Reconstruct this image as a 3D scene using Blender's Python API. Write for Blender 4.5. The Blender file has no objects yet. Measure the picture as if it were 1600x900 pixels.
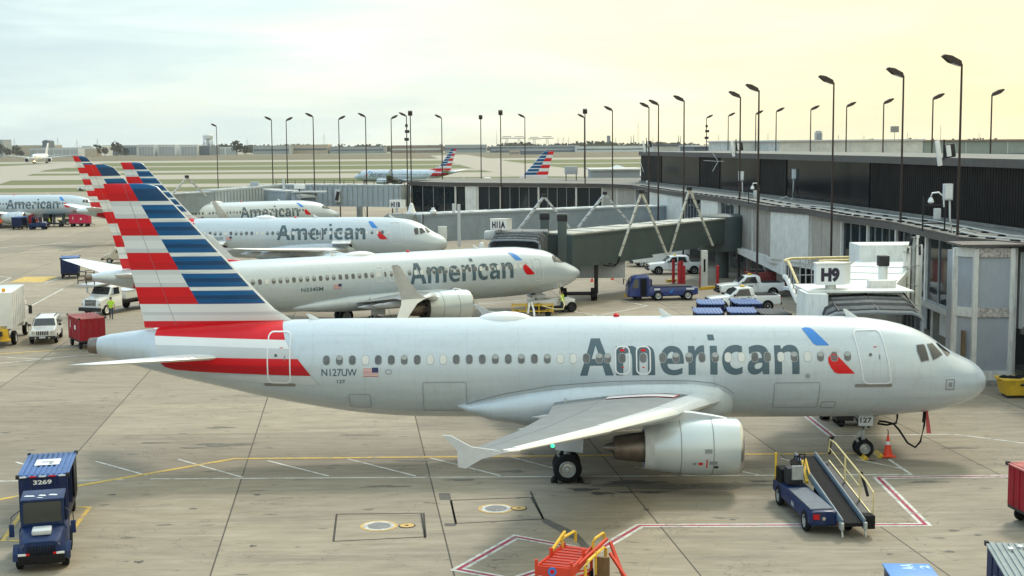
import bpy, bmesh, math, random
from mathutils import Vector, Matrix
R = math.radians
random.seed(7)
scene = bpy.context.scene
col = scene.collection

# ---------------------------------------------------------------- camera
F = 2133.0; CH = 13.42; PITCH = R(5.99); ROLL = R(0.45)
cam_d = bpy.data.cameras.new('camera'); cam = bpy.data.objects.new('camera', cam_d); col.objects.link(cam)
cam_d.sensor_width = 36.0; cam_d.lens = 36.0*F/1600.0; cam_d.clip_start = 0.5; cam_d.clip_end = 12000
fw = Vector((0, math.cos(PITCH), -math.sin(PITCH))); up0 = Vector((0, math.sin(PITCH), math.cos(PITCH))); rt0 = Vector((1,0,0))
rt = rt0*math.cos(ROLL) - up0*math.sin(ROLL); up = up0*math.cos(ROLL) + rt0*math.sin(ROLL)
cam.matrix_world = Matrix(((rt.x, up.x, -fw.x, 0), (rt.y, up.y, -fw.y, 0), (rt.z, up.z, -fw.z, CH), (0,0,0,1)))
scene.camera = cam
def ray(px, py): return fw + rt*((px-800)/F) - up*((py-450)/F)
def at(px, py, Y):
    d = ray(px, py); k = Y/d.y
    return Vector((d.x*k, Y, CH + d.z*k))
def gr(px, py, z=0.0):
    d = ray(px, py); k = (z-CH)/d.z
    return Vector((d.x*k, d.y*k, z))
def gx(px, Y): return at(px, 450, Y).x

# ---------------------------------------------------------------- light
SUN_EL, SUN_AZ = R(48), R(28)        # azimuth measured from +Y towards +X
world = bpy.data.worlds.new('World'); scene.world = world; world.use_nodes = True
nt = world.node_tree; nt.nodes.clear()
def N(t, ty, **kw):
    n = t.nodes.new(ty)
    for k, v in kw.items(): setattr(n, k, v)
    return n
wo = N(nt,'ShaderNodeOutputWorld'); bg = N(nt,'ShaderNodeBackground'); bg.inputs['Strength'].default_value = 0.1
sky = N(nt,'ShaderNodeTexSky'); sky.sky_type = 'NISHITA'; sky.sun_disc = False; sky.sun_elevation = SUN_EL; sky.sun_rotation = SUN_AZ
sky.air_density = 1.0; sky.dust_density = 2.0; sky.altitude = 200
tc = N(nt,'ShaderNodeTexCoord'); sep = N(nt,'ShaderNodeSeparateXYZ'); nt.links.new(tc.outputs['Generated'], sep.inputs[0])
def M(t, op, a, b=None, c=None):
    n = N(t,'ShaderNodeMath', operation=op)
    for i, v in enumerate((a,b,c)):
        if v is None: continue
        if isinstance(v,(int,float)): n.inputs[i].default_value = v
        else: t.links.new(v, n.inputs[i])
    return n.outputs[0]
def ramp(t, fac, stops, interp='LINEAR'):
    n = N(t,'ShaderNodeValToRGB'); r = n.color_ramp; r.interpolation = interp
    while len(r.elements) < len(stops): r.elements.new(0.5)
    for e, (p, c) in zip(r.elements, stops): e.position = p; e.color = tuple(c[:3]) + (1,)
    t.links.new(fac, n.inputs[0]); return n.outputs[0]
def mix(t, fac, a, b, mode='MIX'):
    n = N(t,'ShaderNodeMix', data_type='RGBA', blend_type=mode)
    for i, v in ((0,fac),(6,a),(7,b)):
        if isinstance(v,(int,float)): n.inputs[i].default_value = v
        elif isinstance(v,(tuple,list)): n.inputs[i].default_value = tuple(v[:3])+(1,)
        else: t.links.new(v, n.inputs[i])
    return n.outputs[2]
def noise(t, vec, scale, detail=4, rough=.55, dist=0):
    n = N(t,'ShaderNodeTexNoise'); n.inputs['Scale'].default_value = scale; n.inputs['Detail'].default_value = detail
    n.inputs['Roughness'].default_value = rough; n.inputs['Distortion'].default_value = dist
    if vec is not None: t.links.new(vec, n.inputs['Vector'])
    return n.outputs['Fac']
# high cloud sheet: cool to the left, thin and warm around the veiled sun on the right
az = M(nt,'ADD', M(nt,'MULTIPLY', sep.outputs[0], 1.45), 0.5)
mp = N(nt,'ShaderNodeMapping'); mp.inputs['Scale'].default_value = (1.0,1.0,7.0); nt.links.new(tc.outputs['Generated'], mp.inputs['Vector'])
cn = noise(nt, mp.outputs[0], 2.6, 5, .5, .4)
azn = M(nt,'ADD', az, M(nt,'MULTIPLY', M(nt,'SUBTRACT', cn, .5), .9))
tone = ramp(nt, azn, [(0.0,(4.7,5.9,6.1)),(0.22,(5.6,6.7,6.5)),(0.42,(6.9,7.4,6.3)),(0.62,(7.6,7.5,5.4)),(1.0,(7.6,6.9,4.2))])
lift = ramp(nt, sep.outputs[2], [(0.0,(1.02,1.0,.98)),(0.04,(.97,.97,.97)),(0.12,(1.06,1.05,1.03)),(0.45,(1.25,1.32,1.5)),(1.0,(1.25,1.45,1.8))])
tone = mix(nt, 1.0, tone, lift, 'MULTIPLY')
cn2 = noise(nt, mp.outputs[0], 5.5, 6, .55, .6)
puff = ramp(nt, cn2, [(0.3,(.91,.94,.96)),(0.48,(1,1,1)),(0.66,(1.16,1.14,1.10))])
tone = mix(nt, 1.0, tone, puff, 'MULTIPLY')
skyc = mix(nt, 0.88, sky.outputs[0], tone)
nt.links.new(skyc, bg.inputs['Color']); nt.links.new(bg.outputs[0], wo.inputs['Surface'])
sd = bpy.data.lights.new('sun','SUN'); sd.energy = 1.5; sd.angle = R(10); sd.color = (1,.95,.86)
so = bpy.data.objects.new('sun', sd); col.objects.link(so)
sdir = Vector((math.sin(SUN_AZ)*math.cos(SUN_EL), math.cos(SUN_AZ)*math.cos(SUN_EL), math.sin(SUN_EL)))
so.rotation_euler = sdir.to_track_quat('Z','Y').to_euler(); so.location = sdir*60
scene.view_settings.view_transform = 'Standard'; scene.view_settings.look = 'None'
scene.view_settings.exposure = 0.57; scene.view_settings.gamma = 1.0
scene.view_settings.use_curve_mapping = False
scene.render.engine = 'CYCLES'
scene.render.resolution_x = 1024; scene.render.resolution_y = 576
scene.cycles.volume_bounces = 0

# ---------------------------------------------------------------- materials
MATS = {}
def mat(name, c, rough=.5, metal=0.0, var=.10, scale=3.0, coat=0.0, bump=0.0, bscale=20, spec=None, emit=None, dirt=0.0):
    if name in MATS: return MATS[name]
    m = bpy.data.materials.new(name); m.use_nodes = True; t = m.node_tree; b = t.nodes['Principled BSDF']
    tcn = N(t,'ShaderNodeTexCoord'); v = tcn.outputs['Object']
    f = noise(t, v, scale, 5, .6)
    lo = tuple(x*(1-var) for x in c); hi = tuple(min(1,x*(1+var)) for x in c)
    cc = ramp(t, f, [(.3,lo),(.7,hi)])
    if dirt > 0:
        mpn = N(t,'ShaderNodeMapping'); mpn.inputs['Scale'].default_value = (3,3,.5); t.links.new(v, mpn.inputs['Vector'])
        d = noise(t, mpn.outputs[0], 2.2, 6, .65)
        df = ramp(t, d, [(.5,(0,0,0)),(.72,(dirt,dirt,dirt))])
        cc = mix(t, df, cc, (.09,.075,.06))
    t.links.new(cc, b.inputs['Base Color'])
    b.inputs['Roughness'].default_value = rough; b.inputs['Metallic'].default_value = metal
    b.inputs['Coat Weight'].default_value = coat; b.inputs['Coat Roughness'].default_value = .08
    if spec is not None: b.inputs['Specular IOR Level'].default_value = spec
    if emit: b.inputs['Emission Color'].default_value = tuple(emit[:3])+(1,); b.inputs['Emission Strength'].default_value = emit[3]
    if bump > 0:
        bn = N(t,'ShaderNodeBump'); bn.inputs['Strength'].default_value = bump; bn.inputs['Distance'].default_value = .02
        t.links.new(noise(t, v, bscale, 4), bn.inputs['Height']); t.links.new(bn.outputs[0], b.inputs['Normal'])
    MATS[name] = m; return m
def fuselage_mat():
    m = bpy.data.materials.new('silver_paint'); m.use_nodes = True; t = m.node_tree; b = t.nodes['Principled BSDF']
    tcn = N(t,'ShaderNodeTexCoord'); v = tcn.outputs['Object']; s = N(t,'ShaderNodeSeparateXYZ'); t.links.new(v, s.inputs[0])
    mp1 = N(t,'ShaderNodeMapping'); mp1.inputs['Scale'].default_value = (.25,1,2.5); t.links.new(v, mp1.inputs['Vector'])
    f = noise(t, mp1.outputs[0], 1.3, 6, .6)
    c = ramp(t, f, [(.3,(.46,.53,.59)),(.7,(.52,.59,.65))])
    # frame and lap seams of the skin, faint
    fr = M(t,'FRACT', M(t,'DIVIDE', s.outputs[0], 2.13)); ln = M(t,'LESS_THAN', fr, .008)
    zf = M(t,'FRACT', M(t,'DIVIDE', s.outputs[2], .93)); ln2 = M(t,'LESS_THAN', zf, .012)
    seam = M(t,'MULTIPLY', M(t,'MAXIMUM', ln, ln2), .26)
    c = mix(t, seam, c, (.25,.27,.29))
    mp2 = N(t,'ShaderNodeMapping'); mp2.inputs['Scale'].default_value = (2.5,2.5,.35); t.links.new(v, mp2.inputs['Vector'])
    st = ramp(t, noise(t, mp2.outputs[0], 2.0, 6, .7), [(.52,(0,0,0)),(.78,(.34,.34,.34))])
    c = mix(t, st, c, (.33,.32,.30))
    t.links.new(c, b.inputs['Base Color']); b.inputs['Roughness'].default_value = .34; b.inputs['Metallic'].default_value = .15
    b.inputs['Coat Weight'].default_value = .5; b.inputs['Coat Roughness'].default_value = .12
    return m
SILVER = fuselage_mat()
STRIPE_SPEC = .3
WHITE = mat('white_paint',(.74,.76,.77),.35,0,.05,1.5,.3)
PWHITE = mat('stripe_white',(.72,.74,.76),.35,0,.03,1.0,.3)
PGREY = mat('stripe_grey',(.50,.53,.56),.35,0,.03,1.0,.3)
RED = mat('stripe_red',(.60,.004,.010),.4,0,.06,.8,.1,spec=.3)
DRED = mat('stripe_dark_red',(.42,.006,.014),.4,0,.06,.8,.1,spec=.3)
BLUE = mat('stripe_blue',(.0,.10,.30),.35,0,.1,.8,.3)
SKYB = mat('symbol_blue',(.012,.20,.62),.35,0,.05,.8,.3)
LETTER = mat('letter_slate',(.065,.115,.15),.4,0,.08,.6)
NAVY = mat('flag_navy',(.02,.03,.12),.4)
SEAM = mat('seam_grey',(.22,.24,.26),.5)
SILL = mat('scuff_grey',(.20,.19,.18),.5)
WFRAME = mat('window_surround',(.34,.37,.39),.35,.2)
WDARK = mat('cabin_window_dark',(.11,.12,.13),.15,0,.3)
WSHUT = mat('cabin_window_shade',(.66,.67,.66),.4,0,.04)
WHALF = mat('cabin_blind_grey',(.36,.38,.39),.4,0,.04)
GLASS = mat('cockpit_glass',(.03,.035,.04),.06,0,.2,1.0,.5)
GREYP = mat('wing_grey',(.18,.195,.20),.6,.0,.10,1.2,0,spec=.3,dirt=.15)
SLATM = mat('slat_metal',(.72,.75,.77),.25,.45,.05,1.0)
BARE = mat('bare_metal',(.55,.54,.52),.28,.85,.08,2)
BROWNM = mat('hot_metal',(.20,.17,.145),.42,.75,.2,3)
DARKM = mat('dark_metal',(.032,.032,.036),.55,.2,spec=.3)
BLACK = mat('black_rubber',(.012,.012,.013),.8,0,.25,6,spec=.15)
TYRE = mat('tyre',(.012,.013,.014),.85,0,.25,8,spec=.15)
HUB = mat('hub_metal',(.42,.43,.42),.45,.5,.15,8)
STRUT = mat('strut_grey',(.36,.38,.37),.45,.3,.2,4)
LGREY = mat('light_grey_paint',(.50,.53,.56),.5,0,.1,2)
BLUEV = mat('vehicle_blue',(.003,.019,.085),.5,0,.15,2,.06,spec=.3,dirt=.3)
BLUEROOF = mat('cart_roof_blue',(.06,.14,.36),.5,0,.12,2,dirt=.35)
NAVYV = mat('cart_navy',(.008,.018,.075),.6,0,.2,2,spec=.25,dirt=.3)
REDV = mat('cart_red',(.31,.010,.022),.6,0,.18,2,spec=.3,dirt=.45)
PINKROOF = mat('faded_red_roof',(.58,.20,.18),.7,0,.2,2,dirt=.5)
WV = mat('vehicle_white',(.72,.73,.72),.3,0,.05,2,.5)
VGLASS = mat('vehicle_glass',(.025,.03,.035),.06,0,.2,1,.5)
CHROME = mat('chrome',(.6,.6,.6),.2,.9)
YEL = mat('yellow_paint',(.72,.45,.03),.5,0,.15,3,dirt=.3)
PALEY = mat('pale_yellow_rail',(.66,.54,.25),.5,0,.15,3,dirt=.3)
ORANGE = mat('orange_red_paint',(.62,.045,.015),.45,0,.12,3,dirt=.25)
CONE = mat('cone_orange',(.75,.06,.02),.5)
BROWNPOLE = mat('bronze_pole',(.050,.036,.032),.6,.1,.2,2,spec=.25)
BRICK = mat('bollard_red',(.5,.02,.03),.5,0,.15,2,dirt=.2)
LAMPON = mat('lamp_warm',(1,.8,.4),.5,emit=(1,.72,.3,6))
GREENL = mat('nav_green',(.0,.5,.2),.2,emit=(0.05,1,.4,1.2))
SKIN = mat('skin',(.42,.25,.17),.6); HIVIS = mat('hi_vis_yellow',(.45,.72,.05),.6); HIOR = mat('hi_vis_orange',(.8,.15,.03),.6)
JEAN = mat('dark_trousers',(.03,.04,.07),.8); HAIR = mat('hair_dark',(.03,.02,.015),.8)

# ---------------------------------------------------------------- builders
GLYPHS = [  # outlines of the airline's lettering, drawn letter by letter: (outer ring, holes)
 [[(228,418),(300,200),(356,200),(440,418),(388,418),(370,358),(290,358),(274,418)],[(302,318),(328,240),(355,318)]],
 [[(455,418),(455,247),(496,247),(500,268),(520,250),(545,243),(575,247),(592,268),(612,250),(640,243),(672,247),(692,264),(700,300),(700,418),(655,418),(655,310),(650,288),(635,282),(615,286),(601,300),(601,418),(556,418),(556,310),(551,288),(537,282),(515,287),(500,302),(500,418)]],
 [[(882,350),(776,350),(783,374),(803,387),(832,388),(872,374),(872,409),(845,418),(815,421),(772,413),(742,385),(730,334),(741,281),(770,251),(808,243),(850,253),(875,284),(882,325)],[(776,318),(840,318),(836,295),(808,277),(784,290)]],
 [[(910,418),(910,247),(950,247),(953,275),(968,254),(990,244),(1012,244),(1012,288),(985,288),(965,298),(955,322),(955,418)]],
 [[(1047,418),(1047,247),(1092,247),(1092,418)]],
 [[(1036,184),(1076,184),(1080,216),(1040,216)]],
 [[(1250,252),(1225,243),(1195,243),(1155,255),(1128,288),(1120,334),(1130,382),(1158,412),(1198,421),(1228,418),(1250,409),(1250,370),(1228,380),(1205,383),(1178,370),(1166,334),(1176,298),(1205,281),(1228,283),(1250,292)]],
 [[(1293,256),(1320,247),(1352,243),(1390,250),(1412,272),(1418,310),(1418,418),(1378,418),(1375,398),(1355,414),(1328,421),(1300,415),(1283,396),(1280,372),(1288,342),(1315,325),(1350,320),(1373,320),(1371,298),(1355,282),(1325,284),(1293,297)],[(1374,348),(1350,348),(1330,355),(1324,370),(1332,384),(1350,386),(1368,376),(1374,362)]],
 [[(1452,418),(1452,247),(1493,247),(1497,270),(1518,250),(1550,243),(1585,250),(1603,272),(1608,305),(1608,418),(1562,418),(1562,312),(1556,288),(1540,282),(1515,288),(1498,304),(1498,418)]]]
def smooth_ring(p):
    for _ in range(2):
        n = len(p); out = []
        for i in range(n):
            a, b_, c = Vector(p[i-1]), Vector(p[i]), Vector(p[(i+1)%n]); u, v = (b_-a), (c-b_)
            if u.length > 1e-6 and v.length > 1e-6 and u.angle(v) < R(50): out += [tuple(b_-u*.25), tuple(b_+v*.25)]
            else: out.append(tuple(b_))
        p = out
    return p
def glyph_mesh():
    cu = bpy.data.curves.new('t','CURVE'); cu.dimensions = '2D'; cu.fill_mode = 'BOTH'
    for g in GLYPHS:
        for ring in g:
            r = smooth_ring([(x/100,-y/100) for x, y in ring]); sp = cu.splines.new('POLY'); sp.points.add(len(r)-1); sp.use_cyclic_u = True
            for q, pt in zip(r, sp.points): pt.co = (q[0],q[1],0,1)
    ob = bpy.data.objects.new('t', cu); col.objects.link(ob); dg = bpy.context.evaluated_depsgraph_get(); dg.update()
    me = bpy.data.meshes.new_from_object(ob.evaluated_get(dg)); bpy.data.objects.remove(ob); bpy.data.curves.remove(cu)
    return me, (2.28,16.08,-4.18,-1.84)
class MB:
    def __init__(s): s.bm = bmesh.new(); s.mats = []
    def mi(s, m):
        if m not in s.mats: s.mats.append(m)
        return s.mats.index(m)
    def face(s, vs, m):
        try: f = s.bm.faces.new(vs)
        except ValueError: return None
        f.material_index = s.mi(m); f.smooth = True; return f
    def box(s, c, d, m, rz=0, ry=0, rx=0, taper=None, bev=0):
        c = Vector(c); Mx = Matrix.Rotation(rz,3,'Z') @ Matrix.Rotation(ry,3,'Y') @ Matrix.Rotation(rx,3,'X')
        vs = []
        for iz in (-1,1):
            for ix, iy in ((-1,-1),(1,-1),(1,1),(-1,1)):
                tx = ty = 1
                if taper and iz == 1: tx, ty = taper
                vs.append(s.bm.verts.new(c + Mx @ Vector((ix*d[0]/2*tx, iy*d[1]/2*ty, iz*d[2]/2))))
        fs = [s.face([vs[i] for i in q], m) for q in ((3,2,1,0),(4,5,6,7),(0,1,5,4),(1,2,6,5),(2,3,7,6),(3,0,4,7))]
        if bev > 0:
            es = set(e for f in fs for e in f.edges)
            r = bmesh.ops.bevel(s.bm, geom=list(es), offset=bev, segments=2, affect='EDGES', profile=.6, clamp_overlap=True)
            for f in r['faces']: f.material_index = s.mi(m); f.smooth = True
        return s
    def bar(s, p0, p1, w, h, m):      # rectangular bar between two points
        p0 = Vector(p0); p1 = Vector(p1); d = p1-p0; L = d.length
        if L < 1e-6: return s
        z = d.normalized(); a = Vector((0,0,1)) if abs(z.z) < .95 else Vector((1,0,0))
        x = z.cross(a).normalized(); y = x.cross(z)
        r0 = [s.bm.verts.new(p0 + x*i*w/2 + y*j*h/2) for i, j in ((-1,-1),(1,-1),(1,1),(-1,1))]
        r1 = [s.bm.verts.new(p1 + x*i*w/2 + y*j*h/2) for i, j in ((-1,-1),(1,-1),(1,1),(-1,1))]
        for k in range(4): s.face([r0[k], r0[(k+1)%4], r1[(k+1)%4], r1[k]], m)
        s.face(r0[::-1], m); s.face(r1, m); return s
    def cyl(s, p0, p1, r0, m, r1=None, n=12, caps=True):
        if r1 is None: r1 = r0
        p0 = Vector(p0); p1 = Vector(p1); z = (p1-p0).normalized(); a = Vector((0,0,1)) if abs(z.z) < .95 else Vector((1,0,0))
        x = z.cross(a).normalized(); y = z.cross(x)
        A = [s.bm.verts.new(p0 + (x*math.cos(2*math.pi*k/n) + y*math.sin(2*math.pi*k/n))*r0) for k in range(n)]
        B = [s.bm.verts.new(p1 + (x*math.cos(2*math.pi*k/n) + y*math.sin(2*math.pi*k/n))*r1) for k in range(n)]
        for k in range(n): s.face([A[k],A[(k+1)%n],B[(k+1)%n],B[k]], m)
        if caps: s.face(A[::-1], m); s.face(B, m)
        return s
    def tube(s, pts, r, m, n=8):
        pts = [Vector(p) for p in pts]; rings = []
        for i, p in enumerate(pts):
            t = (pts[min(i+1,len(pts)-1)] - pts[max(i-1,0)]).normalized()
            a = Vector((0,0,1)) if abs(t.z) < .9 else Vector((0,1,0))
            x = t.cross(a).normalized(); y = t.cross(x)
            rings.append([s.bm.verts.new(p + (x*math.cos(2*math.pi*k/n) + y*math.sin(2*math.pi*k/n))*r) for k in range(n)])
        for A, B in zip(rings, rings[1:]):
            for k in range(n): s.face([A[k],A[(k+1)%n],B[(k+1)%n],B[k]], m)
        s.face(rings[0][::-1], m); s.face(rings[-1], m); return s
    def loft(s, rings, mats, caps=(True,True), closed=True):
        V = [[s.bm.verts.new(p) for p in r] for r in rings]; n = len(V[0])
        for i in range(len(V)-1):
            for k in range(n if closed else n-1):
                m = mats(i,k) if callable(mats) else mats
                s.face([V[i][k],V[i][(k+1)%n],V[i+1][(k+1)%n],V[i+1][k]], m)
        m0 = mats(0,0) if callable(mats) else mats; m1 = mats(len(V)-2,0) if callable(mats) else mats
        if caps[0]: s.face(V[0][::-1], m0)
        if caps[1]: s.face(V[-1], m1)
        return s
    def revolve(s, origin, axis, prof, m, n=24, phase=0):   # prof: (dist along axis, radius)
        o = Vector(origin); z = Vector(axis).normalized(); a = Vector((0,0,1)) if abs(z.z) < .9 else Vector((0,1,0))
        x = z.cross(a).normalized(); y = z.cross(x)
        rings = [[o + z*d + (x*math.cos(2*math.pi*k/n+phase) + y*math.sin(2*math.pi*k/n+phase))*max(r,1e-4) for k in range(n)] for d, r in prof]
        return s.loft(rings, m)
    def prism(s, pts, vec, m):       # closed planar outline pushed along vec
        vec = Vector(vec); A = [s.bm.verts.new(Vector(p)) for p in pts]; B = [s.bm.verts.new(Vector(p)+vec) for p in pts]
        n = len(A)
        for k in range(n): s.face([A[k],A[(k+1)%n],B[(k+1)%n],B[k]], m)
        s.face(A[::-1], m); s.face(B, m); return s
    def poly(s, pts, m):
        s.face([s.bm.verts.new(Vector(p)) for p in pts], m); return s
    def build(s, name, parent=None, sharp=35, bevel=0):
        bmesh.ops.recalc_face_normals(s.bm, faces=s.bm.faces[:])
        me = bpy.data.meshes.new(name); s.bm.to_mesh(me); s.bm.free()
        for m in s.mats: me.materials.append(m)
        if sharp is not None: me.set_sharp_from_angle(angle=R(sharp))
        o = bpy.data.objects.new(name, me); col.objects.link(o)
        if parent is not None: o.parent = parent
        return o
def thing(name, label, cat, loc=(0,0,0), rz=0, group=None):
    o = bpy.data.objects.new(name, None); o.empty_display_size = .3; col.objects.link(o); o.location = loc; o.rotation_euler = (0,0,rz)
    o['label'] = label; o['category'] = cat
    if group: o['group'] = group
    return o
def tag(o, label, cat, group=None):
    o['label'] = label; o['category'] = cat
    if group: o['group'] = group
    return o
def struct(name, mb, kind='structure', sharp=35):
    o = mb.build(name, None, sharp); o['kind'] = kind; return o
def copy_tree(o, parent=None):
    c = o.copy(); col.objects.link(c); c.parent = parent
    for ch in [x for x in o.children]: copy_tree(ch, c)
    return c
def place(o, loc, rz, label):
    o.location = loc; o.rotation_euler = (0,0,rz); o['label'] = label; return o
def text_mesh(s, offset=0.0):
    cu = bpy.data.curves.new('t','FONT'); cu.body = s; cu.size = 1; cu.offset = offset; cu.resolution_u = 6
    ob = bpy.data.objects.new('t', cu); col.objects.link(ob)
    dg = bpy.context.evaluated_depsgraph_get(); dg.update()
    me = bpy.data.meshes.new_from_object(ob.evaluated_get(dg)); bpy.data.objects.remove(ob); bpy.data.curves.remove(cu)
    xs = [v.co.x for v in me.vertices]; ys = [v.co.y for v in me.vertices]
    return me, (min(xs), max(xs), min(ys), max(ys))
def flat_text(mb, s, origin, ux, uy, w, h, m, offset=.02, push=(0,0,0)):   # lettering lying in a plane
    me, (x0,x1,y0,y1) = text_mesh(s, offset)
    ux = Vector(ux).normalized(); uy = Vector(uy).normalized(); o = Vector(origin)+Vector(push)
    vs = [mb.bm.verts.new(o + ux*((v.co.x-x0)/(x1-x0)*w) + uy*((v.co.y-y0)/(y1-y0)*h)) for v in me.vertices]
    for p in me.polygons: mb.face([vs[i] for i in p.vertices], m)
    bpy.data.meshes.remove(me)
# ---------------------------------------------------------------- ground
def ground_mat(kind):
    m = bpy.data.materials.new(kind+'_ground'); m.use_nodes = True; t = m.node_tree; b = t.nodes['Principled BSDF']
    g = N(t,'ShaderNodeNewGeometry'); v = g.outputs['Position']; s = N(t,'ShaderNodeSeparateXYZ'); t.links.new(v, s.inputs[0])
    if kind == 'grass':
        mpn = N(t,'ShaderNodeMapping'); mpn.inputs['Scale'].default_value = (.25,1,1); t.links.new(v, mpn.inputs['Vector'])
        f = noise(t, mpn.outputs[0], .02, 8, .65)
        c = ramp(t, f, [(.3,(.080,.105,.026)),(.5,(.110,.130,.036)),(.7,(.145,.150,.050))])
        f2 = noise(t, v, .6, 6, .7); c = mix(t, .35, c, ramp(t, f2, [(.3,(.05,.06,.02)),(.7,(.20,.19,.09))]))
        b.inputs['Roughness'].default_value = .95
    else:
        mpn = N(t,'ShaderNodeMapping'); mpn.inputs['Scale'].default_value = (.30,1.3,1); mpn.inputs['Rotation'].default_value=(0,0,R(-3)); t.links.new(v, mpn.inputs['Vector'])
        f = noise(t, mpn.outputs[0], .22, 8, .62)
        c = ramp(t, f, [(.25,(.24,.202,.147)),(.5,(.297,.252,.186)),(.72,(.345,.297,.224))])
        f2 = noise(t, mpn.outputs[0], 1.6, 8, .7)
        c = mix(t, .55, c, ramp(t, f2, [(.25,(.150,.125,.092)),(.5,(.28,.240,.183)),(.75,(.41,.362,.283))]))
        if kind == 'apron':
            u = M(t,'ADD', M(t,'MULTIPLY', s.outputs[0], .9931), M(t,'MULTIPLY', s.outputs[1], .1173))
            w = M(t,'SUBTRACT', M(t,'MULTIPLY', s.outputs[1], .9995), M(t,'MULTIPLY', s.outputs[0], .03))
            un = M(t,'DIVIDE', M(t,'SUBTRACT', u, U0), 7.62); wn = M(t,'DIVIDE', M(t,'SUBTRACT', w, 2.6), 7.62)
            fu = M(t,'FRACT', un); fwv = M(t,'FRACT', wn)
            ju = M(t,'LESS_THAN', fu, .0075); jw = M(t,'MULTIPLY', M(t,'LESS_THAN', fwv, .006), .45)
            cmb = N(t,'ShaderNodeCombineXYZ'); t.links.new(M(t,'FLOOR', un), cmb.inputs[0]); t.links.new(M(t,'FLOOR', wn), cmb.inputs[1])
            wnz = N(t,'ShaderNodeTexWhiteNoise'); t.links.new(cmb.outputs[0], wnz.inputs['Vector'])
            c = mix(t, .9, c, ramp(t, wnz.outputs['Value'], [(0,(.82,.82,.83)),(1,(1.13,1.12,1.10))]), 'MULTIPLY')
            # dark tyre and oil staining in streaks along the taxi direction
            mp3 = N(t,'ShaderNodeMapping'); mp3.inputs['Scale'].default_value = (.12,.9,1); t.links.new(v, mp3.inputs['Vector'])
            st = ramp(t, noise(t, mp3.outputs[0], .8, 7, .7, .5), [(.54,(0,0,0)),(.68,(.48,.48,.48))])
            c = mix(t, st, c, (.13,.12,.105))
            mp4 = N(t,'ShaderNodeMapping'); mp4.inputs['Scale'].default_value = (.45,1.1,1); t.links.new(v, mp4.inputs['Vector'])
            sp = ramp(t, noise(t, mp4.outputs[0], 1.9, 3, .5), [(.66,(0,0,0)),(.70,(.7,.7,.7))])
            c = mix(t, sp, c, (.10,.09,.08))
            mp5 = N(t,'ShaderNodeMapping'); mp5.inputs['Scale'].default_value = (.08,1.6,1); mp5.inputs['Rotation'].default_value=(0,0,R(4)); t.links.new(v, mp5.inputs['Vector'])
            lt = ramp(t, noise(t, mp5.outputs[0], 1.1, 6, .7), [(.60,(0,0,0)),(.70,(.5,.5,.5))])
            c = mix(t, lt, c, (.44,.40,.33))
            cr = M(t,'ABSOLUTE', M(t,'SUBTRACT', noise(t, v, .11, 7, .62, .8), .5)); crm = M(t,'MULTIPLY', M(t,'LESS_THAN', cr, .0012), .55); c = mix(t, crm, c, (.06,.05,.04))
            c = mix(t, M(t,'MULTIPLY', M(t,'MAXIMUM', ju, jw), .85), c, (.05,.045,.04))
            # aircraft stand band, darker with rubber and fluid wear
            bd = M(t,'MULTIPLY', M(t,'LESS_THAN', M(t,'ABSOLUTE', M(t,'SUBTRACT', s.outputs[1], 55.4)), 60), 1)
            dy = M(t,'DIVIDE', M(t,'SUBTRACT', s.outputs[1], 56.3), 3.2); e = M(t,'POWER', 2.718, M(t,'MULTIPLY', M(t,'MULTIPLY', dy, dy), -1))
            e = M(t,'MULTIPLY', e, ramp_val(t, noise(t, mp3.outputs[0], .5, 5), .3, .7))
            c = mix(t, M(t,'MULTIPLY', e, .38), c, (.12,.11,.10))
            bn = N(t,'ShaderNodeBump'); bn.inputs['Strength'].default_value = .25; bn.inputs['Distance'].default_value = .02
            t.links.new(noise(t, v, 14, 6, .7), bn.inputs['Height']); t.links.new(bn.outputs[0], b.inputs['Normal'])
        else:
            c = mix(t, .5, c, (.40,.37,.32))
        b.inputs['Roughness'].default_value = .82
        b.inputs['Specular IOR Level'].default_value = .3
    t.links.new(c, b.inputs['Base Color']); return m
def ramp_val(t, f, a, b_):
    n = N(t,'ShaderNodeMapRange'); n.inputs['From Min'].default_value = a; n.inputs['From Max'].default_value = b_; t.links.new(f, n.inputs['Value']); return n.outputs[0]
g0 = gr(375.5,750); U0 = (g0.x*.9931 + g0.y*.1173) % 7.62
APRON = ground_mat('apron'); GRASS = ground_mat('grass'); TAXI = ground_mat('taxiway')
mb = MB(); mb.poly([(-6000,-400,-.02),(6000,-400,-.02),(6000,9000,-.02),(-6000,9000,-.02)], GRASS); struct('grass_field', mb)
mb = MB(); mb.poly([(-400,-60,0),(400,-60,0),(400,418,0),(-400,424,0)], APRON); struct('apron', mb)
def YY(py): return gr(300, py).y
mb = MB()
for i, (a, b_) in enumerate(((292.3,287.2),(280,272.8),(269.8,266.6),(260.8,259.4),(254,251),(241.4,236.5))):
    ya, yb = YY(a), YY(b_); sk = .01
    mb.poly([(-3000,ya+30*sk,.02),(3000,ya-30*sk,.02),(3000,yb,.02),(-3000,yb,.02)], TAXI)
struct('taxiways', mb)
mb = MB(); mb.poly([gr(x,y,.06) for x, y in ((672,243),(728,241.5),(800,253),(880,262),(1010,265),(1010,277),(800,275),(735,262),(690,250))], TAXI)
struct('taxiway_link', mb)
mb = MB(); mb.poly([gr(x,y,.05) for x, y in ((-40,262),(60,257),(160,252),(160,255.5),(70,266),(-40,300))], TAXI)
struct('taxiway_curve', mb)
DRYG = mat('dry_grass',(.135,.112,.062),.95,0,.3,.02)
mb = MB()
for ya, yb in ((250.2,242.2),):
    mb.poly([(-3000,YY(ya),.0),(900,YY(ya),.0),(900,YY(yb),.0),(-3000,YY(yb),.0)], DRYG)
struct('dry_grass_strip', mb)
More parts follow.
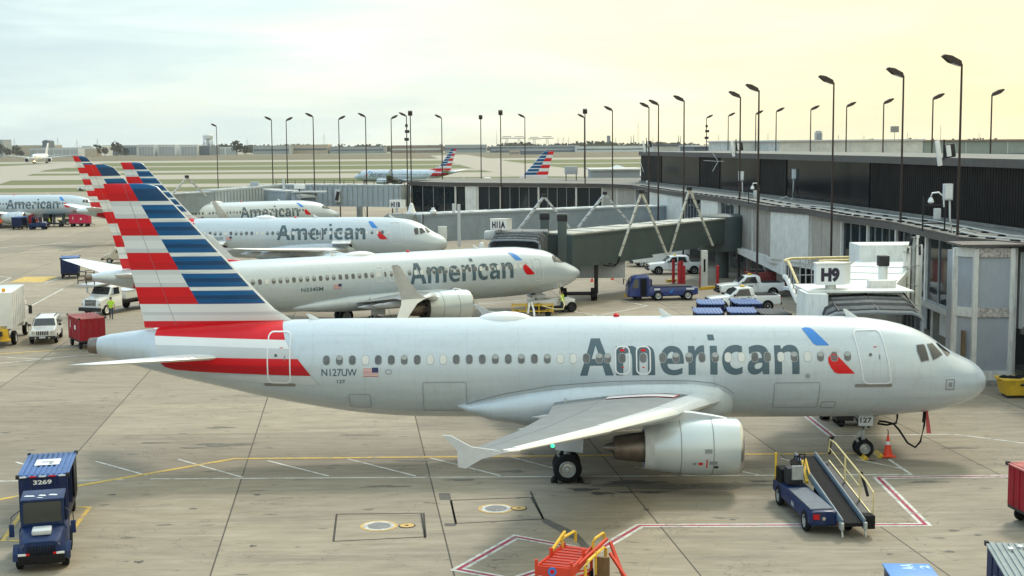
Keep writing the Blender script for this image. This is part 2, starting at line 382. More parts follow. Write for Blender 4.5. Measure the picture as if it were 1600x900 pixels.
FARR = mat('far_runway',(.36,.36,.31),.9,0,.15,.01)
mb = MB(); mb.poly([(-3500,2250,.1),(3500,2250,.1),(3500,2420,.1),(-3500,2420,.1)], mat('far_grass',(.17,.19,.11),.95,0,.3,.01)); struct('far_runway_verge', mb)

# painted markings
def paintmat(name, c):
    m = bpy.data.materials.new(name); m.use_nodes = True; t = m.node_tree; b = t.nodes['Principled BSDF']
    g = N(t,'ShaderNodeNewGeometry'); f = noise(t, g.outputs['Position'], 2.2, 8, .75)
    cc = ramp(t, f, [(.36,(.25,.235,.205)),(.50,tuple(x*.85 for x in c)),(.62,c)])
    t.links.new(cc, b.inputs['Base Color']); b.inputs['Roughness'].default_value = .75; return m
PW = paintmat('marking_white',(.66,.65,.60)); PY = paintmat('marking_yellow',(.66,.44,.08)); PR = paintmat('marking_red',(.36,.03,.07))
PD = mat('patch_dark',(.115,.105,.09),.9,0,.2,1.5); PL = mat('joint_dark',(.045,.04,.035),.9); PM = mat('patch_mid',(.235,.222,.195),.9,0,.15,2)
def strip(mb, p, q, w, m, z):
    p = Vector((p[0],p[1],z)); q = Vector((q[0],q[1],z)); d = (q-p).normalized(); n = Vector((-d.y,d.x,0))*w/2
    mb.poly([p-n, q-n, q+n, p+n], m)
def pline(mb, pts, w, m, z=.006, ext=.0):
    P = [gr(*p) for p in pts]
    L, Rr = [], []
    for i, p in enumerate(P):
        a = P[max(i-1,0)]; b_ = P[min(i+1,len(P)-1)]; n = Vector((0,0,0))
        if i > 0: d = (p-a).normalized(); n += Vector((-d.y,d.x,0))
        if i < len(P)-1: d = (b_-p).normalized(); n += Vector((-d.y,d.x,0))
        n.normalize()
        if 0 < i < len(P)-1:
            d = (p-a).normalized(); c = max(.35, n.dot(Vector((-d.y,d.x,0)))); n = n/c
        L.append(Vector((p.x,p.y,z))+n*w/2); Rr.append(Vector((p.x,p.y,z))-n*w/2)
    for i in range(len(P)-1): mb.poly([L[i],L[i+1],Rr[i+1],Rr[i]], m)
mb = MB()
pline(mb, [(-60,791),(366,717),(1345,708.5)], .26, PY, .010)
pline(mb, [(-60,752.5),(193,750)], .13, PW); pline(mb, [(235,748.5),(1424,741.5),(1389,718)], .13, PW)
for a, b_ in (((25,722),(72,737)),((150,721),(229,743)),((279,718),(379,746)),((418,720),(514,744)),((543,717),(650,744)),((672,715.5),(782,743.5)),((797,714),(905,742)),((992,730),(1082,744)),((1150,735),(1185,742)),((1338,718),(1411,732.5)),((1220,716),(1300,740))):
    pline(mb, [a,b_], .12, PW, .008)
pline(mb, [(1301,681),(1345,680.5),(1490,678.5),(1605,693)], .14, PW)
struct('stand_markings', mb)
mb = MB()
def rw(pts, w=.40):
    pline(mb, pts, w, PW, .007); pline(mb, pts, w*.36, PR, .012)
rw([(1620,743.5),(1372,746.5),(1446,820),(1000,821.5),(912,873),(800,935)])
rw([(900,856),(806,839),(716,890),(800,906),(880,880)])
rw([(1258,648),(1300,681)])
struct('red_and_white_markings', mb)
mb = MB()
pline(mb, [(60,790),(140,793),(101,845),(4,845),(42,790),(60,790)], .16, PY, .008)
pline(mb, [(-10,553.5),(60,549),(150,543),(230,534)], .24, PY)
pline(mb, [(-10,557),(80,562)], .13, PW); pline(mb, [(-10,569),(110,556.5),(240,548)], .13, PW)
pline(mb, [(22,492),(99,451)], .16, PW); pline(mb, [(25,497),(110,491)], .14, PW); pline(mb, [(20,453),(75,451),(108,450)], .13, PW)
pline(mb, [(0,432),(17,434),(-8,446)], .16, PW); pline(mb, [(70,442),(90,436)], .16, PW)
mb.poly([gr(15,441,.006), gr(66,441,.006), gr(92,432,.006), gr(38,432.5,.006)], PY)
pline(mb, [(-10,388),(60,383),(110,379)], .35, PW)
pline(mb, [(860,470),(905,469),(970,470),(1012,478),(940,492),(880,500)], .16, PW); pline(mb, [(740,476),(850,466),(905,469)], .14, PW); pline(mb, [(880,484),(935,493)], .14, PW)
pline(mb, [(560,505),(700,495),(830,486)], .14, PW)
struct('left_stand_markings', mb)
OIL = mat('oil_stain',(.075,.068,.058),.7,0,.35,3); OIL2 = mat('oil_stain_faint',(.135,.122,.10),.8,0,.3,3)
mb = MB()
def blob(px, py, rx, ry, m, z, n=26):
    g = gr(px,py); ph = [random.uniform(0,6.28) for _ in range(5)]
    mb.poly([(g.x+rx*math.cos(a)*q, g.y+ry*math.sin(a)*q, z) for a, q in ((2*math.pi*k/n, 1+.22*math.sin(3*2*math.pi*k/n+ph[0])+.16*math.sin(5*2*math.pi*k/n+ph[1])+.1*math.sin(9*2*math.pi*k/n+ph[2])) for k in range(n))], m)
for i, (px, py, rx, ry, d) in enumerate(((990,754,1.15,.33,1),(960,757,.5,.2,1),(912,765,.55,.25,1),(940,771,.45,.2,1),(978,769,.4,.13,1),(1020,769,.6,.18,1),(800,737,.6,.2,0),(395,853,.12,.1,1),(388,748,.12,.09,1),(175,773,.16,.1,1),(402,773,.14,.1,1),(302,795,.15,.08,1),(217,878,.16,.12,1),(345,668,.7,.18,0),(350,695,1.3,.35,0),(240,692,.6,.15,0),(1490,829,.18,.12,1),(1528,836,.12,.08,1),(1483,862,.16,.1,1),(1450,753,.7,.15,0),(1190,752,.5,.15,1),(1390,866,.1,.07,1),(1010,796,.12,.09,1),(1145,812,.1,.07,1),(560,680,.8,.12,0),(300,700,.5,.12,0),(1080,760,3.2,.5,0),(720,750,.6,.15,0),(600,760,.9,.15,0),(1500,700,.8,.15,0),(650,720,.8,.2,0))):
    blob(px, py, rx, ry, OIL if d else OIL2, .0042+.00012*i)
struct('oil_stains', mb, sharp=None)
# repaired patches, pit covers
mb = MB()
mb.poly([gr(x,y,.005) for x, y in ((685,770.5),(703,770.5),(705,781),(687,781))], PD)
mb.poly([gr(x,y,.005) for x, y in ((694,817.5),(711,817.5),(712,822),(695,822))], PD)
mb.poly([gr(x,y,.005) for x, y in ((846,808),(858,812),(888,826),(903,834),(918,850),(925,858),(912,858),(898,843),(880,834),(848,816))], PD)
for pts in (((704,782),(830,777),(849,811),(713,818),(704,782)),((705,782),(712,820)),((829,768),(849,811)),((526,803.5),(662,802),(665,839),(521,846),(526,803.5)),((658,803),(664,841)),((911,857),(930,870))):
    pline(mb, pts, .07, PL, .006)
struct('pavement_repairs', mb)
STEELC = mat('pit_cover_steel',(.22,.22,.215),.55,.4,.3,6); PYD = mat('pit_ring_yellow',(.55,.36,.12),.8,0,.25,5)
def pit(px, py, px2, r, r2, label):
    g = gr(px,py); o = thing('pit_cover', label, 'pit cover', (g.x,g.y,0), 0, 'round covers in the pavement'); mb = MB()
    def disc(cx, cy, ra, z, m, n=40): mb.poly([(cx+ra*math.cos(2*math.pi*k/n), cy+ra*math.sin(2*math.pi*k/n), z) for k in range(n)], m)
    disc(0,0,r*1.28,.010,PYD); disc(0,0,r*1.08,.014,PW); disc(0,0,r*.8,.018,STEELC); mb.build('main_cover', o)
    mb = MB(); dx = gx(px2, g.y)-g.x
    disc(dx,0,r2,.020,PL); disc(dx,0,r2*.88,.024,PYD); disc(dx,0,r2*.22,.028,PL); mb.build('small_cover', o)
pit(592,822,630,.52,.30,'round steel pit cover ringed white and yellow, the nearer and left of the two')
pit(775,795,808,.52,.30,'round steel pit cover ringed white and yellow, nearer the parked airliner wheels')

# ---------------------------------------------------------------- far background
FARTREE = [mat('far_foliage_%s'%n,c,.95,0,.25,.3) for n, c in (('dark',(.05,.06,.035)),('mid',(.075,.08,.045)),('brown',(.11,.08,.055)))]
TRUNK = mat('trunk_bark',(.06,.05,.04),.9)
def clump(mb, c, rx, rz_, n, q, mats):
    for _ in range(n):
        u = random.random()**.4; th = random.uniform(0,2*math.pi); ph = math.acos(random.uniform(-.9,1))
        p = Vector((c[0]+rx*u*math.sin(ph)*math.cos(th), c[1]+rx*u*math.sin(ph)*math.sin(th), c[2]+rz_*u*math.cos(ph)))
        a = Vector((random.uniform(-1,1),random.uniform(-.4,.4),random.uniform(-.4,1))).normalized()*q*random.uniform(.5,1)
        b_ = a.cross(Vector((random.uniform(-.5,.5),1,random.uniform(-.5,.5)))).normalized()*q*random.uniform(.5,1)
        mb.poly([p-a,p-b_*.7,p+a*.9,p+b_], random.choice(mats))
mb = MB()
for k in range(1500):
    Y = random.uniform(2520,2900); X = random.uniform(-1150,1200)
    px = 800+F*X/Y; base = 12.5+2.2*math.sin(X*.01)+1.8*math.sin(X*.043+1)
    if px < 250: base -= 3
    h = base*random.uniform(.75,1.25)
    clump(mb, (X,Y,h*.55), h*random.uniform(.8,1.5), h*.46, 18, h*.22, FARTREE[:2] if random.random() < .8 else FARTREE)
struct('distant_woods', mb, 'stuff', None)
# single trees before the hangars
for i, (px, Y, h, m, lb) in enumerate(((9,2180,22,2,'russet round tree at the far left horizon beside the hangars'),(22,2180,15,1,'small dark green tree right of the russet tree on the left horizon'),(35,2180,19,1,'olive round tree left of the taxiing white airliner'),(43,2170,11,0,'small dark bush left of the long white hangar'),(160,2200,20,1,'green tree before the low pale shed on the left horizon'),(172,2210,15,2,'brown thin tree near the low pale shed'),(190,2200,24,2,'tall brown bare tree left of the big white hangars'),(204,2210,14,0,'low dark tree right beside the brown bare tree'),(376,2150,24,0,'dark spreading tree right of the water tower'),(390,2170,15,1,'lower green tree right of the dark spreading tree'))):
    X = gx(px,Y); t = thing('tree', lb, 'tree', (X,Y,0), 0, 'trees before the far hangars')
    mb = MB(); mb.cyl((0,0,0),(0,0,h*.6),.5,TRUNK,.2,6); mb.build('trunk', t)
    mb = MB(); clump(mb, (0,0,h*.58), h*.42, h*.42, 130, h*.10, [FARTREE[m], FARTREE[0]]); mb.build('crown', t, None)
HW = mat('hangar_white',(.55,.58,.60),.7,0,.1,.02); HG = mat('hangar_grey',(.30,.33,.36),.7,0,.1,.02); HB = mat('hangar_beige',(.42,.36,.29),.8,0,.12,.02)
HD = mat('hangar_dark',(.10,.13,.17),.6,0,.1,.02); HR = mat('hangar_brown',(.24,.18,.15),.8,0,.1,.02)
def far_building(px0, px1, ytop, Y, wallm, roofm, label, depth=60, doors=0, band=None, gable=0):
    a = at(px0,ytop,Y); b_ = at(px1,ytop,Y); w = b_.x-a.x; h = max(2.0,(a.z+b_.z)/2)
    t = thing('far_building', label, 'building', ((a.x+b_.x)/2, Y+depth/2, 0), 0, 'low buildings along the horizon')
    mb = MB(); mb.box((0,0,h/2-.5),(w,depth,h+1-.01),wallm)
    mb.build('wall', t)
    mb = MB(); mb.box((0,0,h+.35),(w*1.01,depth*1.01,.7),roofm)
    if gable:
        mb.prism([(-w/2,-depth/2,h+.7),(w/2,-depth/2,h+.7),(0,-depth/2,h+.7+gable)],(0,depth,0),roofm)
    mb.build('roof', t)
    for k in range(doors):
        mb = MB(); cw = w/doors; mb.box((-w/2+cw*(k+.5),-depth/2-.15,h*.42),(cw*.86,.3,h*.84),HG if wallm is HW else HD); 
        for j in range(1,5): mb.box((-w/2+cw*(k+.07+.86*j/5),-depth/2-.35,h*.42),(.5,.2,h*.84),wallm)
        mb.build('hangar_door', t)
    if band:
        mb = MB(); mb.box((0,-depth/2-.2,h*.5),(w*.97,.3,h*.22),band); mb.build('window_band', t)
    return t
FB = [
 (-30,4,219,2300,HG,HG,'grey tower block cut off by the left edge on the horizon',40,0,None,0),
 (14,80,227.5,2450,HB,HW,'long pale shed behind the trees on the far left horizon',60,0,None,0),
 (46,122,231.5,2200,HW,HG,'long white hangar with grey doors behind the taxiing white airliner',60,6,None,0),
 (66,76,221,2420,HD,HD,'dark square tower block rising over the long white hangar',30,0,HG,2),
 (128,160,228.5,2350,HW,HW,'flat white shed left of the grey hangars',60,0,HG,0),
 (132,150,233,2190,HB,HW,'small pale gabled shed at the foot of the flat white shed',30,0,None,5),
 (160,186,227.5,2420,HG,HG,'blue grey hangar with flat roof left of the big white ones',60,2,None,0),
 (190,214,227.5,2430,HG,HG,'grey hangar partly behind the brown bare tree',60,1,None,0),
 (215,241,226.8,2250,HW,HW,'big white hangar, leftmost of the row of three',80,1,None,0),
 (246,274,226.8,2250,HW,HW,'big white hangar, middle of the row of three',80,1,None,0),
 (281,309,226.8,2250,HW,HW,'big white hangar, rightmost of the row of three',80,1,None,0),
 (310,327,228.5,2260,HD,HG,'dark open hangar between the white hangars and the water tower',80,3,None,0),
 (332,372,230,2400,HW,HG,'low white shed right of the water tower',40,2,None,0),
 (395,452,228,2450,HG,HB,'long grey terminal shed with tan roof beyond the runways',50,0,HD,0),
 (454,512,226.5,2500,HB,HB,'long tan hall left of centre on the horizon',60,0,HD,0),
 (515,600,229.5,2500,HG,HR,'low grey warehouse with brown roof on the horizon',60,0,HD,0),
 (610,690,227.5,2480,HR,HG,'brown grey warehouse behind the taxiing jet in the distance',60,0,HW,0),
 (695,760,226.5,2450,HG,HW,'pale grey warehouse behind the striped tail on the horizon',60,0,HD,0),
 (796,812,236,1850,HB,HB,'small tan pump house standing in the airfield grass',20,0,HD,0),
 (813,855,235.5,1900,HD,HG,'small dark airfield shed with pale roof behind the lone striped tail',30,3,None,0),
 (765,905,228.8,2350,HD,HW,'very long dark blue cargo hall with white roof',60,0,HG,0),
 (900,1020,228.5,2300,HW,HG,'very long pale cargo hall with dark band left of the black terminal storey',60,0,HD,0),
]
for a in FB: far_building(*a[:6], a[6], a[7], a[8], a[9], a[10])
# water tower
Y = 2300; X = gx(332,Y); t = thing('water_tower','white water tower on thin legs standing on the left horizon','water tower',(X,Y,0))
mb = MB(); zt = at(332,209,Y).z
for k in range(6):
    a = k*math.pi/3; mb.cyl((9*math.cos(a),9*math.sin(a),0),(7*math.cos(a),7*math.sin(a),zt-9),.6,HG,n=6)
mb.cyl((0,0,0),(0,0,zt-9),1.2,HG,n=8)
for zz in (10,20): mb.tube([(8.3*math.cos(a*math.pi/6),8.3*math.sin(a*math.pi/6),zz) for a in range(13)],.35,HG,5)
mb.build('legs', t)
mb = MB(); mb.revolve((0,0,zt-10),(0,0,1),[(0,2),(1,7),(3,8.6),(7,8.6),(9.5,6),(10.5,0)],HW,20); mb.build('tank', t)
# slender city tower and masts on the horizon
Y = 4200; X = gx(1275,Y); zt = at(1275,204.5,Y).z; t = thing('office_tower','pale hazy office tower alone on the right horizon','tower',(X,Y,0))
mb = MB(); mb.box((0,0,zt*.45),(20,20,zt*.9),HG); mb.box((0,0,zt*.95),(15,15,zt*.1),HG); mb.build('wall', t)
mb = MB(); mb.box((0,-10.3,zt*.45),(14,.4,zt*.8),HD); mb.build('window_band', t)
Y = 4300; X = gx(951,Y); zt = at(951,212.5,Y).z
t = thing('office_block','small dark office block on the horizon right of centre','tower',(X,Y,0)); mb = MB(); mb.box((0,0,zt/2),(10,12,zt),HD); mb.build('wall',t)
mb = MB(); mb.box((0,0,zt+.6),(11,13,1.2),HG); mb.build('roof',t)
HZ = [(868,203),(918,209),(1052,214),(1080,211),(984,210),(1121,206)]
masts = [(776,205,1),(997,187,0),(792,216,2),(811,216,2),(835,217,2),(855,216,2),(872,214,0),(880,213,0),(888,214,0),(986,212,3),(990,211,3),(962,215,0),(1020,214,0),(1060,211,3),(1063,212,3),(1123,208,0),(1200,208,0),(1398,202,4),(1418,206,0),(1470,194,0),(1530,206,0),(90,214,0),(22,215,0),(506,208,0),(386,216,0),(1310,210,0),(1350,210,0),(1156,210,0),(120,217,0),(152,216,0)]
MASTM = mat('mast_grey',(.25,.24,.24),.6,0,.1,.1)
kindword = {0:'thin hazy radio mast',1:'thin tall radio mast',2:'steel lattice light mast with wide top',3:'slim hazy chimney mast',4:'stout floodlight mast with square head'}
masts.sort(); 
ordn = ['first','second','third','fourth','fifth','sixth','seventh','eighth','ninth','tenth','eleventh','twelfth','thirteenth','fourteenth','fifteenth','sixteenth','seventeenth','eighteenth','nineteenth','twentieth','twenty first','twenty second','twenty third','twenty fourth','twenty fifth','twenty sixth','twenty seventh','twenty eighth','twenty ninth','thirtieth','thirty first','thirty second','thirty third','thirty fourth','thirty fifth']
for i, (px, yt, k) in enumerate(masts):
    Y = 3300 if k != 2 else 2150
    if k == 4: Y = 900
    p = at(px, yt, Y); t = thing('radio_mast', '%s on the horizon, %s mast from the left'%(kindword[k], ordn[i]), 'mast', (p.x,Y,0), 0, 'masts along the horizon')
    mb = MB(); w = {0:.55,1:.6,2:.5,3:1.2,4:.4}[k]*(1.5 if Y > 3000 else 1)
    if k == 2:
        for sx in (-1,1): mb.bar((sx*3,0,0),(sx*1.2,0,p.z),w,w,MASTM)
        for j in range(7): z0 = p.z*j/7; z1 = p.z*(j+1)/7; mb.bar((-3+1.8*j/7,0,z0),(3-1.8*(j+1)/7,0,z1),.4,.4,MASTM)
        mb.box((0,0,p.z),(20,2,1.2),MASTM); mb.box((0,0,p.z+2.5),(14,2,1.0),MASTM)
    else:
        mb.cyl((0,0,0),(0,0,p.z),w,MASTM,w*.4,6)
        if k == 4: mb.box((0,0,p.z),(5,2,4),MASTM)
        if k == 0:
            for s_ in (-1,1): mb.bar((s_*9,0,p.z*.2),(0,0,p.z*.9),.25,.25,MASTM)
    mb.build('mast', t)
# ---------------------------------------------------------------- airliners
def pchip(xs, ys):
    n = len(xs); h = [xs[i+1]-xs[i] for i in range(n-1)]; d = [(ys[i+1]-ys[i])/h[i] for i in range(n-1)]; m = [d[0]]+[0]*(n-2)+[d[-1]]
    for i in range(1,n-1):
        if d[i-1]*d[i] > 0: w1 = 2*h[i]+h[i-1]; w2 = h[i]+2*h[i-1]; m[i] = (w1+w2)/(w1/d[i-1]+w2/d[i])
    def f(x):
        x = min(max(x,xs[0]),xs[-1]); i = 0
        while i < n-2 and x > xs[i+1]: i += 1
        t = (x-xs[i])/h[i]; return (2*t**3-3*t*t+1)*ys[i]+(t**3-2*t*t+t)*h[i]*m[i]+(-2*t**3+3*t*t)*ys[i+1]+(t**3-t*t)*h[i]*m[i+1]
    return f
DA = 57.55                       # distance of the nearest airliner's centreline
NX = gx(1540, DA)
def zA(px, py, Y=DA): return at(px, py, Y).z
def sA(px, Y=DA): return NX - gx(px, Y)
A320P = []                       # s, z top, z bottom, half width
for px, yt, yb, w in ((1540,592,592,0),(1538,582,603,.55),(1533,574.5,611,.85),(1524,566,618.5,1.10),(1508,557.5,626.5,1.36),(1490,549,632,1.55),(1472,538,637,1.70),(1450,523,641,1.81),(1417,508.5,644.5,1.91),(1375,499,647.5,1.96),(1325,494.3,649,1.975),(1200,493,650,1.975),(900,494.5,650,1.975),(650,497,649,1.975),(575,497.5,644.5,1.95),(500,498.5,634.5,1.88),(450,500,626,1.78),(400,502,616.5,1.62),(350,505,604.5,1.42),(300,508.5,594,1.18),(250,512.5,582,.95),(210,516.5,571.5,.75),(170,522,560,.50),(151,527,553.5,.37)):
    A320P.append((sA(px), zA(px,yt), zA(px,yb), w))
A320P[0] = (0,)+A320P[0][1:]
B737P = [(0,3.06,3.06,0),(.08,3.22,2.88,.30),(.3,3.38,2.66,.58),(.8,3.66,2.32,.95),(1.5,3.97,2.02,1.26),(2.1,4.30,1.86,1.45),(2.7,4.68,1.76,1.60),(3.4,4.98,1.65,1.72),(4.5,5.20,1.55,1.82),(6.2,5.38,1.48,1.88),(8,5.42,1.44,1.88),(20,5.42,1.44,1.88),(25,5.42,1.46,1.88),(27.5,5.42,1.72,1.86),(30,5.40,2.22,1.74),(32.5,5.36,2.85,1.50),(35,5.30,3.52,1.16),(37,5.22,4.02,.82),(38.4,5.12,4.38,.50),(39.1,5.0,4.58,.32)]
class Hull:
    def __init__(s, rows):
        s.rows = rows; ts = [math.sqrt(max(r[0],0)) for r in rows]
        s.ft = pchip(ts,[r[1] for r in rows]); s.fb = pchip(ts,[r[2] for r in rows]); s.fw = pchip(ts,[r[3] for r in rows]); s.L = rows[-1][0]
    def sec(s, x):
        t = math.sqrt(max(x,0)); return s.ft(t), s.fb(t), s.fw(t)
    def pt(s, x, z, side, e=.006):
        zt, zb, w = s.sec(x); zm = (zt+zb)/2; h = max((zt-zb)/2,1e-3); v = max(-1,min(1,(z-zm)/h)); y = w*math.sqrt(1-v*v)
        n = Vector((0, y/max(w*w,1e-3), v/h)); n.normalize()
        return Vector((x, side*(y+n.y*e), zm+v*h+n.z*e))
def conform(mb, polys, hull, side, mats, e=.006, ds=.5, dz=.12, flip=False, xf=None):
    """polys: list of (list of (s,z), material). cut into small cells and laid on the hull"""
    b = bmesh.new(); ml = []
    for pts, m in polys:
        if m not in ml: ml.append(m)
        vs = [b.verts.new((p[0],p[1],0)) for p in pts]
        try: f = b.faces.new(vs); f.material_index = ml.index(m)
        except ValueError: pass
    cut_and_map(mb, b, ml, hull, side, e, ds, dz, xf)
def cut_and_map(mb, b, ml, hull, side, e, ds, dz, xf=None):
    bmesh.ops.triangulate(b, faces=b.faces[:])
    for ax, st in ((0,ds),(1,dz)):
        lo = min(v.co[ax] for v in b.verts); hi = max(v.co[ax] for v in b.verts); k = math.floor(lo/st)+1
        while k*st < hi:
            co = Vector((0,0,0)); co[ax] = k*st; no = Vector((0,0,0)); no[ax] = 1
            bmesh.ops.bisect_plane(b, geom=b.verts[:]+b.edges[:]+b.faces[:], plane_co=co, plane_no=no, dist=1e-5); k += 1
    mp = {}
    for v in b.verts:
        p = hull.pt(v.co.x, v.co.y, side, e)
        if xf: p = xf(p)
        mp[v] = mb.bm.verts.new(p)
    for f in b.faces:
        vs = [mp[v] for v in f.verts]
        g = mb.face(vs, ml[f.material_index])
        if g:
            g.normal_update()
            if g.normal.y*side < 0: g.normal_flip()
    b.free()
def rrect(cs, cz, w, h, r, n=4, shear=0.0):
    out = []
    for qx, qz, a0 in ((1,1,0),(-1,1,90),(-1,-1,180),(1,-1,270)):
        for k in range(n+1):
            a = R(a0+90*k/n); x = cs+qx*(w/2-r)+r*math.cos(a); z = cz+qz*(h/2-r)+r*math.sin(a)
            out.append((x+shear*(z-cz), z))
    return out
def ring_polys(o, i, m): return [([o[k],o[(k+1)%len(o)],i[(k+1)%len(o)],i[k]], m) for k in range(len(o))]
def NOFIX(name, mb, parent, sharp=50):      # build without recomputing normals (open sheets)
    me = bpy.data.meshes.new(name); mb.bm.to_mesh(me); mb.bm.free()
    for m in mb.mats: me.materials.append(m)
    o = bpy.data.objects.new(name, me); col.objects.link(o); o.parent = parent; return o
def fin_mat(name, zt, band, x_tip, x_slope, edge_w=.0, x0=0):
    """striped fin paint. x is local (forward positive); split line aft/fore runs x = x_tip + (zt-z)*x_slope"""
    m = bpy.data.materials.new(name); m.use_nodes = True; t = m.node_tree; b = t.nodes['Principled BSDF']
    tcn = N(t,'ShaderNodeTexCoord'); s = N(t,'ShaderNodeSeparateXYZ'); t.links.new(tcn.outputs['Object'], s.inputs[0])
    dzv = M(t,'SUBTRACT', zt, s.outputs[2]); k = M(t,'DIVIDE', dzv, band*8.0)     # 0..1 over eight bands
    r_, w_, g_ = (.56,.012,.02), (.66,.69,.72), (.50,.53,.56)
    aft = []
    for i in range(8):
        p = i/8
        if i in (0,2,4,6): aft += [(p,(.60,.004,.010)),(p+.07,(.52,.004,.009))]
        else: aft += [(p,(.57,.60,.63)),(p+.035,(.66,.69,.71)),(p+.09,(.52,.55,.58))]
    fore = []
    for i in range(7):
        p = i/8
        if i: fore.append((p,(.70,.73,.75)))
        q = p+(.027 if i else 0)
        fore += [(q,(.0,.098,.29)),(q+.035,(.0,.047,.145)),(q+.06,(.0,.085,.255))][: (3 if i else 2)]
    fore.append((7/8,(.66,.69,.71))); fore.append((7.4/8,(.52,.55,.58)))
    ca = ramp(t, k, aft, 'CONSTANT'); cf = ramp(t, k, fore[:32], 'CONSTANT')
    # streaky brushwork in the blue
    mp1 = N(t,'ShaderNodeMapping'); mp1.inputs['Scale'].default_value = (.35,.35,5.0); t.links.new(tcn.outputs['Object'], mp1.inputs['Vector'])
    f = noise(t, mp1.outputs[0], 1.3, 5, .6); cf = mix(t, .5, cf, ramp(t, f, [(.3,(.35,.42,.5)),(.7,(1.25,1.2,1.1))]), 'MULTIPLY')
    ca = mix(t, .6, ca, ramp(t, f, [(.3,(.9,.9,.9)),(.7,(1.06,1.06,1.06))]), 'MULTIPLY')
    lim = M(t,'ADD', M(t,'MULTIPLY', dzv, x_slope), x_tip)
    sel = M(t,'GREATER_THAN', s.outputs[0], lim)
    lower = M(t,'LESS_THAN', k, 6.99/8)
    c = mix(t, M(t,'MULTIPLY', sel, lower), ca, cf)
    c = mix(t, M(t,'MULTIPLY', M(t,'GREATER_THAN', k, 7/8), 1), c, ramp(t, k, [(.875,(.66,.69,.71)),(.93,(.52,.55,.58)),(.955,(.64,.67,.69)),(1.0,(.58,.012,.022))], 'CONSTANT'))
    # rudder hinge seam
    sm = M(t,'ABSOLUTE', M(t,'SUBTRACT', s.outputs[0], M(t,'ADD', M(t,'MULTIPLY', dzv, x_slope*.62), x_tip-.25)))
    c = mix(t, M(t,'MULTIPLY', M(t,'LESS_THAN', sm, .018), .5), c, (.12,.12,.14))
    t.links.new(c, b.inputs['Base Color']); b.inputs['Roughness'].default_value = .38; b.inputs['Coat Weight'].default_value = .08; b.inputs['Specular IOR Level'].default_value = .32
    return m
def airfoil(le, te, z, th, y, n=9, up_=1.0):
    """closed section in the x,z plane at span y. le, te are local x (forward positive)"""
    c = le-te; P = []
    xs = [0,.02,.06,.12,.25,.45,.65,.85,1.0]
    for u in xs: P.append((u, 1))
    for u in xs[-2:0:-1]: P.append((u,-1))
    out = []
    for u, sg in P:
        t = 5*th*(.2969*math.sqrt(u)-.126*u-.3516*u*u+.2843*u**3-.1036*u**4)
        out.append(Vector((le-u*c, y, z+sg*t*c*(1.15 if sg > 0 else .85)*up_)))
    return out
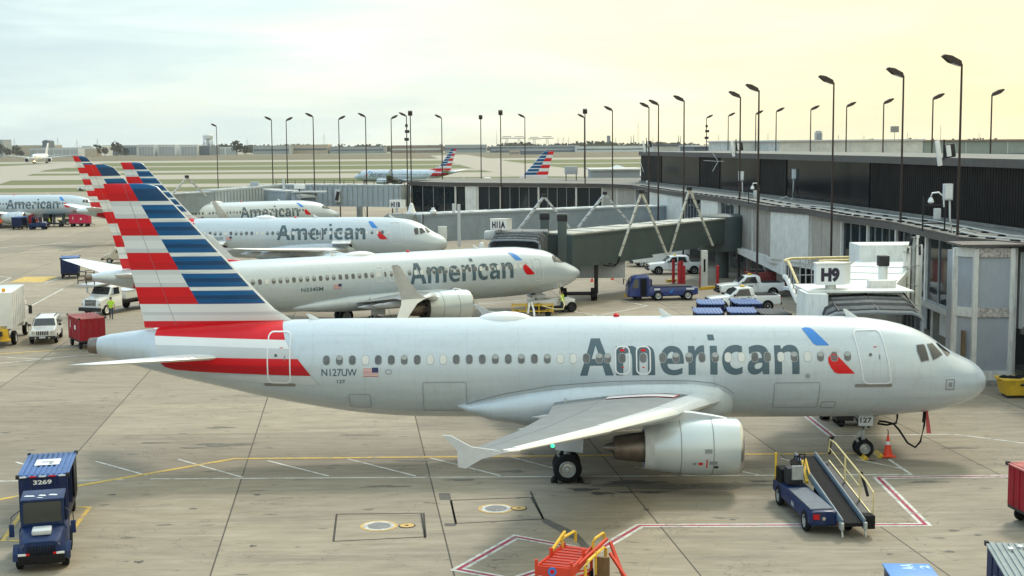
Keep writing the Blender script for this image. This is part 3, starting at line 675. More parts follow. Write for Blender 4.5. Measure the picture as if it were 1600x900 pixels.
def make_airliner(P):
    """P: dictionary of the type. local frame: x forward with 0 at the main gear, y to port, z up from the ground"""
    H = P['hull']; X0 = P['xg']; lx = lambda s: X0 - s
    GX = P.get('gearx',0.0)
    root = thing('airliner', P['label'], 'airliner', (0,0,0), 0, P['group'])
    det = P.get('detail', 2); fl = lambda p: Vector((X0-p.x, p.y, p.z))
    # fuselage
    mb = MB(); n = 48 if det > 1 else 24; rings = []
    ss = []; s_ = 0.0
    L = H.L
    for t in [0,.004,.012,.03,.07,.14,.25,.4,.6,.85,1.15,1.5,1.9,2.3,2.7,3.1,3.6,4.2,5,6]: ss.append(t)
    x = 7.0
    while x < L-.8: ss.append(x); x += 1.0 if x > 20 else 2.0
    ss += [L-.5, L-.2, L]
    for s_ in ss:
        zt, zb, w = H.sec(s_); zm = (zt+zb)/2; h = (zt-zb)/2
        if s_ == 0: h = w = .01
        rings.append([Vector((lx(s_), w*math.cos(2*math.pi*k/n), zm+h*math.sin(2*math.pi*k/n))) for k in range(n)])
    mb.loft(rings, SILVER); fus = mb.build('fuselage', root, 60)
    zt, zb, w = H.sec(L)
    mb = MB(); rr = (zt-zb)/2; zc = (zt+zb)/2
    mb.revolve((lx(L)+.02,0,zc),(-1,0,0.03),[(0,rr*1.0),(.16,rr*.98),(.42,rr*.86),(.43,rr*.74),(.2,rr*.62),(.1,0.01)],BROWNM,20); mb.build('exhaust_cone', root)
    # belly fairing
    mb = MB(); rings = []
    for s_, w_, z0, z1 in P['fairing']:
        ring = []
        for k in range(24):
            a = 2*math.pi*k/24; c, s2 = math.cos(a), math.sin(a)
            ring.append(Vector((lx(s_), w_*math.copysign(abs(c)**.75,c), (z0+z1)/2+(z1-z0)/2*math.copysign(abs(s2)**.85,s2))))
        rings.append(ring)
    mb.loft(rings, SILVER); fr = mb.build('belly_fairing', root, 60)
    # fin
    mb = MB(); rings = []
    for le, te, z, th in P['fin']:
        rings.append([Vector((p.x, p.z, z)) for p in airfoil(lx(le), lx(te), 0, th, 0)])
    fm = P['finmat']
    WED = PWHITE
    mb.loft(rings, lambda i,k: (WED if (k in (0,15)) and i > P.get('fedge',0) else fm)); mb.build('fin', root, 60)
    # stabilisers
    for sd in (-1,1):
        mb = MB(); rings = []
        for y, le, te, z, th in P['stab']: rings.append(airfoil(lx(le), lx(te), z, th, sd*y))
        mb.loft(rings, lambda i,k: SLATM if k in (0,1,15) else WHITE); mb.build('tailplane', root, 60)
        # wing
        W = P['wing']; mb = MB(); rings = []
        for y, le, te, z, th in W: rings.append(airfoil(lx(le)-.10*(te-le), lx(te), z, th, sd*y))
        def wm(i,k): return GREYP
        mb.loft(rings, wm); wing = mb.build('wing', root, 45)
        mb = MB()
        for (y0,le0,te0,z0,t0),(y1,le1,te1,z1,t1) in zip(W, W[1:]):
            A = []
            for y,le,te,z,th in ((y0+.04,le0,te0,z0,t0),(y1-.04 if y1 < W[-1][0] else y1,le1,te1,z1,t1)):
                c = te-le; sec = []
                for u, v in ((.0,0),(.02,.5),(.06,.8),(.13,1.02),(.16,1.06),(.16,-.8),(.08,-.75),(.02,-.45)):
                    sec.append(Vector((lx(le+u*c), sd*y, z+v*th*c*.47+.006*(1 if v>0 else -1))))
                A.append(sec)
            mb.loft(A, SLATM)
        mb.build('slat', wing, 40)
        # flap gap and aileron seams
        mb = MB()
        for (y0,le0,te0,z0,t0),(y1,le1,te1,z1,t1) in zip(W, W[1:]):
            for u, ww in ((.70,.035),(.18,.02)):
                q = []
                for y,le,te,z,th in ((y0,le0,te0,z0,t0),(y1,le1,te1,z1,t1)):
                    c = te-le; uu = (u-.1)/.9; tt = 5*th*(.2969*math.sqrt(uu)-.126*uu-.3516*uu*uu+.2843*uu**3-.1036*uu**4)*c*.9*1.15
                    xx = le+.1*c+uu*.9*c; q.append((Vector((lx(xx),sd*y,z+tt+.012)), Vector((lx(xx+ww),sd*y,z+tt+.012-ww*.05))))
                mb.poly([q[0][0],q[0][1],q[1][1],q[1][0]], SEAM)
        if det > 1:
            for fy in (.30,.52,.70):
                pass
        mb.build('flap_seam', wing, None)
        for fy in P['canoe']:
            # canoe fairings under the trailing edge
            for (y0,le0,te0,z0,t0),(y1,le1,te1,z1,t1) in zip(W, W[1:]):
                if y0 <= fy < y1:
                    u = (fy-y0)/(y1-y0); te = te0+(te1-te0)*u; le = le0+(le1-le0)*u; z = z0+(z1-z0)*u
                    mb = MB(); c = te-le; L0 = te-.42*c; Lc = .42*c+.75; rg = []
                    for q, r in ((0,.01),(.12,.10),(.35,.17),(.6,.16),(.85,.09),(1,.01)):
                        rg.append([Vector((lx(L0+q*Lc), sd*fy+r*.8*math.cos(a*math.pi/4), z-.22-.22*math.sin(q*math.pi)*.4+r*1.3*math.sin(a*math.pi/4)-q*.12)) for a in range(8)])
                    mb.loft(rg, LGREY); mb.build('flap_track_fairing', wing, 60)
        # wing tip device
        mb = MB(); y, le, te, z, th = W[-1]
        if P['tip'] == 'fence':
            pts = [(le+.05,z),(te-.25,z+.16),(te+.35,z+.50),(te+.62,z+.53),(te+.18,z+.05),(te+.16,z-.46),(te-.08,z-.50),(le+.85,z-.22)]
            mb.prism([(lx(a), sd*(y-.02), b_) for a, b_ in pts], (0,sd*.07,0), LGREY)
        elif P['tip'] == 'split':
            mb.loft([[Vector((lx(q),sd*(y+dy+k*.06),zz)) for q, k in ((a,0),((a+b_)/2,1),(b_,0),((a+b_)/2,-1))] for a, b_, dy, zz in ((le-.1,te,0,z),(le+.5,te+.15,.12,z+.35),(le+1.5,te+.7,.45,z+1.5),(le+2.0,te+.95,.7,z+2.15),(le+2.25,te+.95,.75,z+2.25))], LGREY)
            mb.loft([[Vector((lx(q),sd*(y+dy+k*.05),zz)) for q, k in ((a,0),((a+b_)/2,1),(b_,0),((a+b_)/2,-1))] for a, b_, dy, zz in ((le-.1,te,0,z),(le+.6,te+.1,.15,z-.3),(le+1.3,te+.5,.4,z-1.0),(le+1.5,te+.55,.45,z-1.15))], WHITE)
        else:
            mb.loft([[Vector((lx(q),sd*(y+dy+k*.06),zz)) for q, k in ((a,0),((a+b_)/2,1),(b_,0),((a+b_)/2,-1))] for a, b_, dy, zz in ((le,te,0,z),(le+.35,te+.15,.2,z+.15),(le+1.0,te+.5,.42,z+.9),(le+1.9,te+1.0,.55,z+2.0),(le+2.2,te+1.1,.58,z+2.4))], LGREY)
        mb.build({'fence':'wingtip_fence'}.get(P['tip'],'winglet'), wing, 60)
        if P['tip'] == 'fence' and det > 1:
            yy = W[-1][0]-1.3; mb = MB(); kk = (yy-W[-2][0])/(W[-1][0]-W[-2][0]); l_ = W[-2][1]+(W[-1][1]-W[-2][1])*kk; z_ = W[-2][3]+(W[-1][3]-W[-2][3])*kk
            mb.revolve((lx(l_)+.05,sd*yy,z_+.02),(0,0,1),[(-.06,.0),(-.03,.06),(.03,.06),(.07,0)],GREENL if sd < 0 else RED,10); mb.build('navigation_light', wing)
        # engine
        if det > 1:
            def top(y, u):
                for (y0,le0,te0,z0,t0),(y1,le1,te1,z1,t1) in zip(W, W[1:]):
                    if y0 <= y <= y1:
                        k = (y-y0)/(y1-y0); le = le0+(le1-le0)*k; te = te0+(te1-te0)*k; z = z0+(z1-z0)*k; th = t0+(t1-t0)*k; c = te-le; uu = (u-.1)/.9
                        return Vector((lx(le+u*c), sd*y, z+5*th*(.2969*math.sqrt(uu)-.126*uu-.3516*uu*uu+.2843*uu**3-.1036*uu**4)*c*.9*1.15+.02))
            mb = MB()
            for i in range(8):
                u0, u1 = .22+.055*i, .22+.055*(i+1)
                mb.poly([top(2.75,u0),top(2.75,u1),top(3.45,u1),top(3.45,u0)], PWHITE)
                for y0, y1 in ((2.68,2.76),(3.44,3.52)): mb.poly([top(y0,u0),top(y0,u1),top(y1,u1),top(y1,u0)], RED)
            mb.poly([top(2.68,.215),top(2.68,.225),top(3.52,.225),top(3.52,.215)], RED)
            for v in mb.bm.verts: v.co.z += .012
            NOFIX('walkway_marking', mb, wing)
        E = P['eng']; ey = sd*E['y']; ez = E['z']; s0 = E['s0']; k_ = E['r']; Ln = E['len']
        eng = MB(); prof = [(.32,.80),(.10,.80),(.02,.86),(0,.90),(.04,.95),(.14,1.0)]
        eng.revolve((lx(s0),ey,ez),(-1,0,0),[(d,r*k_) for d, r in [(1.0,.76),(.32,.78),(.10,.82),(.02,.87),(0,.90),(.03,.935),(.15,.97)]],BARE,40)
        eng.revolve((lx(s0),ey,ez),(-1,0,0),[(d if d < 1.3 else d*Ln/3.7,r*k_) for d, r in [(.15,.972),(.5,1.0),(1.0,1.02),(1.6,1.02),(2.2,.985),(2.9,.90),(3.35,.83)]],P['nacelle'],40)
        # rear nozzle ring, with sawteeth where the type has them
        nn = 40; rg = []
        for q, r in ((3.35*Ln/3.7,.83),(Ln,.765)):
            rg.append([Vector((lx(s0)-q-((.16 if (k%4) < 2 else -.16) if (E.get('chev') and q == Ln) else 0), ey+r*k_*math.cos(2*math.pi*k/nn), ez+r*k_*math.sin(2*math.pi*k/nn))) for k in range(nn)])
        rg.append([Vector((lx(s0)-Ln+.35, ey+.70*k_*math.cos(2*math.pi*k/nn), ez+.70*k_*math.sin(2*math.pi*k/nn))) for k in range(nn)])
        eng.loft(rg, DARKM if E.get('chev') else LGREY)
        for q in (1.15,2.35): 
            rq = 1.026 if q < 2 else .972
            eng.revolve((lx(s0),ey,ez),(-1,0,0),[(q*Ln/3.7,rq*k_),(q*Ln/3.7+.02,(rq+.002)*k_),(q*Ln/3.7+.035,rq*k_)],SEAM,40)
        en = eng.build('engine', root, 40)
        mb = MB(); mb.revolve((lx(s0)-.75,ey,ez),(-1,0,0),[(0,.77*k_),(.02,.3*k_),(.03,.02)],DARKM,24)
        for b_ in range(18):
            a = 2*math.pi*b_/18; mb.bar((lx(s0)-.68,ey+.22*k_*math.cos(a),ez+.22*k_*math.sin(a)),(lx(s0)-.70,ey+.75*k_*math.cos(a+.2),ez+.75*k_*math.sin(a+.2)),.05,.12,DARKM)
        mb.revolve((lx(s0)-.35,ey,ez),(-1,0,0),[(0,.01),(.12,.10*k_),(.4,.25*k_)],LGREY,16); mb.build('fan', en)
        mb = MB(); mb.revolve((lx(s0)-Ln+.3,ey,ez),(-1,0,-.02),[(0,.52*k_),(.3,.53*k_),(.9,.48*k_),(1.45,.40*k_),(1.46,.37*k_),(1.2,.33*k_)],BROWNM,28)
        mb.revolve((lx(s0)-Ln-.6,ey,ez),(-1,0,-.02),[(0,.27*k_),(.5,.22*k_),(.9,.10*k_),(1.0,.0)],BROWNM,20); mb.build('exhaust_nozzle', en)
        if det > 1 and sd == -1:
            for dx, z_, w_, h2, m in ((1.05,-.42,.30,.13,SEAM),(1.0,-.60,.16,.10,DARKM),(1.60,-.45,.16,.10,RED),(1.42,-.45,.05,.34,RED),(1.85,-.45,.12,.09,SEAM),(1.25,.05,.28,.16,SEAM)):
                mb = MB(); yy = lambda z: ey-math.sqrt((k_*1.035)**2-z*z)
                mb.poly([(lx(s0+dx),yy(z_-h2/2),ez+z_-h2/2),(lx(s0+dx+w_),yy(z_-h2/2),ez+z_-h2/2),(lx(s0+dx+w_),yy(z_+h2/2),ez+z_+h2/2),(lx(s0+dx),yy(z_+h2/2),ez+z_+h2/2)], m); NOFIX('stencil', mb, en)
        # pylon
        wy = [w_ for w_ in W]; 
        for (y0,le0,te0,z0,t0),(y1,le1,te1,z1,t1) in zip(W, W[1:]):
            if y0 <= E['y'] < y1: u = (E['y']-y0)/(y1-y0); le = le0+(le1-le0)*u; zz = z0+(z1-z0)*u; ch = (te0-le0)+((te1-le1)-(te0-le0))*u
        mb = MB(); rg = []
        for s_, zb_, zt_, w_ in ((s0+.55,ez+k_*.97,ez+k_*1.03,.03),(s0+1.1,ez+k_*.9,ez+k_*1.14,.13),(le-.2,ez+k_*.8,zz+.02,.17),(le+.8,ez+k_*.7,zz+.10,.17),(le+2.3,ez+k_*.62,zz,.14),(le+min(3.6,ch*.8),zz-.32,zz-.08,.06)):
            rg.append([Vector((lx(s_),ey+a*w_,b_)) for a, b_ in ((-1,zb_),(1,zb_),(1,zt_-.04),(0,zt_),(-1,zt_-.04))])
        mb.loft(rg, P.get('pylonmat',LGREY)); mb.build('pylon', en, 40)
        # strake
        mb = MB(); mb.prism([(lx(s0+.8),ey+sd*0+k_*.72*(-sd),ez+k_*.72),(lx(s0+2.0),ey+k_*.72*(-sd),ez+k_*.72),(lx(s0+1.9),ey+k_*.9*(-sd),ez+k_*.9)],(0,.03,.0),LGREY); mb.build('strake', en, 30)
    # landing gear
    def wheel(par, x, y, r, w, side):
        mb = MB(); mb.revolve((x,y-side*w/2,r),(0,side,0),[(0,r*.55),(.0,r*.80),(w*.12,r*.95),(w*.3,r),(w*.7,r),(w*.88,r*.95),(w,r*.80),(w,r*.62),(w-.14,r*.57)],TYRE,28)
        mb.revolve((x,y-side*(w/2-.03),r),(0,side,0),[(0,.02),(.0,r*.56),(w-.03,r*.575),(w-.02,r*.54),(w-.10,r*.46),(w-.16,r*.40),(w-.14,r*.2),(w-.04,r*.15),(w-.03,0)],HUB,24)
        return mb.build('wheel', par, 35)
    G = P['gear']
    for sd in (-1,1):
        mb = MB(); gy = sd*G['track']; r = G['r']
        mb.cyl((0,gy,r),(0,gy,G['top']),.13,STRUT,n=14); mb.cyl((0,gy,r),(0,gy,r+.75),.085,CHROME,n=14); mb.cyl((0,gy-.5,r),(0,gy+.5,r),.09,STRUT,n=12)
        mb.bar((0,gy,G['top']-.5),(0,gy-sd*1.5,G['top']+.1),.10,.12,STRUT); mb.bar((-.15,gy,r+.1),(-.38,gy,r+.5),.07,.09,STRUT); mb.bar((-.38,gy,r+.5),(-.1,gy,r+.95),.07,.09,STRUT)
        mb.tube([(.12,gy,r+.05),(.2,gy,r+.6),(.15,gy,G['top']-.2)],.018,BLACK,5)
        for v in mb.bm.verts: v.co.x += GX
        mg = mb.build('main_gear', root)
        for o_ in (-1,1): wheel(mg, GX, gy+o_*.44, r, .40, o_)
        mb = MB(); mb.prism([(.62,gy+sd*.32,r+.62),(.70,gy+sd*.32,G['top']),(-.55,gy+sd*.32,G['top']),(-.48,gy+sd*.32,r+.75)],(0,sd*.05,.0),LGREY); mb.build('gear_door', mg).location.x = GX
    nx = lx(G['ns']); r = G['nr']; mb = MB()
    mb.cyl((nx,0,r),(nx,0,G['ntop']),.085,STRUT,n=14); mb.cyl((nx,0,r),(nx,0,r+.5),.06,CHROME,n=12); mb.cyl((nx,-.28,r),(nx,.28,r),.06,STRUT,n=10)
    mb.bar((nx+.05,0,r+.9),(nx+.9,0,G['ntop']),.08,.09,STRUT); mb.box((nx+.08,0,r+.95),(.16,.40,.20),STRUT); mb.bar((nx-.1,0,r+.1),(nx-.32,0,r+.4),.06,.12,STRUT); mb.bar((nx-.32,0,r+.4),(nx-.08,0,r+.7),.06,.12,STRUT)
    for sy in (-1,1): mb.cyl((nx+.12,sy*.16,r+.95),(nx+.2,sy*.16,r+.95),.09,VGLASS,n=12)
    for sy in (-1,1): mb.bar((nx,sy*.12,r+.8),(nx-.35,sy*.2,r+1.3),.035,.035,DARKM)
    ng = mb.build('nose_gear', root)
    for o_ in (-1,1): wheel(ng, nx, o_*.25, r, .22, o_)
    for sy in (-1,1):
        mb = MB(); mb.box((nx+.0,sy*.38,G['ntop']-.42),(.62,.03,.55),LGREY)
        if P.get('gearnum') and sy == -1: flat_text(mb, P['gearnum'], (nx-.24,-.40,G['ntop']-.56), (1,0,0), (0,0,1), .48, .22, DARKM)
        mb.build('gear_door', ng, 30)
    # cabin windows
    for sd in P['sides']:
        for i, s_ in enumerate(P['windows']):
            mb = MB(); zc = P['winz']; w_, h_ = .265, .37
            o_ = rrect(s_,zc,w_+.035,h_+.035,.135,4); q = rrect(s_,zc,w_,h_,.12,4); open_ = (random.random() < (.86 if 7.3 < s_ < 17.3 else P.get('openp',.66)))
            polys = ring_polys(o_,q,WFRAME) + [(q, WDARK if open_ else WSHUT)]
            if open_ and random.random() < .45:       # blind half down
                polys[-1] = (q, WDARK); b_ = rrect(s_,zc+h_*.25,w_-.01,h_*.46,.10,2); 
                conform(mb, polys, H, sd, None, .010, 5, .15, xf=fl); conform(mb, [(b_,WHALF)], H, sd, None, .014, 5, .15, xf=fl)
            else: conform(mb, polys, H, sd, None, .010, 5, .15, xf=fl)
            NOFIX('window', mb, root)
        # doors
        for (s0, s1, z0, z1, kind) in P['doors']:
            mb = MB(); cs, cz, w_, h_ = (s0+s1)/2, (z0+z1)/2, s1-s0, z1-z0; sh = P.get('shear',{}).get(kind,0)
            t_ = .055 if kind != 'hold' else .02
            rad = .22 if kind != 'hold' else .08
            o_ = rrect(cs,cz,w_,h_,rad,4,sh); q = rrect(cs,cz,w_-2*t_,h_-2*t_,rad-t_*.8,4,sh)
            conform(mb, ring_polys(o_,q,PWHITE if kind != 'hold' else SEAM), H, sd, None, .024, .4, .12, xf=fl)
            if kind in ('front','rear') and det > 1:
                conform(mb, [(rrect(cs,z0-.06,w_+.35,.14,.06,2),SILL)], H, sd, None, .022, .4, .1, xf=fl)
                conform(mb, [(rrect(cs+.12,cz+.12,.13,.13,.06,3),WDARK),(rrect(cs-.25,cz+.02,.05,.2,.02,2),SEAM),(rrect(cs-.1,cz+.42,.14,.03,.01,2),RED)], H, sd, None, .022, .4, .1, xf=fl)
            if kind == 'over' and det > 1:
                conform(mb, [(rrect(cs,z1-.17,.20,.09,.02,2),RED),(rrect(cs,z0+.30,.10,.05,.02,2),RED)], H, sd, None, .018, .4, .1, xf=fl)
            NOFIX('door' if kind in ('front','rear') else ('exit_hatch' if kind == 'over' else 'cargo_door'), mb, root)
        # lettering and symbol
        def word(txt, sa, sb, za, zb_, m, off, name):
            me, (x0,x1,y0,y1) = glyph_mesh() if name == 'lettering' else text_mesh(txt, off); b = bmesh.new(); b.from_mesh(me); bpy.data.meshes.remove(me)
            for v in b.verts:
                u = (v.co.x-x0)/(x1-x0); s_ = (sa+(sb-sa)*u) if sd < 0 else (sb+(sa-sb)*u)
                v.co = Vector((s_, za+(v.co.y-y0)/(y1-y0)*(zb_-za), 0))
            mb = MB(); cut_and_map(mb, b, [m], H, sd, .008, 1.0, .12, fl); NOFIX(name, mb, root)
        T = P['title']; word('American', T[0], T[1], T[2], T[3], LETTER, .028, 'lettering')
        if P.get('reg'):
            g = P['reg']; word(g[0], g[1], g[2], g[3], g[4], LETTER, .010, 'registration')
        if P.get('reg2') and det > 1:
            g = P['reg2']; word(g[0], g[1], g[2], g[3], g[4], LETTER, .015, 'fleet_number')
        mb = MB(); (bs, bz) = P['symbol']; flp = lambda q: q
        def sym(pts): return [(bs - a, bz + b_) for a, b_ in pts]
        conform(mb, [(sym([(0,.66),(.16,.70),(.34,.68),(.46,.62),(1.04,.02),(.52,.02),(.38,.10)]),SKYB)], H, sd, None, .010, .3, .12, xf=fl)
        conform(mb, [(sym([(.70,-.12),(.95,-.09),(1.25,-.06),(1.45,-.16),(1.50,-.28),(1.38,-.22),(1.12,-.25),(1.02,-.34),(.92,-.5),(.80,-.3)]),PGREY)], H, sd, None, .009, .3, .12, xf=fl)
        conform(mb, [(sym([(.94,-.50),(1.02,-.38),(1.18,-.30),(1.27,-.31),(2.05,-1.12),(1.36,-1.12),(1.20,-1.06),(1.04,-.84),(.96,-.66)]),RED)], H, sd, None, .010, .3, .12, xf=fl)
        NOFIX('airline_symbol', mb, root)
        # small flag
        if P.get('flag'):
            fs, fz = P['flag']; mb = MB(); pl = []
            for k in range(7): pl.append(([(fs-.0,fz+k*.052),(fs-.62,fz+k*.052),(fs-.62,fz+k*.052+.027),(fs,fz+k*.052+.027)], DRED)); pl.append(([(fs,fz+k*.052+.027),(fs-.62,fz+k*.052+.027),(fs-.62,fz+k*.052+.052),(fs,fz+k*.052+.052)], PWHITE))
            conform(mb, pl, H, sd, None, .008, 2, .3, xf=fl); conform(mb, [([(fs-.36,fz+.16),(fs-.62,fz+.16),(fs-.62,fz+.37),(fs-.36,fz+.37)],NAVY)], H, sd, None, .012, 2, .3, xf=fl); NOFIX('flag', mb, root)
        # tail stripes on the fuselage
        mb = MB()
        for pts, m in P['stripes']: conform(mb, [(pts,m)], H, sd, None, .016, .35, .06, xf=fl)
        NOFIX('tail_stripes', mb, root)
        # cockpit side windows
        for pts in P['cockpit']:
            mb = MB(); conform(mb, [(pts,GLASS)], H, sd, None, .012, .15, .06, xf=fl)
            c = (sum(p[0] for p in pts)/len(pts), sum(p[1] for p in pts)/len(pts)); 
            o_ = [(c[0]+(p[0]-c[0])*1.10, c[1]+(p[1]-c[1])*1.10) for p in pts]
            conform(mb, ring_polys(o_,pts,SEAM), H, sd, None, .009, .15, .06, xf=fl); NOFIX('cockpit_window', mb, root)
        if P.get('marks'):
            for grp in P['marks']:
                mb = MB()
                for pts, m in grp: conform(mb, [(pts,m)], H, sd, None, .009, .4, .12, xf=fl)
                NOFIX('service_panel', mb, root)
    # antennas, dome
    for s_, h_ in P['blades']:
        mb = MB(); z = H.sec(s_)[0]-.03; mb.loft([[Vector((lx(s_)+a,b_,z)) for a, b_ in ((.26,0),(0,.04),(-.22,0),(0,-.04))],[Vector((lx(s_)+a-.34,b_,z+h_)) for a, b_ in ((.08,0),(0,.015),(-.06,0),(0,-.015))]],WHITE); mb.build('antenna', root, 60)
    if P.get('dome'):
        s_, Ld, hd = P['dome']; mb = MB(); rg = []; z = H.sec(s_)[0]
        for q, r in ((-1,.02),(-.9,.42),(-.7,.68),(-.4,.9),(0,1),(.4,.9),(.7,.66),(.9,.4),(1,.02)):
            rg.append([Vector((lx(s_)+q*Ld/2, .55*r*math.cos(a*math.pi/8), z-.10+hd*r*max(-.5,math.sin(a*math.pi/8)))) for a in range(16)])
        mb.loft(rg, WHITE); mb.build('satcom_dome', root, 60)
    mb = MB(); s_ = P['beacon']; z = H.sec(s_)[0]; mb.revolve((lx(s_),0,z-.02),(0,0,1),[(0,.13),(.08,.13),(.15,.06),(.17,0)],RED,12); mb.build('beacon', root)
    return root
# ---- types
hull320 = Hull(A320P)
DN = DA-1.95
def sN(px): return NX-gx(px,DN)
def zN(px,py): return at(px,py,DN).z
def P2(l, d=None):
    d = d or DN
    return [(NX-gx(x,d), at(x,y,d).z) for x, y in l]
XG320 = 17.71
def z1(py): return at(235,py,DA).z
BAND = (z1(287)-z1(475))/7.0
fin320 = fin_mat('fin_paint_a', z1(287), BAND, XG320-sA(208), (gx(308,DA)-gx(205,DA))/(z1(287)-z1(475)))
def fin_secs(pts): return pts
F320 = [(sA(470),sA(395),z1(500)-.10,.05),(sA(447),sA(222),z1(496),.07),(sA(428),sA(219),z1(484),.085),(sA(400),sA(213),z1(455),.09),(sA(330),sA(196),z1(378),.09),(sA(262),sA(173),z1(303),.09),(sA(252),sA(169),z1(292),.085),(sA(240),sA(167.5),z1(288),.06),(sA(226),sA(168),z1(286.6),.02)][::1]
F320[0] = (sA(470),sA(224),z1(503)-.25,.03)
stripes320 = [
 (P2([(226,516),(300,510),(350,506.5),(400,503.5),(428,502),(431,512),(440,534.5),(226,532)]),RED),
 (P2([(226,532),(440,534.5),(448,547),(300,545),(229,545)]),PWHITE),
 (P2([(229,545),(300,545),(448,547),(461,562),(233,562.5)]),PGREY),
 (P2([(233,562.5),(461,562),(470,573),(237,574)]),RED),
 (P2([(237,574),(470,573),(482,588),(300,586),(258,584),(243,580)]),DRED),
 (P2([(300,590),(482,588),(495,603),(420,602),(345,597)]),PGREY)]
wl = [507+20.45*i for i in range(22)]+[949.5,972.5,1005.5,1036,1057,1077.5,1098,1119,1139,1160,1181,1201,1222,1243,1264,1284.5,1306,1327]
T320 = (sN(906),sN(1251),zN(1080,585.5),zN(1080,526.0))
ck320 = [P2([(1438,541.5),(1450,540.8),(1452,543),(1454.5,562.5),(1442,564.5),(1437.5,550)], DA-1.75),
         P2([(1455.5,540.5),(1466,540),(1478.5,555.5),(1460,562)], DA-1.6),
         P2([(1467.5,538.2),(1471,537.4),(1489.5,552.5),(1480,555.2)], DA-1.0)]
FL_ = [(726,634),(745,627),(790,615),(860,602.5),(950,595.5),(1020,594),(1080,594.5),(1115,598),(1135,605),(1149,615)]
FLINE = [(P2([a, b_, (b_[0],b_[1]+1.1), (a[0],a[1]+1.1)]), SEAM) for a, b_ in zip(FL_, FL_[1:])]
SPEC320 = dict(hull=hull320, xg=XG320, fin=F320, finmat=fin320, fedge=1,
  gearx=-.22, label='silver narrow-body airliner parked broadside across the foreground, N127UW behind its windows', group='narrow-body airliners at the gates',
  fairing=[(10.8,1.2,2.2,3.2),(11.0,1.78,1.95,3.55),(11.6,2.12,1.70,3.86),(12.6,2.26,1.55,4.0),(15,2.28,1.5,4.0),(17.5,2.25,1.5,3.84),(19.5,2.16,1.6,3.52),(21,1.98,1.85,3.12),(21.9,1.80,2.2,2.85),(22.4,1.5,2.45,2.78)],
  stab=[(.5,31.7,35.2,4.62,.09),(1.0,32.1,35.3,4.66,.09),(6.0,35.65,36.95,5.2,.09),(6.22,36.1,37.0,5.22,.04)],
  wing=[(1.6,11.2,18.3,2.82,.10),(2.1,11.55,18.35,2.86,.10),(6.4,13.75,18.75,3.20,.11),(11.5,16.7,19.95,3.64,.11),(16.6,19.85,21.45,4.14,.10),(16.95,20.2,21.6,4.18,.08)],
  tip='fence', canoe=(4.4,8.2,11.6), nacelle=mat('nacelle_paint',(.52,.58,.61),.3,.25,.04,.8,.5), pylonmat=LGREY,
  eng=dict(y=5.75,z=1.78,s0=11.3,r=1.10,len=3.75), gear=dict(track=3.795,r=.575,top=2.9,ns=5.07,nr=.39,ntop=2.1), gearnum='127',
  sides=(-1,1), windows=[sN(p) for p in wl], winz=zN(1000,559.8), openp=.75,
  doors=[(sN(1391),sN(1345),zN(1368,600),zN(1368,518.5),'front'),(sN(450),sN(412),zN(430,601),zN(430,522),'rear'),(sN(985),sN(961),zN(972,585),zN(972,542),'over'),(sN(1017.5),sN(994),zN(1005,585),zN(1005,542),'over'),
         (sN(1284),sN(1212),zN(1248,640),zN(1248,597.5),'hold'),(sN(727),sN(658),zN(690,646),zN(690,597),'hold'),(sN(575),sN(540),zN(560,641),zN(560,617),'hold')], shear={'front':.16},
  title=T320, reg=('N127UW',sN(499),sN(555),zN(527,588),zN(527,576.5)), reg2=('127',sN(523),sN(536),zN(530,599.5),zN(530,594)), symbol=(sN(1260),zN(1280,542)),
  flag=(sN(565),zN(577,588.3)), stripes=stripes320, cockpit=ck320,
  blades=[(sA(1332),.36),(sA(1043),.36),(sA(492),.26)], dome=(sA(789),2.35,.36), beacon=sA(963),
  marks=[FLINE, ring_polys(P2([(1484,594),(1499,594),(1499,611),(1484,611)]),P2([(1485.5,595.5),(1497.5,595.5),(1497.5,609.5),(1485.5,609.5)]),SEAM)+[(P2([(1488.5,599),(1495,599),(1495,606),(1488.5,606)]),SEAM)],
   ring_polys(P2([(1289,630),(1312,629),(1312,641),(1289,641)]),P2([(1290,631),(1311,630),(1311,640),(1290,640)]),SEAM),
   ring_polys(rrect(sN(605),zN(605,581),.27,.2,.09,3),rrect(sN(605),zN(605,581),.22,.15,.07,3),SEAM),ring_polys(rrect(sN(1264),zN(1264,587.5),.2,.2,.09,3),rrect(sN(1264),zN(1264,587.5),.15,.15,.07,3),SEAM)+[(rrect(sN(1264),zN(1264,587.5),.06,.06,.02,2),DARKM)]])
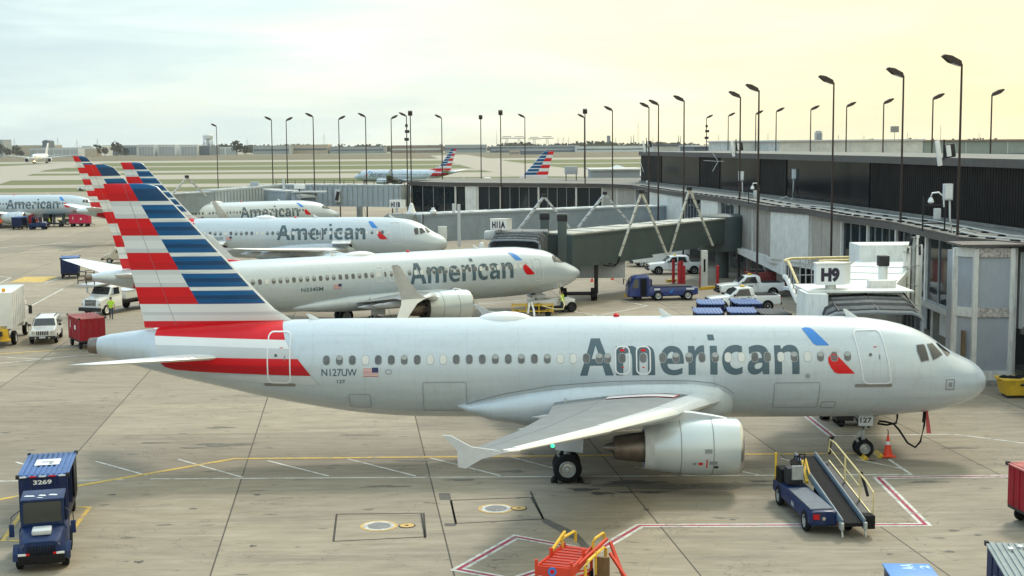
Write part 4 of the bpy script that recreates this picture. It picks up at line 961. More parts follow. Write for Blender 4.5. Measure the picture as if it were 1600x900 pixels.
# shorter sister: same ends, plug taken out aft of the lettering
CUT = 3.73
def shift_row(r): return r if r[0] < 14 else (r[0]-CUT,)+tuple(r[1:])
h319 = Hull([r for r in A320P if not (17 < r[0] < 23)] and [shift_row(r) for r in A320P if r[0] < 14 or r[0] > 19])
FS = 1.6
fin319 = fin_mat('fin_paint_b', z1(287), BAND, 16.11-(sA(208)-CUT), (gx(308,DA)-gx(205,DA))/(z1(287)-z1(475)))
def sh(pts): return [(a-CUT,b_) for a, b_ in pts]
SPEC319 = dict(SPEC320); SPEC319.update(hull=h319, xg=XG320-FS, detail=1,
  label='silver airliner with cargo doors open, two rows behind the foreground jet, N725UW by its windows',
  fin=[(a-CUT,b_-CUT,c,d) for a,b_,c,d in F320], finmat=fin319, fairing=[(r[0]-FS,)+tuple(r[1:]) for r in SPEC320['fairing']],
  stab=[(r[0],r[1]-CUT,r[2]-CUT,r[3],r[4]) for r in SPEC320['stab']], wing=[(r[0],r[1]-FS,r[2]-FS,r[3],r[4]) for r in SPEC320['wing']],
  eng=dict(y=5.75,z=1.78,s0=9.6,r=1.10,len=3.75), gearnum=None, windows=[6.0+.533*i for i in range(36)],
  doors=[(sN(1391),sN(1345),zN(1368,600),zN(1368,518.5),'front'),(sN(450)-CUT,sN(412)-CUT,zN(430,601),zN(430,522),'rear'),(12.7,13.4,3.95,5.05,'over')],
  reg=('N725UW',sN(499)-CUT,sN(555)-CUT,zN(527,588),zN(527,576.5)), reg2=None, flag=(sN(565)-CUT,zN(577,588.3)), stripes=[(sh(p),m) for p, m in stripes320], marks=None,
  blades=[(sA(1332),.36),(sA(1043),.36)], dome=(sA(789)-FS,2.35,.36), beacon=sA(963))
h737 = Hull(B737P); XG7 = 19.6
fin737 = fin_mat('fin_paint_c', 12.35, .80, XG7-38.6, .57)
st7 = [([(36.5,5.2),(33,5.3),(31.8,5.3),(31.5,4.9),(36.5,4.9)],RED),([(36.5,4.5),(31.2,4.5),(30.3,3.3),(34.4,3.5),(36.5,4.0)],DRED)]
SPEC737 = dict(hull=h737, xg=XG7, detail=1, fedge=1, fin=[(27.5,37.0,5.25,.02),(29.8,37.1,5.6,.05),(32.6,37.3,6.5,.08),(33.8,37.6,7.6,.085),(36.6,38.9,11.3,.085),(37.3,39.2,12.1,.08),(37.9,39.3,12.33,.03)], finmat=fin737,
  label='silver airliner with chevroned engine and split winglet, parked right behind the foreground jet', group='narrow-body airliners at the gates',
  fairing=[(11.5,.8,2.0,2.6),(12.2,1.6,1.55,2.8),(13.5,1.95,1.32,2.95),(17,2.02,1.25,2.95),(21,1.98,1.28,2.8),(23.5,1.75,1.42,2.5),(25,1.3,1.6,2.2),(25.6,.9,1.75,2.0)],
  stab=[(.5,34.0,37.6,4.75,.09),(1.0,34.4,37.7,4.8,.09),(6.9,38.0,39.35,5.5,.09),(7.15,38.4,39.4,5.52,.04)],
  wing=[(1.6,12.9,20.6,2.0,.13),(2.1,13.3,20.7,2.06,.13),(5.6,15.8,20.8,2.55,.12),(11.5,19.3,22.2,3.35,.11),(16.8,22.6,24.3,3.9,.10),(17.1,22.8,24.4,3.95,.10)],
  tip='split', canoe=(4.0,7.5,10.5), nacelle=SPEC320['nacelle'], eng=dict(y=4.83,z=1.72,s0=13.0,r=1.14,len=3.9,chev=True),
  gear=dict(track=2.86,r=.565,top=2.4,ns=4.1,nr=.345,ntop=1.9), sides=(-1,1), windows=[6.6+.508*i for i in range(46)], winz=3.99,
  doors=[(4.55,5.42,2.75,4.55,'front'),(33.2,34.0,3.0,4.7,'rear'),(17.3,17.95,3.45,4.6,'over'),(18.35,19.0,3.45,4.6,'over')], shear={'front':.10},
  title=(16.25,7.3,3.12,4.78), reg=('N334SM',24.9,23.2,3.1,3.38), flag=(22.4,3.15), symbol=(7.35,4.42), stripes=st7,
  cockpit=[[(2.95,4.12),(3.3,4.15),(3.32,4.5),(3.0,4.62)],[(2.4,4.05),(2.85,4.10),(2.9,4.62),(2.62,4.52)],[(1.75,3.98),(2.3,4.03),(2.55,4.50),(2.5,4.55)]],
  blades=[(9.5,.3),(21.5,.3)], dome=(19.5,2.6,.34), beacon=15.5)
def put(o, P, nose, deg):
    a = R(deg); o.rotation_euler = (0,0,a); o.location = (nose[0]-P['xg']*math.cos(a), nose[1]-P['xg']*math.sin(a), 0)
jet1 = make_airliner(SPEC320); put(jet1, SPEC320, (NX,DA), 0)
jet2 = make_airliner(SPEC737); put(jet2, SPEC737, (5.46,111.0), 30.6)
jet3 = make_airliner(SPEC319); put(jet3, SPEC319, (gx(700,141),141), 0)
S = dict(SPEC737); S['eng'] = dict(y=4.83,z=1.65,s0=12.2,r=1.05,len=3.8); S['tip'] = 'blend'; S['reg'] = None; S['label'] = 'silver airliner three rows back, its nose ending beside the corrugated bridge'
jet4 = make_airliner(S); put(jet4, S, (gx(533,208),208), 30)
jet5 = copy_tree(jet4); jet5['label'] = 'silver airliner cut off by the left edge behind the blue and red baggage carts'; put(jet5, S, (gx(168,237),237), 1)
jet7 = copy_tree(jet4); jet7['label'] = 'silver airliner taxiing far off, nose to the left, beyond the low black terminal roof'
put(jet7, S, (gx(557,462),462), 180-26)
jet8 = copy_tree(jet3); jet8['label'] = 'airliner hidden behind the terminal roof, only its striped tail showing'
S8 = SPEC319; a = math.pi; tailx = gx(866,300)+.4; put(jet8, S8, (tailx-33.8,300), 180)
# open cargo doors of the third airliner
for k, (s_, w_) in enumerate(((23.4,1.9),(10.6,1.9))):
    mb = MB(); Hh = h319; conform(mb, [(rrect(s_,2.75,w_,1.35,.1,2),DARKM)], Hh, -1, None, .03, .5, .12, xf=lambda p: Vector((SPEC319['xg']-p.x,p.y,p.z)))
    NOFIX('cargo_opening', mb, jet3)
    mb = MB(); x = SPEC319['xg']-s_; mb.box((x,-2.75,3.75),(w_,1.5,.10),WHITE,rx=R(8)); mb.bar((x-w_/2,-2.0,3.4),(x-w_/2,-3.3,3.7),.06,.1,STRUT); mb.bar((x+w_/2,-2.0,3.4),(x+w_/2,-3.3,3.7),.06,.1,STRUT); mb.build('cargo_door', jet3)
# wide-body taxiing far left, seen nearly head on
t = thing('wide_body_airliner','white wide-body airliner with red nose marking taxiing far left toward the camera','airliner',(gx(66,1234),1234,0),R(-82))
mb = MB(); rg = []
for s_, zt, zb, w in ((0,4.6,4.6,.05),(1,6,3.6,1.4),(3,7.6,2.7,2.4),(7,8.6,2.4,3.05),(14,8.7,2.4,3.1),(45,8.7,2.4,3.1),(55,8.6,3.8,2.6),(66,8.0,6.2,1.0),(70,7.6,6.9,.4)):
    rg.append([Vector((-s_+15, w*math.cos(a*math.pi/12), (zt+zb)/2+(zt-zb)/2*math.sin(a*math.pi/12))) for a in range(24)])
mb.loft(rg, WV); mb.build('fuselage', t, 60)
mb = MB(); mb.prism([(15-56,-.25,8.3),(15-66,-.25,8),(15-73,-.25,18.4),(15-68.5,-.25,18.5)],(0,.5,0),WV); mb.build('fin', t)
for sd in (-1,1):
    mb = MB(); mb.loft([[Vector((x_,sd*y_,z_+k*h_)) for x_, k in ((le,0),(le*.6+te*.4,1),(te,0),(le*.6+te*.4,-.6))] for y_, le, te, z_, h_ in ((2.5,-7,-21,4.2,.9),(10,-13,-23,5.2,.5),(32.4,-30,-33,7.6,.12))], LGREY); w = mb.build('wing', t, 40)
    mb = MB(); mb.loft([[Vector((x_,sd*y_,z_+k*.2)) for x_, k in ((le,0),((le+te)/2,1),(te,0),((le+te)/2,-1))] for y_, le, te, z_ in ((1,-46,-53,6.6),(10.7,-53,-56,7.6))], LGREY); mb.build('tailplane', t, 40)
    mb = MB(); mb.revolve((-6,sd*9.8,3.0),(-1,0,0),[(1.2,1.65),(0,1.75),(.2,1.95),(3,2.0),(6,1.4),(6.1,.6)],WV,24); e = mb.build('engine', t)
    mb = MB(); mb.revolve((-6.6,sd*9.8,3.0),(-1,0,0),[(0,1.65),(.1,.05)],DARKM,20); mb.build('fan', e)
    mb = MB(); mb.cyl((-17,sd*5.5,0.6),(-17,sd*5.5,4),.3,STRUT); 
    for dx in (-1.4,0,1.4):
        for dy in (-.7,.7): mb.cyl((-17+dx,sd*5.5+dy-.25,.66),(-17+dx,sd*5.5+dy+.25,.66),.66,TYRE,n=14)
    mb.build('main_gear', t)
mb = MB(); mb.cyl((9.1,0,.5),(9.1,0,3),.2,STRUT); mb.cyl((9.1,-.6,.53),(9.1,.6,.53),.53,TYRE,n=14); ng = mb.build('nose_gear', t)
mb = MB(); mb.box((9.6,0,2.0),(.2,1.2,.7),LAMPON); mb.build('taxi_light', ng)
mb = MB(); mb.prism([(13.6,-1.5,4.2),(14.6,-.6,3.6),(14.6,1.1,5.0),(13.0,2.3,5.8)],(.35,0,0),RED); mb.build('nose_marking', t)
mb = MB(); mb.prism([(12.4,-1.75,6.2),(12.4,1.75,6.2),(11.9,1.4,7.0),(11.9,-1.4,7.0)],(.8,0,0),GLASS); mb.build('cockpit_window', t)
# ---------------------------------------------------------------- concourse
def stone_mat():
    m = bpy.data.materials.new('pebble_panel'); m.use_nodes = True; t = m.node_tree; b = t.nodes['Principled BSDF']
    g = N(t,'ShaderNodeTexCoord'); f = noise(t, g.outputs['Object'], 9, 8, .8); f2 = noise(t, g.outputs['Object'], .8, 5, .6)
    c = ramp(t, f, [(.35,(.27,.245,.21)),(.65,(.49,.455,.40))]); c = mix(t, .5, c, ramp(t, f2, [(.3,(.75,.74,.72)),(.7,(1.1,1.1,1.1))]), 'MULTIPLY')
    mp = N(t,'ShaderNodeMapping'); mp.inputs['Scale'].default_value = (2,2,.25); t.links.new(g.outputs['Object'], mp.inputs['Vector'])
    c = mix(t, ramp(t, noise(t, mp.outputs[0], 1.4, 5, .65), [(.52,(0,0,0)),(.75,(.45,.45,.45))]), c, (.16,.13,.11))
    t.links.new(c, b.inputs['Base Color']); b.inputs['Roughness'].default_value = .9; return m
STONE = stone_mat()
TRIM = mat('white_trim',(.68,.67,.63),.6,0,.10,1.2,dirt=.30); FASCIA = mat('brown_fascia',(.075,.066,.06),.6,0,.2,2,dirt=.2)
BLK = mat('black_cladding',(.007,.008,.011),.4,0,.35,.6,spec=.06); BLKG = mat('black_mirror_glass',(.003,.005,.009),.12,0,.2,.4,spec=.06); BRNC = mat('brown_cladding',(.015,.013,.0125),.5,0,.3,.6,spec=.08)
CGLASS = mat('concourse_glass',(.008,.016,.022),.05,0,.3,.5,spec=.35); MUL = mat('mullion_bronze',(.07,.07,.07),.5,.3); MULL = mat('mullion_light',(.30,.32,.33),.5,.3)
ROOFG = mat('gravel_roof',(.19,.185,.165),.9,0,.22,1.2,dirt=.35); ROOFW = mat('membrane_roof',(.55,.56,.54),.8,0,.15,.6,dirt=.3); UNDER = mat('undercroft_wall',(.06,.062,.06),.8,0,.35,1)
BPANEL = mat('blue_grey_panel',(.35,.375,.41),.5,0,.08,1.0,dirt=.15); PEEL = mat('peeling_paint',(.45,.40,.37),.8,0,.55,6,dirt=.6); CONC = mat('concrete_beam',(.30,.29,.26),.85,0,.18,1.5,dirt=.5)
ZR, ZU = 7.75, 12.15
FP = [(28.9,40),(28.4,74),(26.3,80),(26.7,96),(25.3,106),(25.0,115.5),(22.9,121.5),(22.2,138),(18.5,163),(16.5,186),(12.6,193.5),(-8.7,205.5),(-15.8,213)]
BP = [(-12,226),(16,222),(38,200),(46.5,134),(53,60),(53,40)]
build = thing('concourse','long two storey airport concourse with black upper storey running along the right side','concourse',(30,100,0))
bl = Vector((30,100,0))
def L_(p, z): return Vector((p[0]-bl.x, p[1]-bl.y, z))
def offs(poly, d):
    out = []
    for i, p in enumerate(poly):
        a = Vector(poly[max(i-1,0)]+(0,)); b_ = Vector(poly[min(i+1,len(poly)-1)]+(0,)); t = (b_-a).normalized(); out.append((p[0]-t.y*-d*-1, p[1]+t.x*d*-1) if False else (p[0]+t.y*d, p[1]-t.x*d))
    return out
IN = offs(FP, .35)      # facade plane just inside the roof edge
mb = MB(); pts = FP+BP
A = [mb.bm.verts.new(L_(p,ZR)) for p in pts]; B = [mb.bm.verts.new(L_(p,ZR-.16)) for p in pts]
mb.face(A, ROOFG); mb.face(B[::-1], FASCIA)
for i in range(len(pts)): mb.face([A[i],A[(i+1)%len(pts)],B[(i+1)%len(pts)],B[i]], FASCIA)
mb.build('lower_roof', build, 20)
mb = MB()
IF = offs(FP,.06)
for p, q in zip(IF, IF[1:]):
    mb.bar(L_(p,ZR-.27),L_(q,ZR-.27),.12,.28,FASCIA)
    p2, q2 = p, q
    mb.bar(L_(p,ZR+.06),L_(q,ZR+.06),.20,.10,FASCIA)
mb.build('roof_edge', build, 20)
# facade bays
def seg_pt(p, q, u): return (p[0]+(q[0]-p[0])*u, p[1]+(q[1]-p[1])*u)
def quadbox(mb, p, q, z0, z1, th, m, off=0.0):
    d = Vector((q[0]-p[0],q[1]-p[1],0)); t = d.normalized(); n = Vector((t.y,-t.x,0)); 
    a = L_(p,0)+n*off; b_ = L_(q,0)+n*off
    mb.prism([a+Vector((0,0,z0)), b_+Vector((0,0,z0)), b_+Vector((0,0,z1)), a+Vector((0,0,z1))], n*th, m)
def bay(p, q, kind, z0=3.15, z1=ZR-.42, nm=4):
    mb = MB(); quadbox(mb, p, q, z1-.02, z1+.30, .30, TRIM, -.03); mb.build('beam', build, 20); mb = MB(); quadbox(mb, p, q, z0-.42, z0, .34, TRIM if kind != 'glass' else CONC, -.05); mb.build('beam', build, 20)
    for e in (p,):
        mb = MB(); mb.box(L_(e,(z0+z1)/2)+Vector((.10,0,0)),(.26,.26,z1-z0+.7),TRIM); mb.build('column', build, 20)
    if kind == 'stone':
        mb = MB(); n_ = 3
        for k in range(n_): quadbox(mb, seg_pt(p,q,(k+.02)/n_), seg_pt(p,q,(k+.985)/n_), z0, z1, .2, STONE, .10)
        quadbox(mb, p, q, z0, z1, .1, FASCIA, .25); mb.build('wall_panel', build, 20)
    elif kind == 'white':
        mb = MB(); quadbox(mb, p, q, z0, z1, .25, TRIM, -.20 ); mb.build('wall_panel', build, 20)
    elif kind == 'door':
        mb = MB(); quadbox(mb, p, q, z0, z1, .1, MUL, .22); quadbox(mb, seg_pt(p,q,.25), seg_pt(p,q,.75), z0, z0+2.5, .1, LGREY, .1); mb.build('door', build, 20)
    else:
        mb = MB()
        for k in range(nm+1): 
            u = k/nm; c = seg_pt(p,q,u); mb.bar(L_(c,z0)+Vector((.10,0,0)),L_(c,z1)+Vector((.10,0,0)),.07,.08,MULL)
        for zz in (z0+.06,z1-.06): 
            a_ = L_(p,zz)+Vector((.10,0,0)); b_ = L_(q,zz)+Vector((.10,0,0)); mb.bar(a_,b_,.07,.08,MULL)
        w = mb.build('window', build, 20); mb = MB()
        quadbox(mb, p, q, z0, z1, .06, CGLASS, .14); mb.build('pane', w, 20)
SEG = []
def add(i, cuts): 
    p, q = IN[i], IN[i+1]; u0 = 0
    for u1, k, nm in cuts: SEG.append((seg_pt(p,q,u0), seg_pt(p,q,u1), k, nm)); u0 = u1
add(0,[(.5,'white',1),(1,'white',1)]); add(1,[(1,'glass',2)]); add(2,[(.52,'glass',3),(1,'glass',4)]); add(3,[(.5,'glass',4),(1,'glass',3)]); add(4,[(1,'stone',1)]); add(5,[(1,'white',1)])
add(6,[(.5,'stone',1),(1,'stone',1)]); add(7,[(.2,'glass',3),(.45,'white',1),(.75,'glass',6),(1,'white',1)]); add(8,[(.5,'white',1),(1,'glass',2)]); add(9,[(.55,'stone',1),(1,'stone',1)])
add(10,[(.17,'glass',2),(.42,'glass',4),(.68,'glass',4),(.84,'glass',2),(.92,'white',1),(1.0,'glass',1)]); add(11,[(1,'glass',4)])
for p, q, k, nm in SEG: bay(p, q, k, nm=nm)
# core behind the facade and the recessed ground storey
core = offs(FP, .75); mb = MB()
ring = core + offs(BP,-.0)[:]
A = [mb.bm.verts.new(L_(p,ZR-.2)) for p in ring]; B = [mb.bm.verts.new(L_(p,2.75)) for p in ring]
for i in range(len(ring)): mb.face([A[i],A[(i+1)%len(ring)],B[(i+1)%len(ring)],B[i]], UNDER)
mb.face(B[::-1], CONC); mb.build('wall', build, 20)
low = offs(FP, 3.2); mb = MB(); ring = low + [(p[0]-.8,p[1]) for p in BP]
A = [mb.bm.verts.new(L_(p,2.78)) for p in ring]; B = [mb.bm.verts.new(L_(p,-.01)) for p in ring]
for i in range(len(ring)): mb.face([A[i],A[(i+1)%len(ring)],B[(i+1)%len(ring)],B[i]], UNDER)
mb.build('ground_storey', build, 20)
LOW = offs(FP, 3.05)
for i in range(len(LOW)-1):
    p, q = LOW[i], LOW[i+1]; L = math.dist(p,q); n_ = max(1,int(L/5))
    for k in range(n_):
        c0, c1 = seg_pt(p,q,(k+.15)/n_), seg_pt(p,q,(k+.75)/n_); r_ = random.random(); mb = MB()
        if r_ < .45: quadbox(mb, c0, c1, 0.05, 2.4, .08, LGREY if r_ < .25 else TRIM, -.0); mb.build('door', build, 20)
        elif r_ < .8: quadbox(mb, c0, c1, .9, 2.3, .06, CGLASS, 0); mb.build('window', build, 20)
PL_ = offs(FP, 1.0)
for i in range(len(PL_)-1):
    L = math.dist(PL_[i],PL_[i+1]); n_ = max(1,int(L/8))
    for k in range(n_): c = seg_pt(PL_[i],PL_[i+1],(k+.5)/n_); mb = MB(); mb.box(L_(c,1.38),(.45,.45,2.77),CONC); mb.build('pillar', build, 20)
# sloping white stair casing hung from the stone bays
mb = MB()
a = at(1152,388,133); b_ = at(1224,405,119.3); c = at(1224,431,118.6); d = at(1153,396,132.6)
mb.prism([v-bl for v in (a,b_,c,d)], (.25,.05,0), TRIM); mb.build('stair_casing', build, 20)
# upper storey
UP = [(34.0,40),(32.2,85.6),(30.5,108.5),(28.1,139),(24.6,168),(19.4,203.5),(33,206),(41.5,139),(48,60),(48,40)]
mb = MB()
A = [mb.bm.verts.new(L_(p,ZU)) for p in UP]; B = [mb.bm.verts.new(L_(p,ZR-.1)) for p in UP]
for i in range(len(UP)): mb.face([A[i],A[(i+1)%len(UP)],B[(i+1)%len(UP)],B[i]], BLK)
mb.build('upper_wall', build, 20)
UO = offs(UP[:6], -.45) + offs([UP[5]]+UP[6:], -.45)[1:]
mb = MB(); A = [mb.bm.verts.new(L_(p,ZU+.12)) for p in UO]; B = [mb.bm.verts.new(L_(p,ZU-.45)) for p in UO]
mb.face(A, mat('upper_roof_felt',(.20,.20,.185),.9,0,.2,.5,dirt=.3)); mb.face(B[::-1], FASCIA)
for i in range(len(UO)): mb.face([A[i],A[(i+1)%len(UO)],B[(i+1)%len(UO)],B[i]], FASCIA)
mb.build('upper_roof', build, 20)
# cladding: ribbed metal alternating with sheets of black glass
uf = UP[:6]; tot = [0]
for p, q in zip(uf, uf[1:]): tot.append(tot[-1]+math.dist(p,q))
def upt(d):
    for i in range(len(uf)-1):
        if d <= tot[i+1] or i == len(uf)-2: return seg_pt(uf[i],uf[i+1],(d-tot[i])/(tot[i+1]-tot[i]))
def runs(d0, d1, m, ribs, off, z1=ZU-.46):
    mb = MB(); d = d0
    cuts = [d0]+[t for t in tot if d0 < t < d1]+[d1]
    for a, b_ in zip(cuts, cuts[1:]): quadbox(mb, upt(a+.01), upt(b_-.01), ZR+.02, z1, .12, m, off)
    if ribs:
        k = d0
        while k < d1:
            c = upt(k); mb.bar(L_(c,ZR+.02)+Vector((off-.02,0,0)),L_(c,z1)+Vector((off-.02,0,0)),.035,.035,m); k += ribs
    mb.build('glass_sheet' if not ribs else 'ribbed_cladding', build, 20)
D = tot
runs(2,26,BLK,.45,-.14); runs(26.5,37,BLKG,0,-.10); runs(37.5,74,BRNC,.42,-.14); runs(74.5,99,BLKG,0,-.10); runs(99.3,108,BRNC,.7,-.14); runs(108.5,124,BLKG,0,-.10); runs(124.3,133,BRNC,.7,-.14); runs(133.5,152,BLKG,0,-.10); runs(152.3,D[-1]-.2,BRNC,.9,-.14)
# pale parapet strip at the foot of the upper wall
mb = MB()
for p, q in zip(offs(uf,-.35), offs(uf,-.35)[1:]): mb.bar(L_(p,ZR+.12),L_(q,ZR+.12),.18,.20,ROOFG)
mb.build('upstand', build, 20)
# conduit on dark sleepers along the lower roof
cr = offs(FP,1.15); cd = thing('roof_conduit','thin pale conduit resting on small black blocks along the lower roof edge','conduit',(cr[1][0],cr[1][1],ZR)); o = Vector((cr[1][0],cr[1][1],0))
mb = MB(); mb.tube([Vector((p[0],p[1],.14))-o for p in cr[1:10]],.045,ROOFW,6); mb.build('pipe', cd, None)
acc = 0
for i in range(1,9):
    L = math.dist(cr[i],cr[i+1]); n_ = max(1,int(L/1.9))
    for k in range(n_):
        c = seg_pt(cr[i],cr[i+1],(k+.5)/n_); mb = MB(); mb.box(Vector((c[0],c[1],.05))-o,(.38,.62,.10),BLACK,bev=.01); mb.build('block', cd)
cr = offs(FP,3.0); cd = thing('roof_conduit','second conduit on black blocks lying farther back on the lower roof','conduit',(cr[1][0],cr[1][1],ZR)); o = Vector((cr[1][0],cr[1][1],0))
mb = MB(); mb.tube([Vector((p[0],p[1],.14))-o for p in cr[1:8]],.04,ROOFW,6); mb.build('pipe', cd, None)
for i in range(1,7):
    L = math.dist(cr[i],cr[i+1]); n_ = max(1,int(L/3.1))
    for k in range(n_):
        c = seg_pt(cr[i],cr[i+1],(k+.4)/n_); mb = MB(); mb.box(Vector((c[0],c[1],.05))-o,(.36,.36,.10),BLACK,bev=.01); mb.build('block', cd)
# things fixed on the roofs
def elecbox(px, py, Y, label, hoses):
    p = at(px,py,Y); t = thing('junction_box', label, 'junction box', (p.x,Y,p.z)); mb = MB(); mb.box((0,0,0),(.55,.35,1.0),LGREY,bev=.03); mb.box((0,-.19,0),(.42,.03,.8),WHITE); mb.build('cabinet', t)
    for h in hoses:
        mb = MB(); mb.tube([(h*.12,-.02,-.5),(h*.15,-.05,-1.6),(h*.3,-.15,-2.6),(h*.9,-.4,ZR-p.z+.35),(h*1.6,-.7,ZR-p.z+.1)],.06,ROOFW,6); mb.build('conduit', t, None)
elecbox(1242,272,136,'grey junction box with two hanging conduits on the black wall, left one',(-1,1)); elecbox(1481,300,84,'grey junction box with a hanging conduit beside the tall near pole',(1,)); elecbox(1158,275,146,'small pale junction box high on the black wall by the middle poles',(1,))
def floodframe(px, py, Y, label, w=1.4, h=2.2):
    p = at(px,py,Y); t = thing('camera_mast', label, 'roof equipment', (p.x,Y,ZR)); mb = MB()
    for sx in (-1,1): mb.cyl((sx*w/2,0,0),(sx*w/2,0,h),.05,DARKM,n=8)
    mb.bar((-w/2,0,h*.75),(w/2,0,h*.75),.06,.06,DARKM); mb.bar((-w/2,0,.5),(w/2,0,.5),.06,.06,DARKM); mb.build('frame', t)
    mb = MB(); mb.box((w*.15,0,h*.5),(.4,.3,.7),LGREY,bev=.03); mb.build('cabinet', t)
    mb = MB(); mb.tube([(w*.45,0,h*.7),(w*.42,0,h),(w*.2,0,h*1.12),(-w*.1,0,h*1.1),(-w*.15,0,h*1.0)],.05,WHITE,8); mb.revolve((-w*.15,0,h*.98),(0,0,-1),[(0,.08),(.15,.16),(.3,.2),(.38,.1),(.4,0)],WHITE,14); mb.build('camera', t)
floodframe(1459,340,86.5,'camera on a bent arm over a dark frame on the lower roof'); floodframe(1178,310,129,'small white camera frame on the lower roof by the middle poles',1.0,1.7)
def dish(px, py, Y, label):
    p = at(px,py,Y); t = thing('antenna_panel', label, 'antenna', (p.x,Y,ZU)); h = p.z-ZU
    mb = MB(); mb.cyl((0,0,0),(0,0,h+.6),.06,DARKM,n=8); mb.build('post', t)
    mb = MB(); mb.box((-.35,0,h*.6),(.30,.2,1.7),WHITE,ry=R(-8),bev=.04); mb.build('panel', t); mb = MB(); mb.box((.4,.1,h*.8),(.7,.35,.9),DARKM,ry=R(-8),bev=.04); mb.box((.28,-.1,h*.8),(.3,.1,.75),WHITE,ry=R(-8)); mb.build('floodlight', t)
dish(1475,232,92,'white antenna panel with black flood lamp on the upper roof near the tall pole'); dish(1010,222,195,'white antenna panel on the far end corner of the upper roof'); dish(1150,226,148,'white panel standing on the upper roof between the middle poles')
t = thing('tv_antenna','thin branching aerial fixed to the black wall','aerial',at(1122,252,151)); mb = MB()
for a, b_ in (((0,0,0),(-1.6,0,.1)),((0,0,0),(-.8,0,1.2)),((0,0,0),(-.6,0,-1.1)),((0,0,0),(.6,0,0))): mb.bar(a,b_,.05,.05,LGREY)
mb.build('rods', t)
t = thing('wall_brackets','white slanted bracket and small boxes on the black end wall of the upper storey','bracket',at(1000,262,196)); mb = MB(); mb.bar((0,0,1.0),(.5,0,-.6),.18,.06,WHITE); mb.build('bracket', t)
mb = MB(); mb.box((-.4,0,-2.6),(.35,.2,.35),WHITE); mb.box((1.0,0,-2.0),(.25,.2,.35),WHITE); mb.build('box', t)
# near shaft with blue grey panels
t = thing('gate_shaft','white framed lift shaft with blue grey panels and peeling paint right of the nearest nose','shaft',(26.35,75.2,0))
def shaft(): 
    c = [(-1.75,.2),(-.95,-.75),(1.05,-.75),(1.35,-.3),(1.35,1.6),(-1.75,1.6)]
    mb = MB(); mb.prism([(x,y,.35) for x, y in c],(0,0,7.0),BPANEL); mb.build('panel', t, 20)
    for x, y in c[:4]:
        mb = MB(); mb.box((x,y,3.82),(.26,.26,7.5),TRIM); mb.build('post', t)
    for zz, m in ((7.35,PEEL),(4.05,PEEL),(.55,TRIM)):
        for (a, b_) in zip(c[:3], c[1:4]):
            mb = MB(); mb.bar((a[0],a[1],zz),(b_[0],b_[1],zz),.2,.5,m if a == c[1] else TRIM); mb.build('beam', t)
    mb = MB(); mb.bar((-1.4,-.33,1.5),(-1.4,-.33,3.0),.5,.12,mat('rusty_grille',(.16,.11,.06),.8)); mb.build('vent', t)
    mb = MB(); mb.box((0,.3,.15),(3.4,2.6,.3),CONC); mb.build('base', t); mb = MB(); mb.box((0,.3,7.75),(3.6,2.7,.12),FASCIA); mb.build('roof', t)
shaft()
mb = MB(); mb.box((0,0,5.2),(7,1,4.3),TRIM); mb.box((0,.1,2.0),(7,.8,2.0),DARKM)
for k in range(8): mb.box((-3.4+k*.98,-.52,5.2),(.05,.05,4.2),LGREY)
sw = mb.build('gate_wall'); sw.location = (31.6,75.6,0); tag(sw,'white ribbed wall cut off by the right edge, above a dark opening','wall')

# ---------------------------------------------------------------- other buildings right of the field
def slab(px0, px1, yt, yb, Y, dep, m, rm, label, band=None):
    a = at(px0,yt,Y); b_ = at(px1,yt,Y); w = b_.x-a.x; h = (a.z+b_.z)/2; t = thing('terminal_block', label, 'building', ((a.x+b_.x)/2,Y+dep/2,0), 0, 'terminal blocks beyond the concourse')
    mb = MB(); mb.box((0,0,h/2-.2),(w,dep,h+.4-.01),m)
    k = int(w/6); 
    for j in range(1,k): mb.box((-w/2+w*j/k,-dep/2-.04,h/2),(.12,.08,h*.98),LGREY)
    mb.build('wall', t, 20); mb = MB(); mb.box((0,0,h+.12),(w+.8,dep+.8,.25),rm); mb.build('roof', t, 20)
    if band: mb = MB(); mb.box((0,-dep/2-.1,h*.72),(w*.96,.1,h*.22),band); mb.build('window_band', t, 20)
GRN = mat('green_grey_wall',(.22,.27,.26),.6,0,.12,.4)
slab(1022,1085,227.5,236,330,25,ROOFW,HD,'pale low terminal block with dark roof line left behind the upper roof')
slab(1085,1145,229,236,300,25,HD,ROOFW,'low dark terminal block with pale roof behind the middle poles',ROOFW)
slab(1143,1216,221.5,236,260,30,ROOFW,LGREY,'white terminal block with bluish roof right behind the middle poles')
slab(1218,1442,220.3,236,240,30,ROOFW,LGREY,'longest white terminal block seen over the upper roof')
slab(1444,1640,220,236,250,30,GRN,HR,'green grey terminal block at the right behind the tall near pole',HD)
slab(925,1000,266,282,232,12,HG,ROOFW,'low grey annex on the concourse roof left of the black end wall')
# pyramid skylight and roof unit
t = thing('skylight','pale glass pyramid skylight left of the black end wall','skylight',(gx(965,262),262,0)); mb = MB(); z0 = at(965,274,262).z; z1_ = at(965,258,262).z
mb.loft([[Vector((sx*5.2,sy*5.2,z0)) for sx, sy in ((-1,-1),(1,-1),(1,1),(-1,1))],[Vector((sx*.2,sy*.2,z1_)) for sx, sy in ((-1,-1),(1,-1),(1,1),(-1,1))]],mat('skylight_glass',(.42,.50,.56),.2,0,.1)); mb.build('glazing', t)
mb = MB(); mb.box((0,0,z0/2),(10.6,10.6,z0),HG); mb.build('base', t)
t = thing('roof_unit','small blue grey air unit on legs on the concourse roof below the lone tail','air unit',(gx(893,215),215,ZR)); mb = MB(); mb.box((0,0,1.6),(2.0,1.4,1.2),BPANEL,bev=.05); mb.build('cabinet', t)
mb = MB()
for sx in (-.8,.8): mb.cyl((sx,0,0),(sx,0,1.0),.07,DARKM,n=8)
mb.build('legs', t)
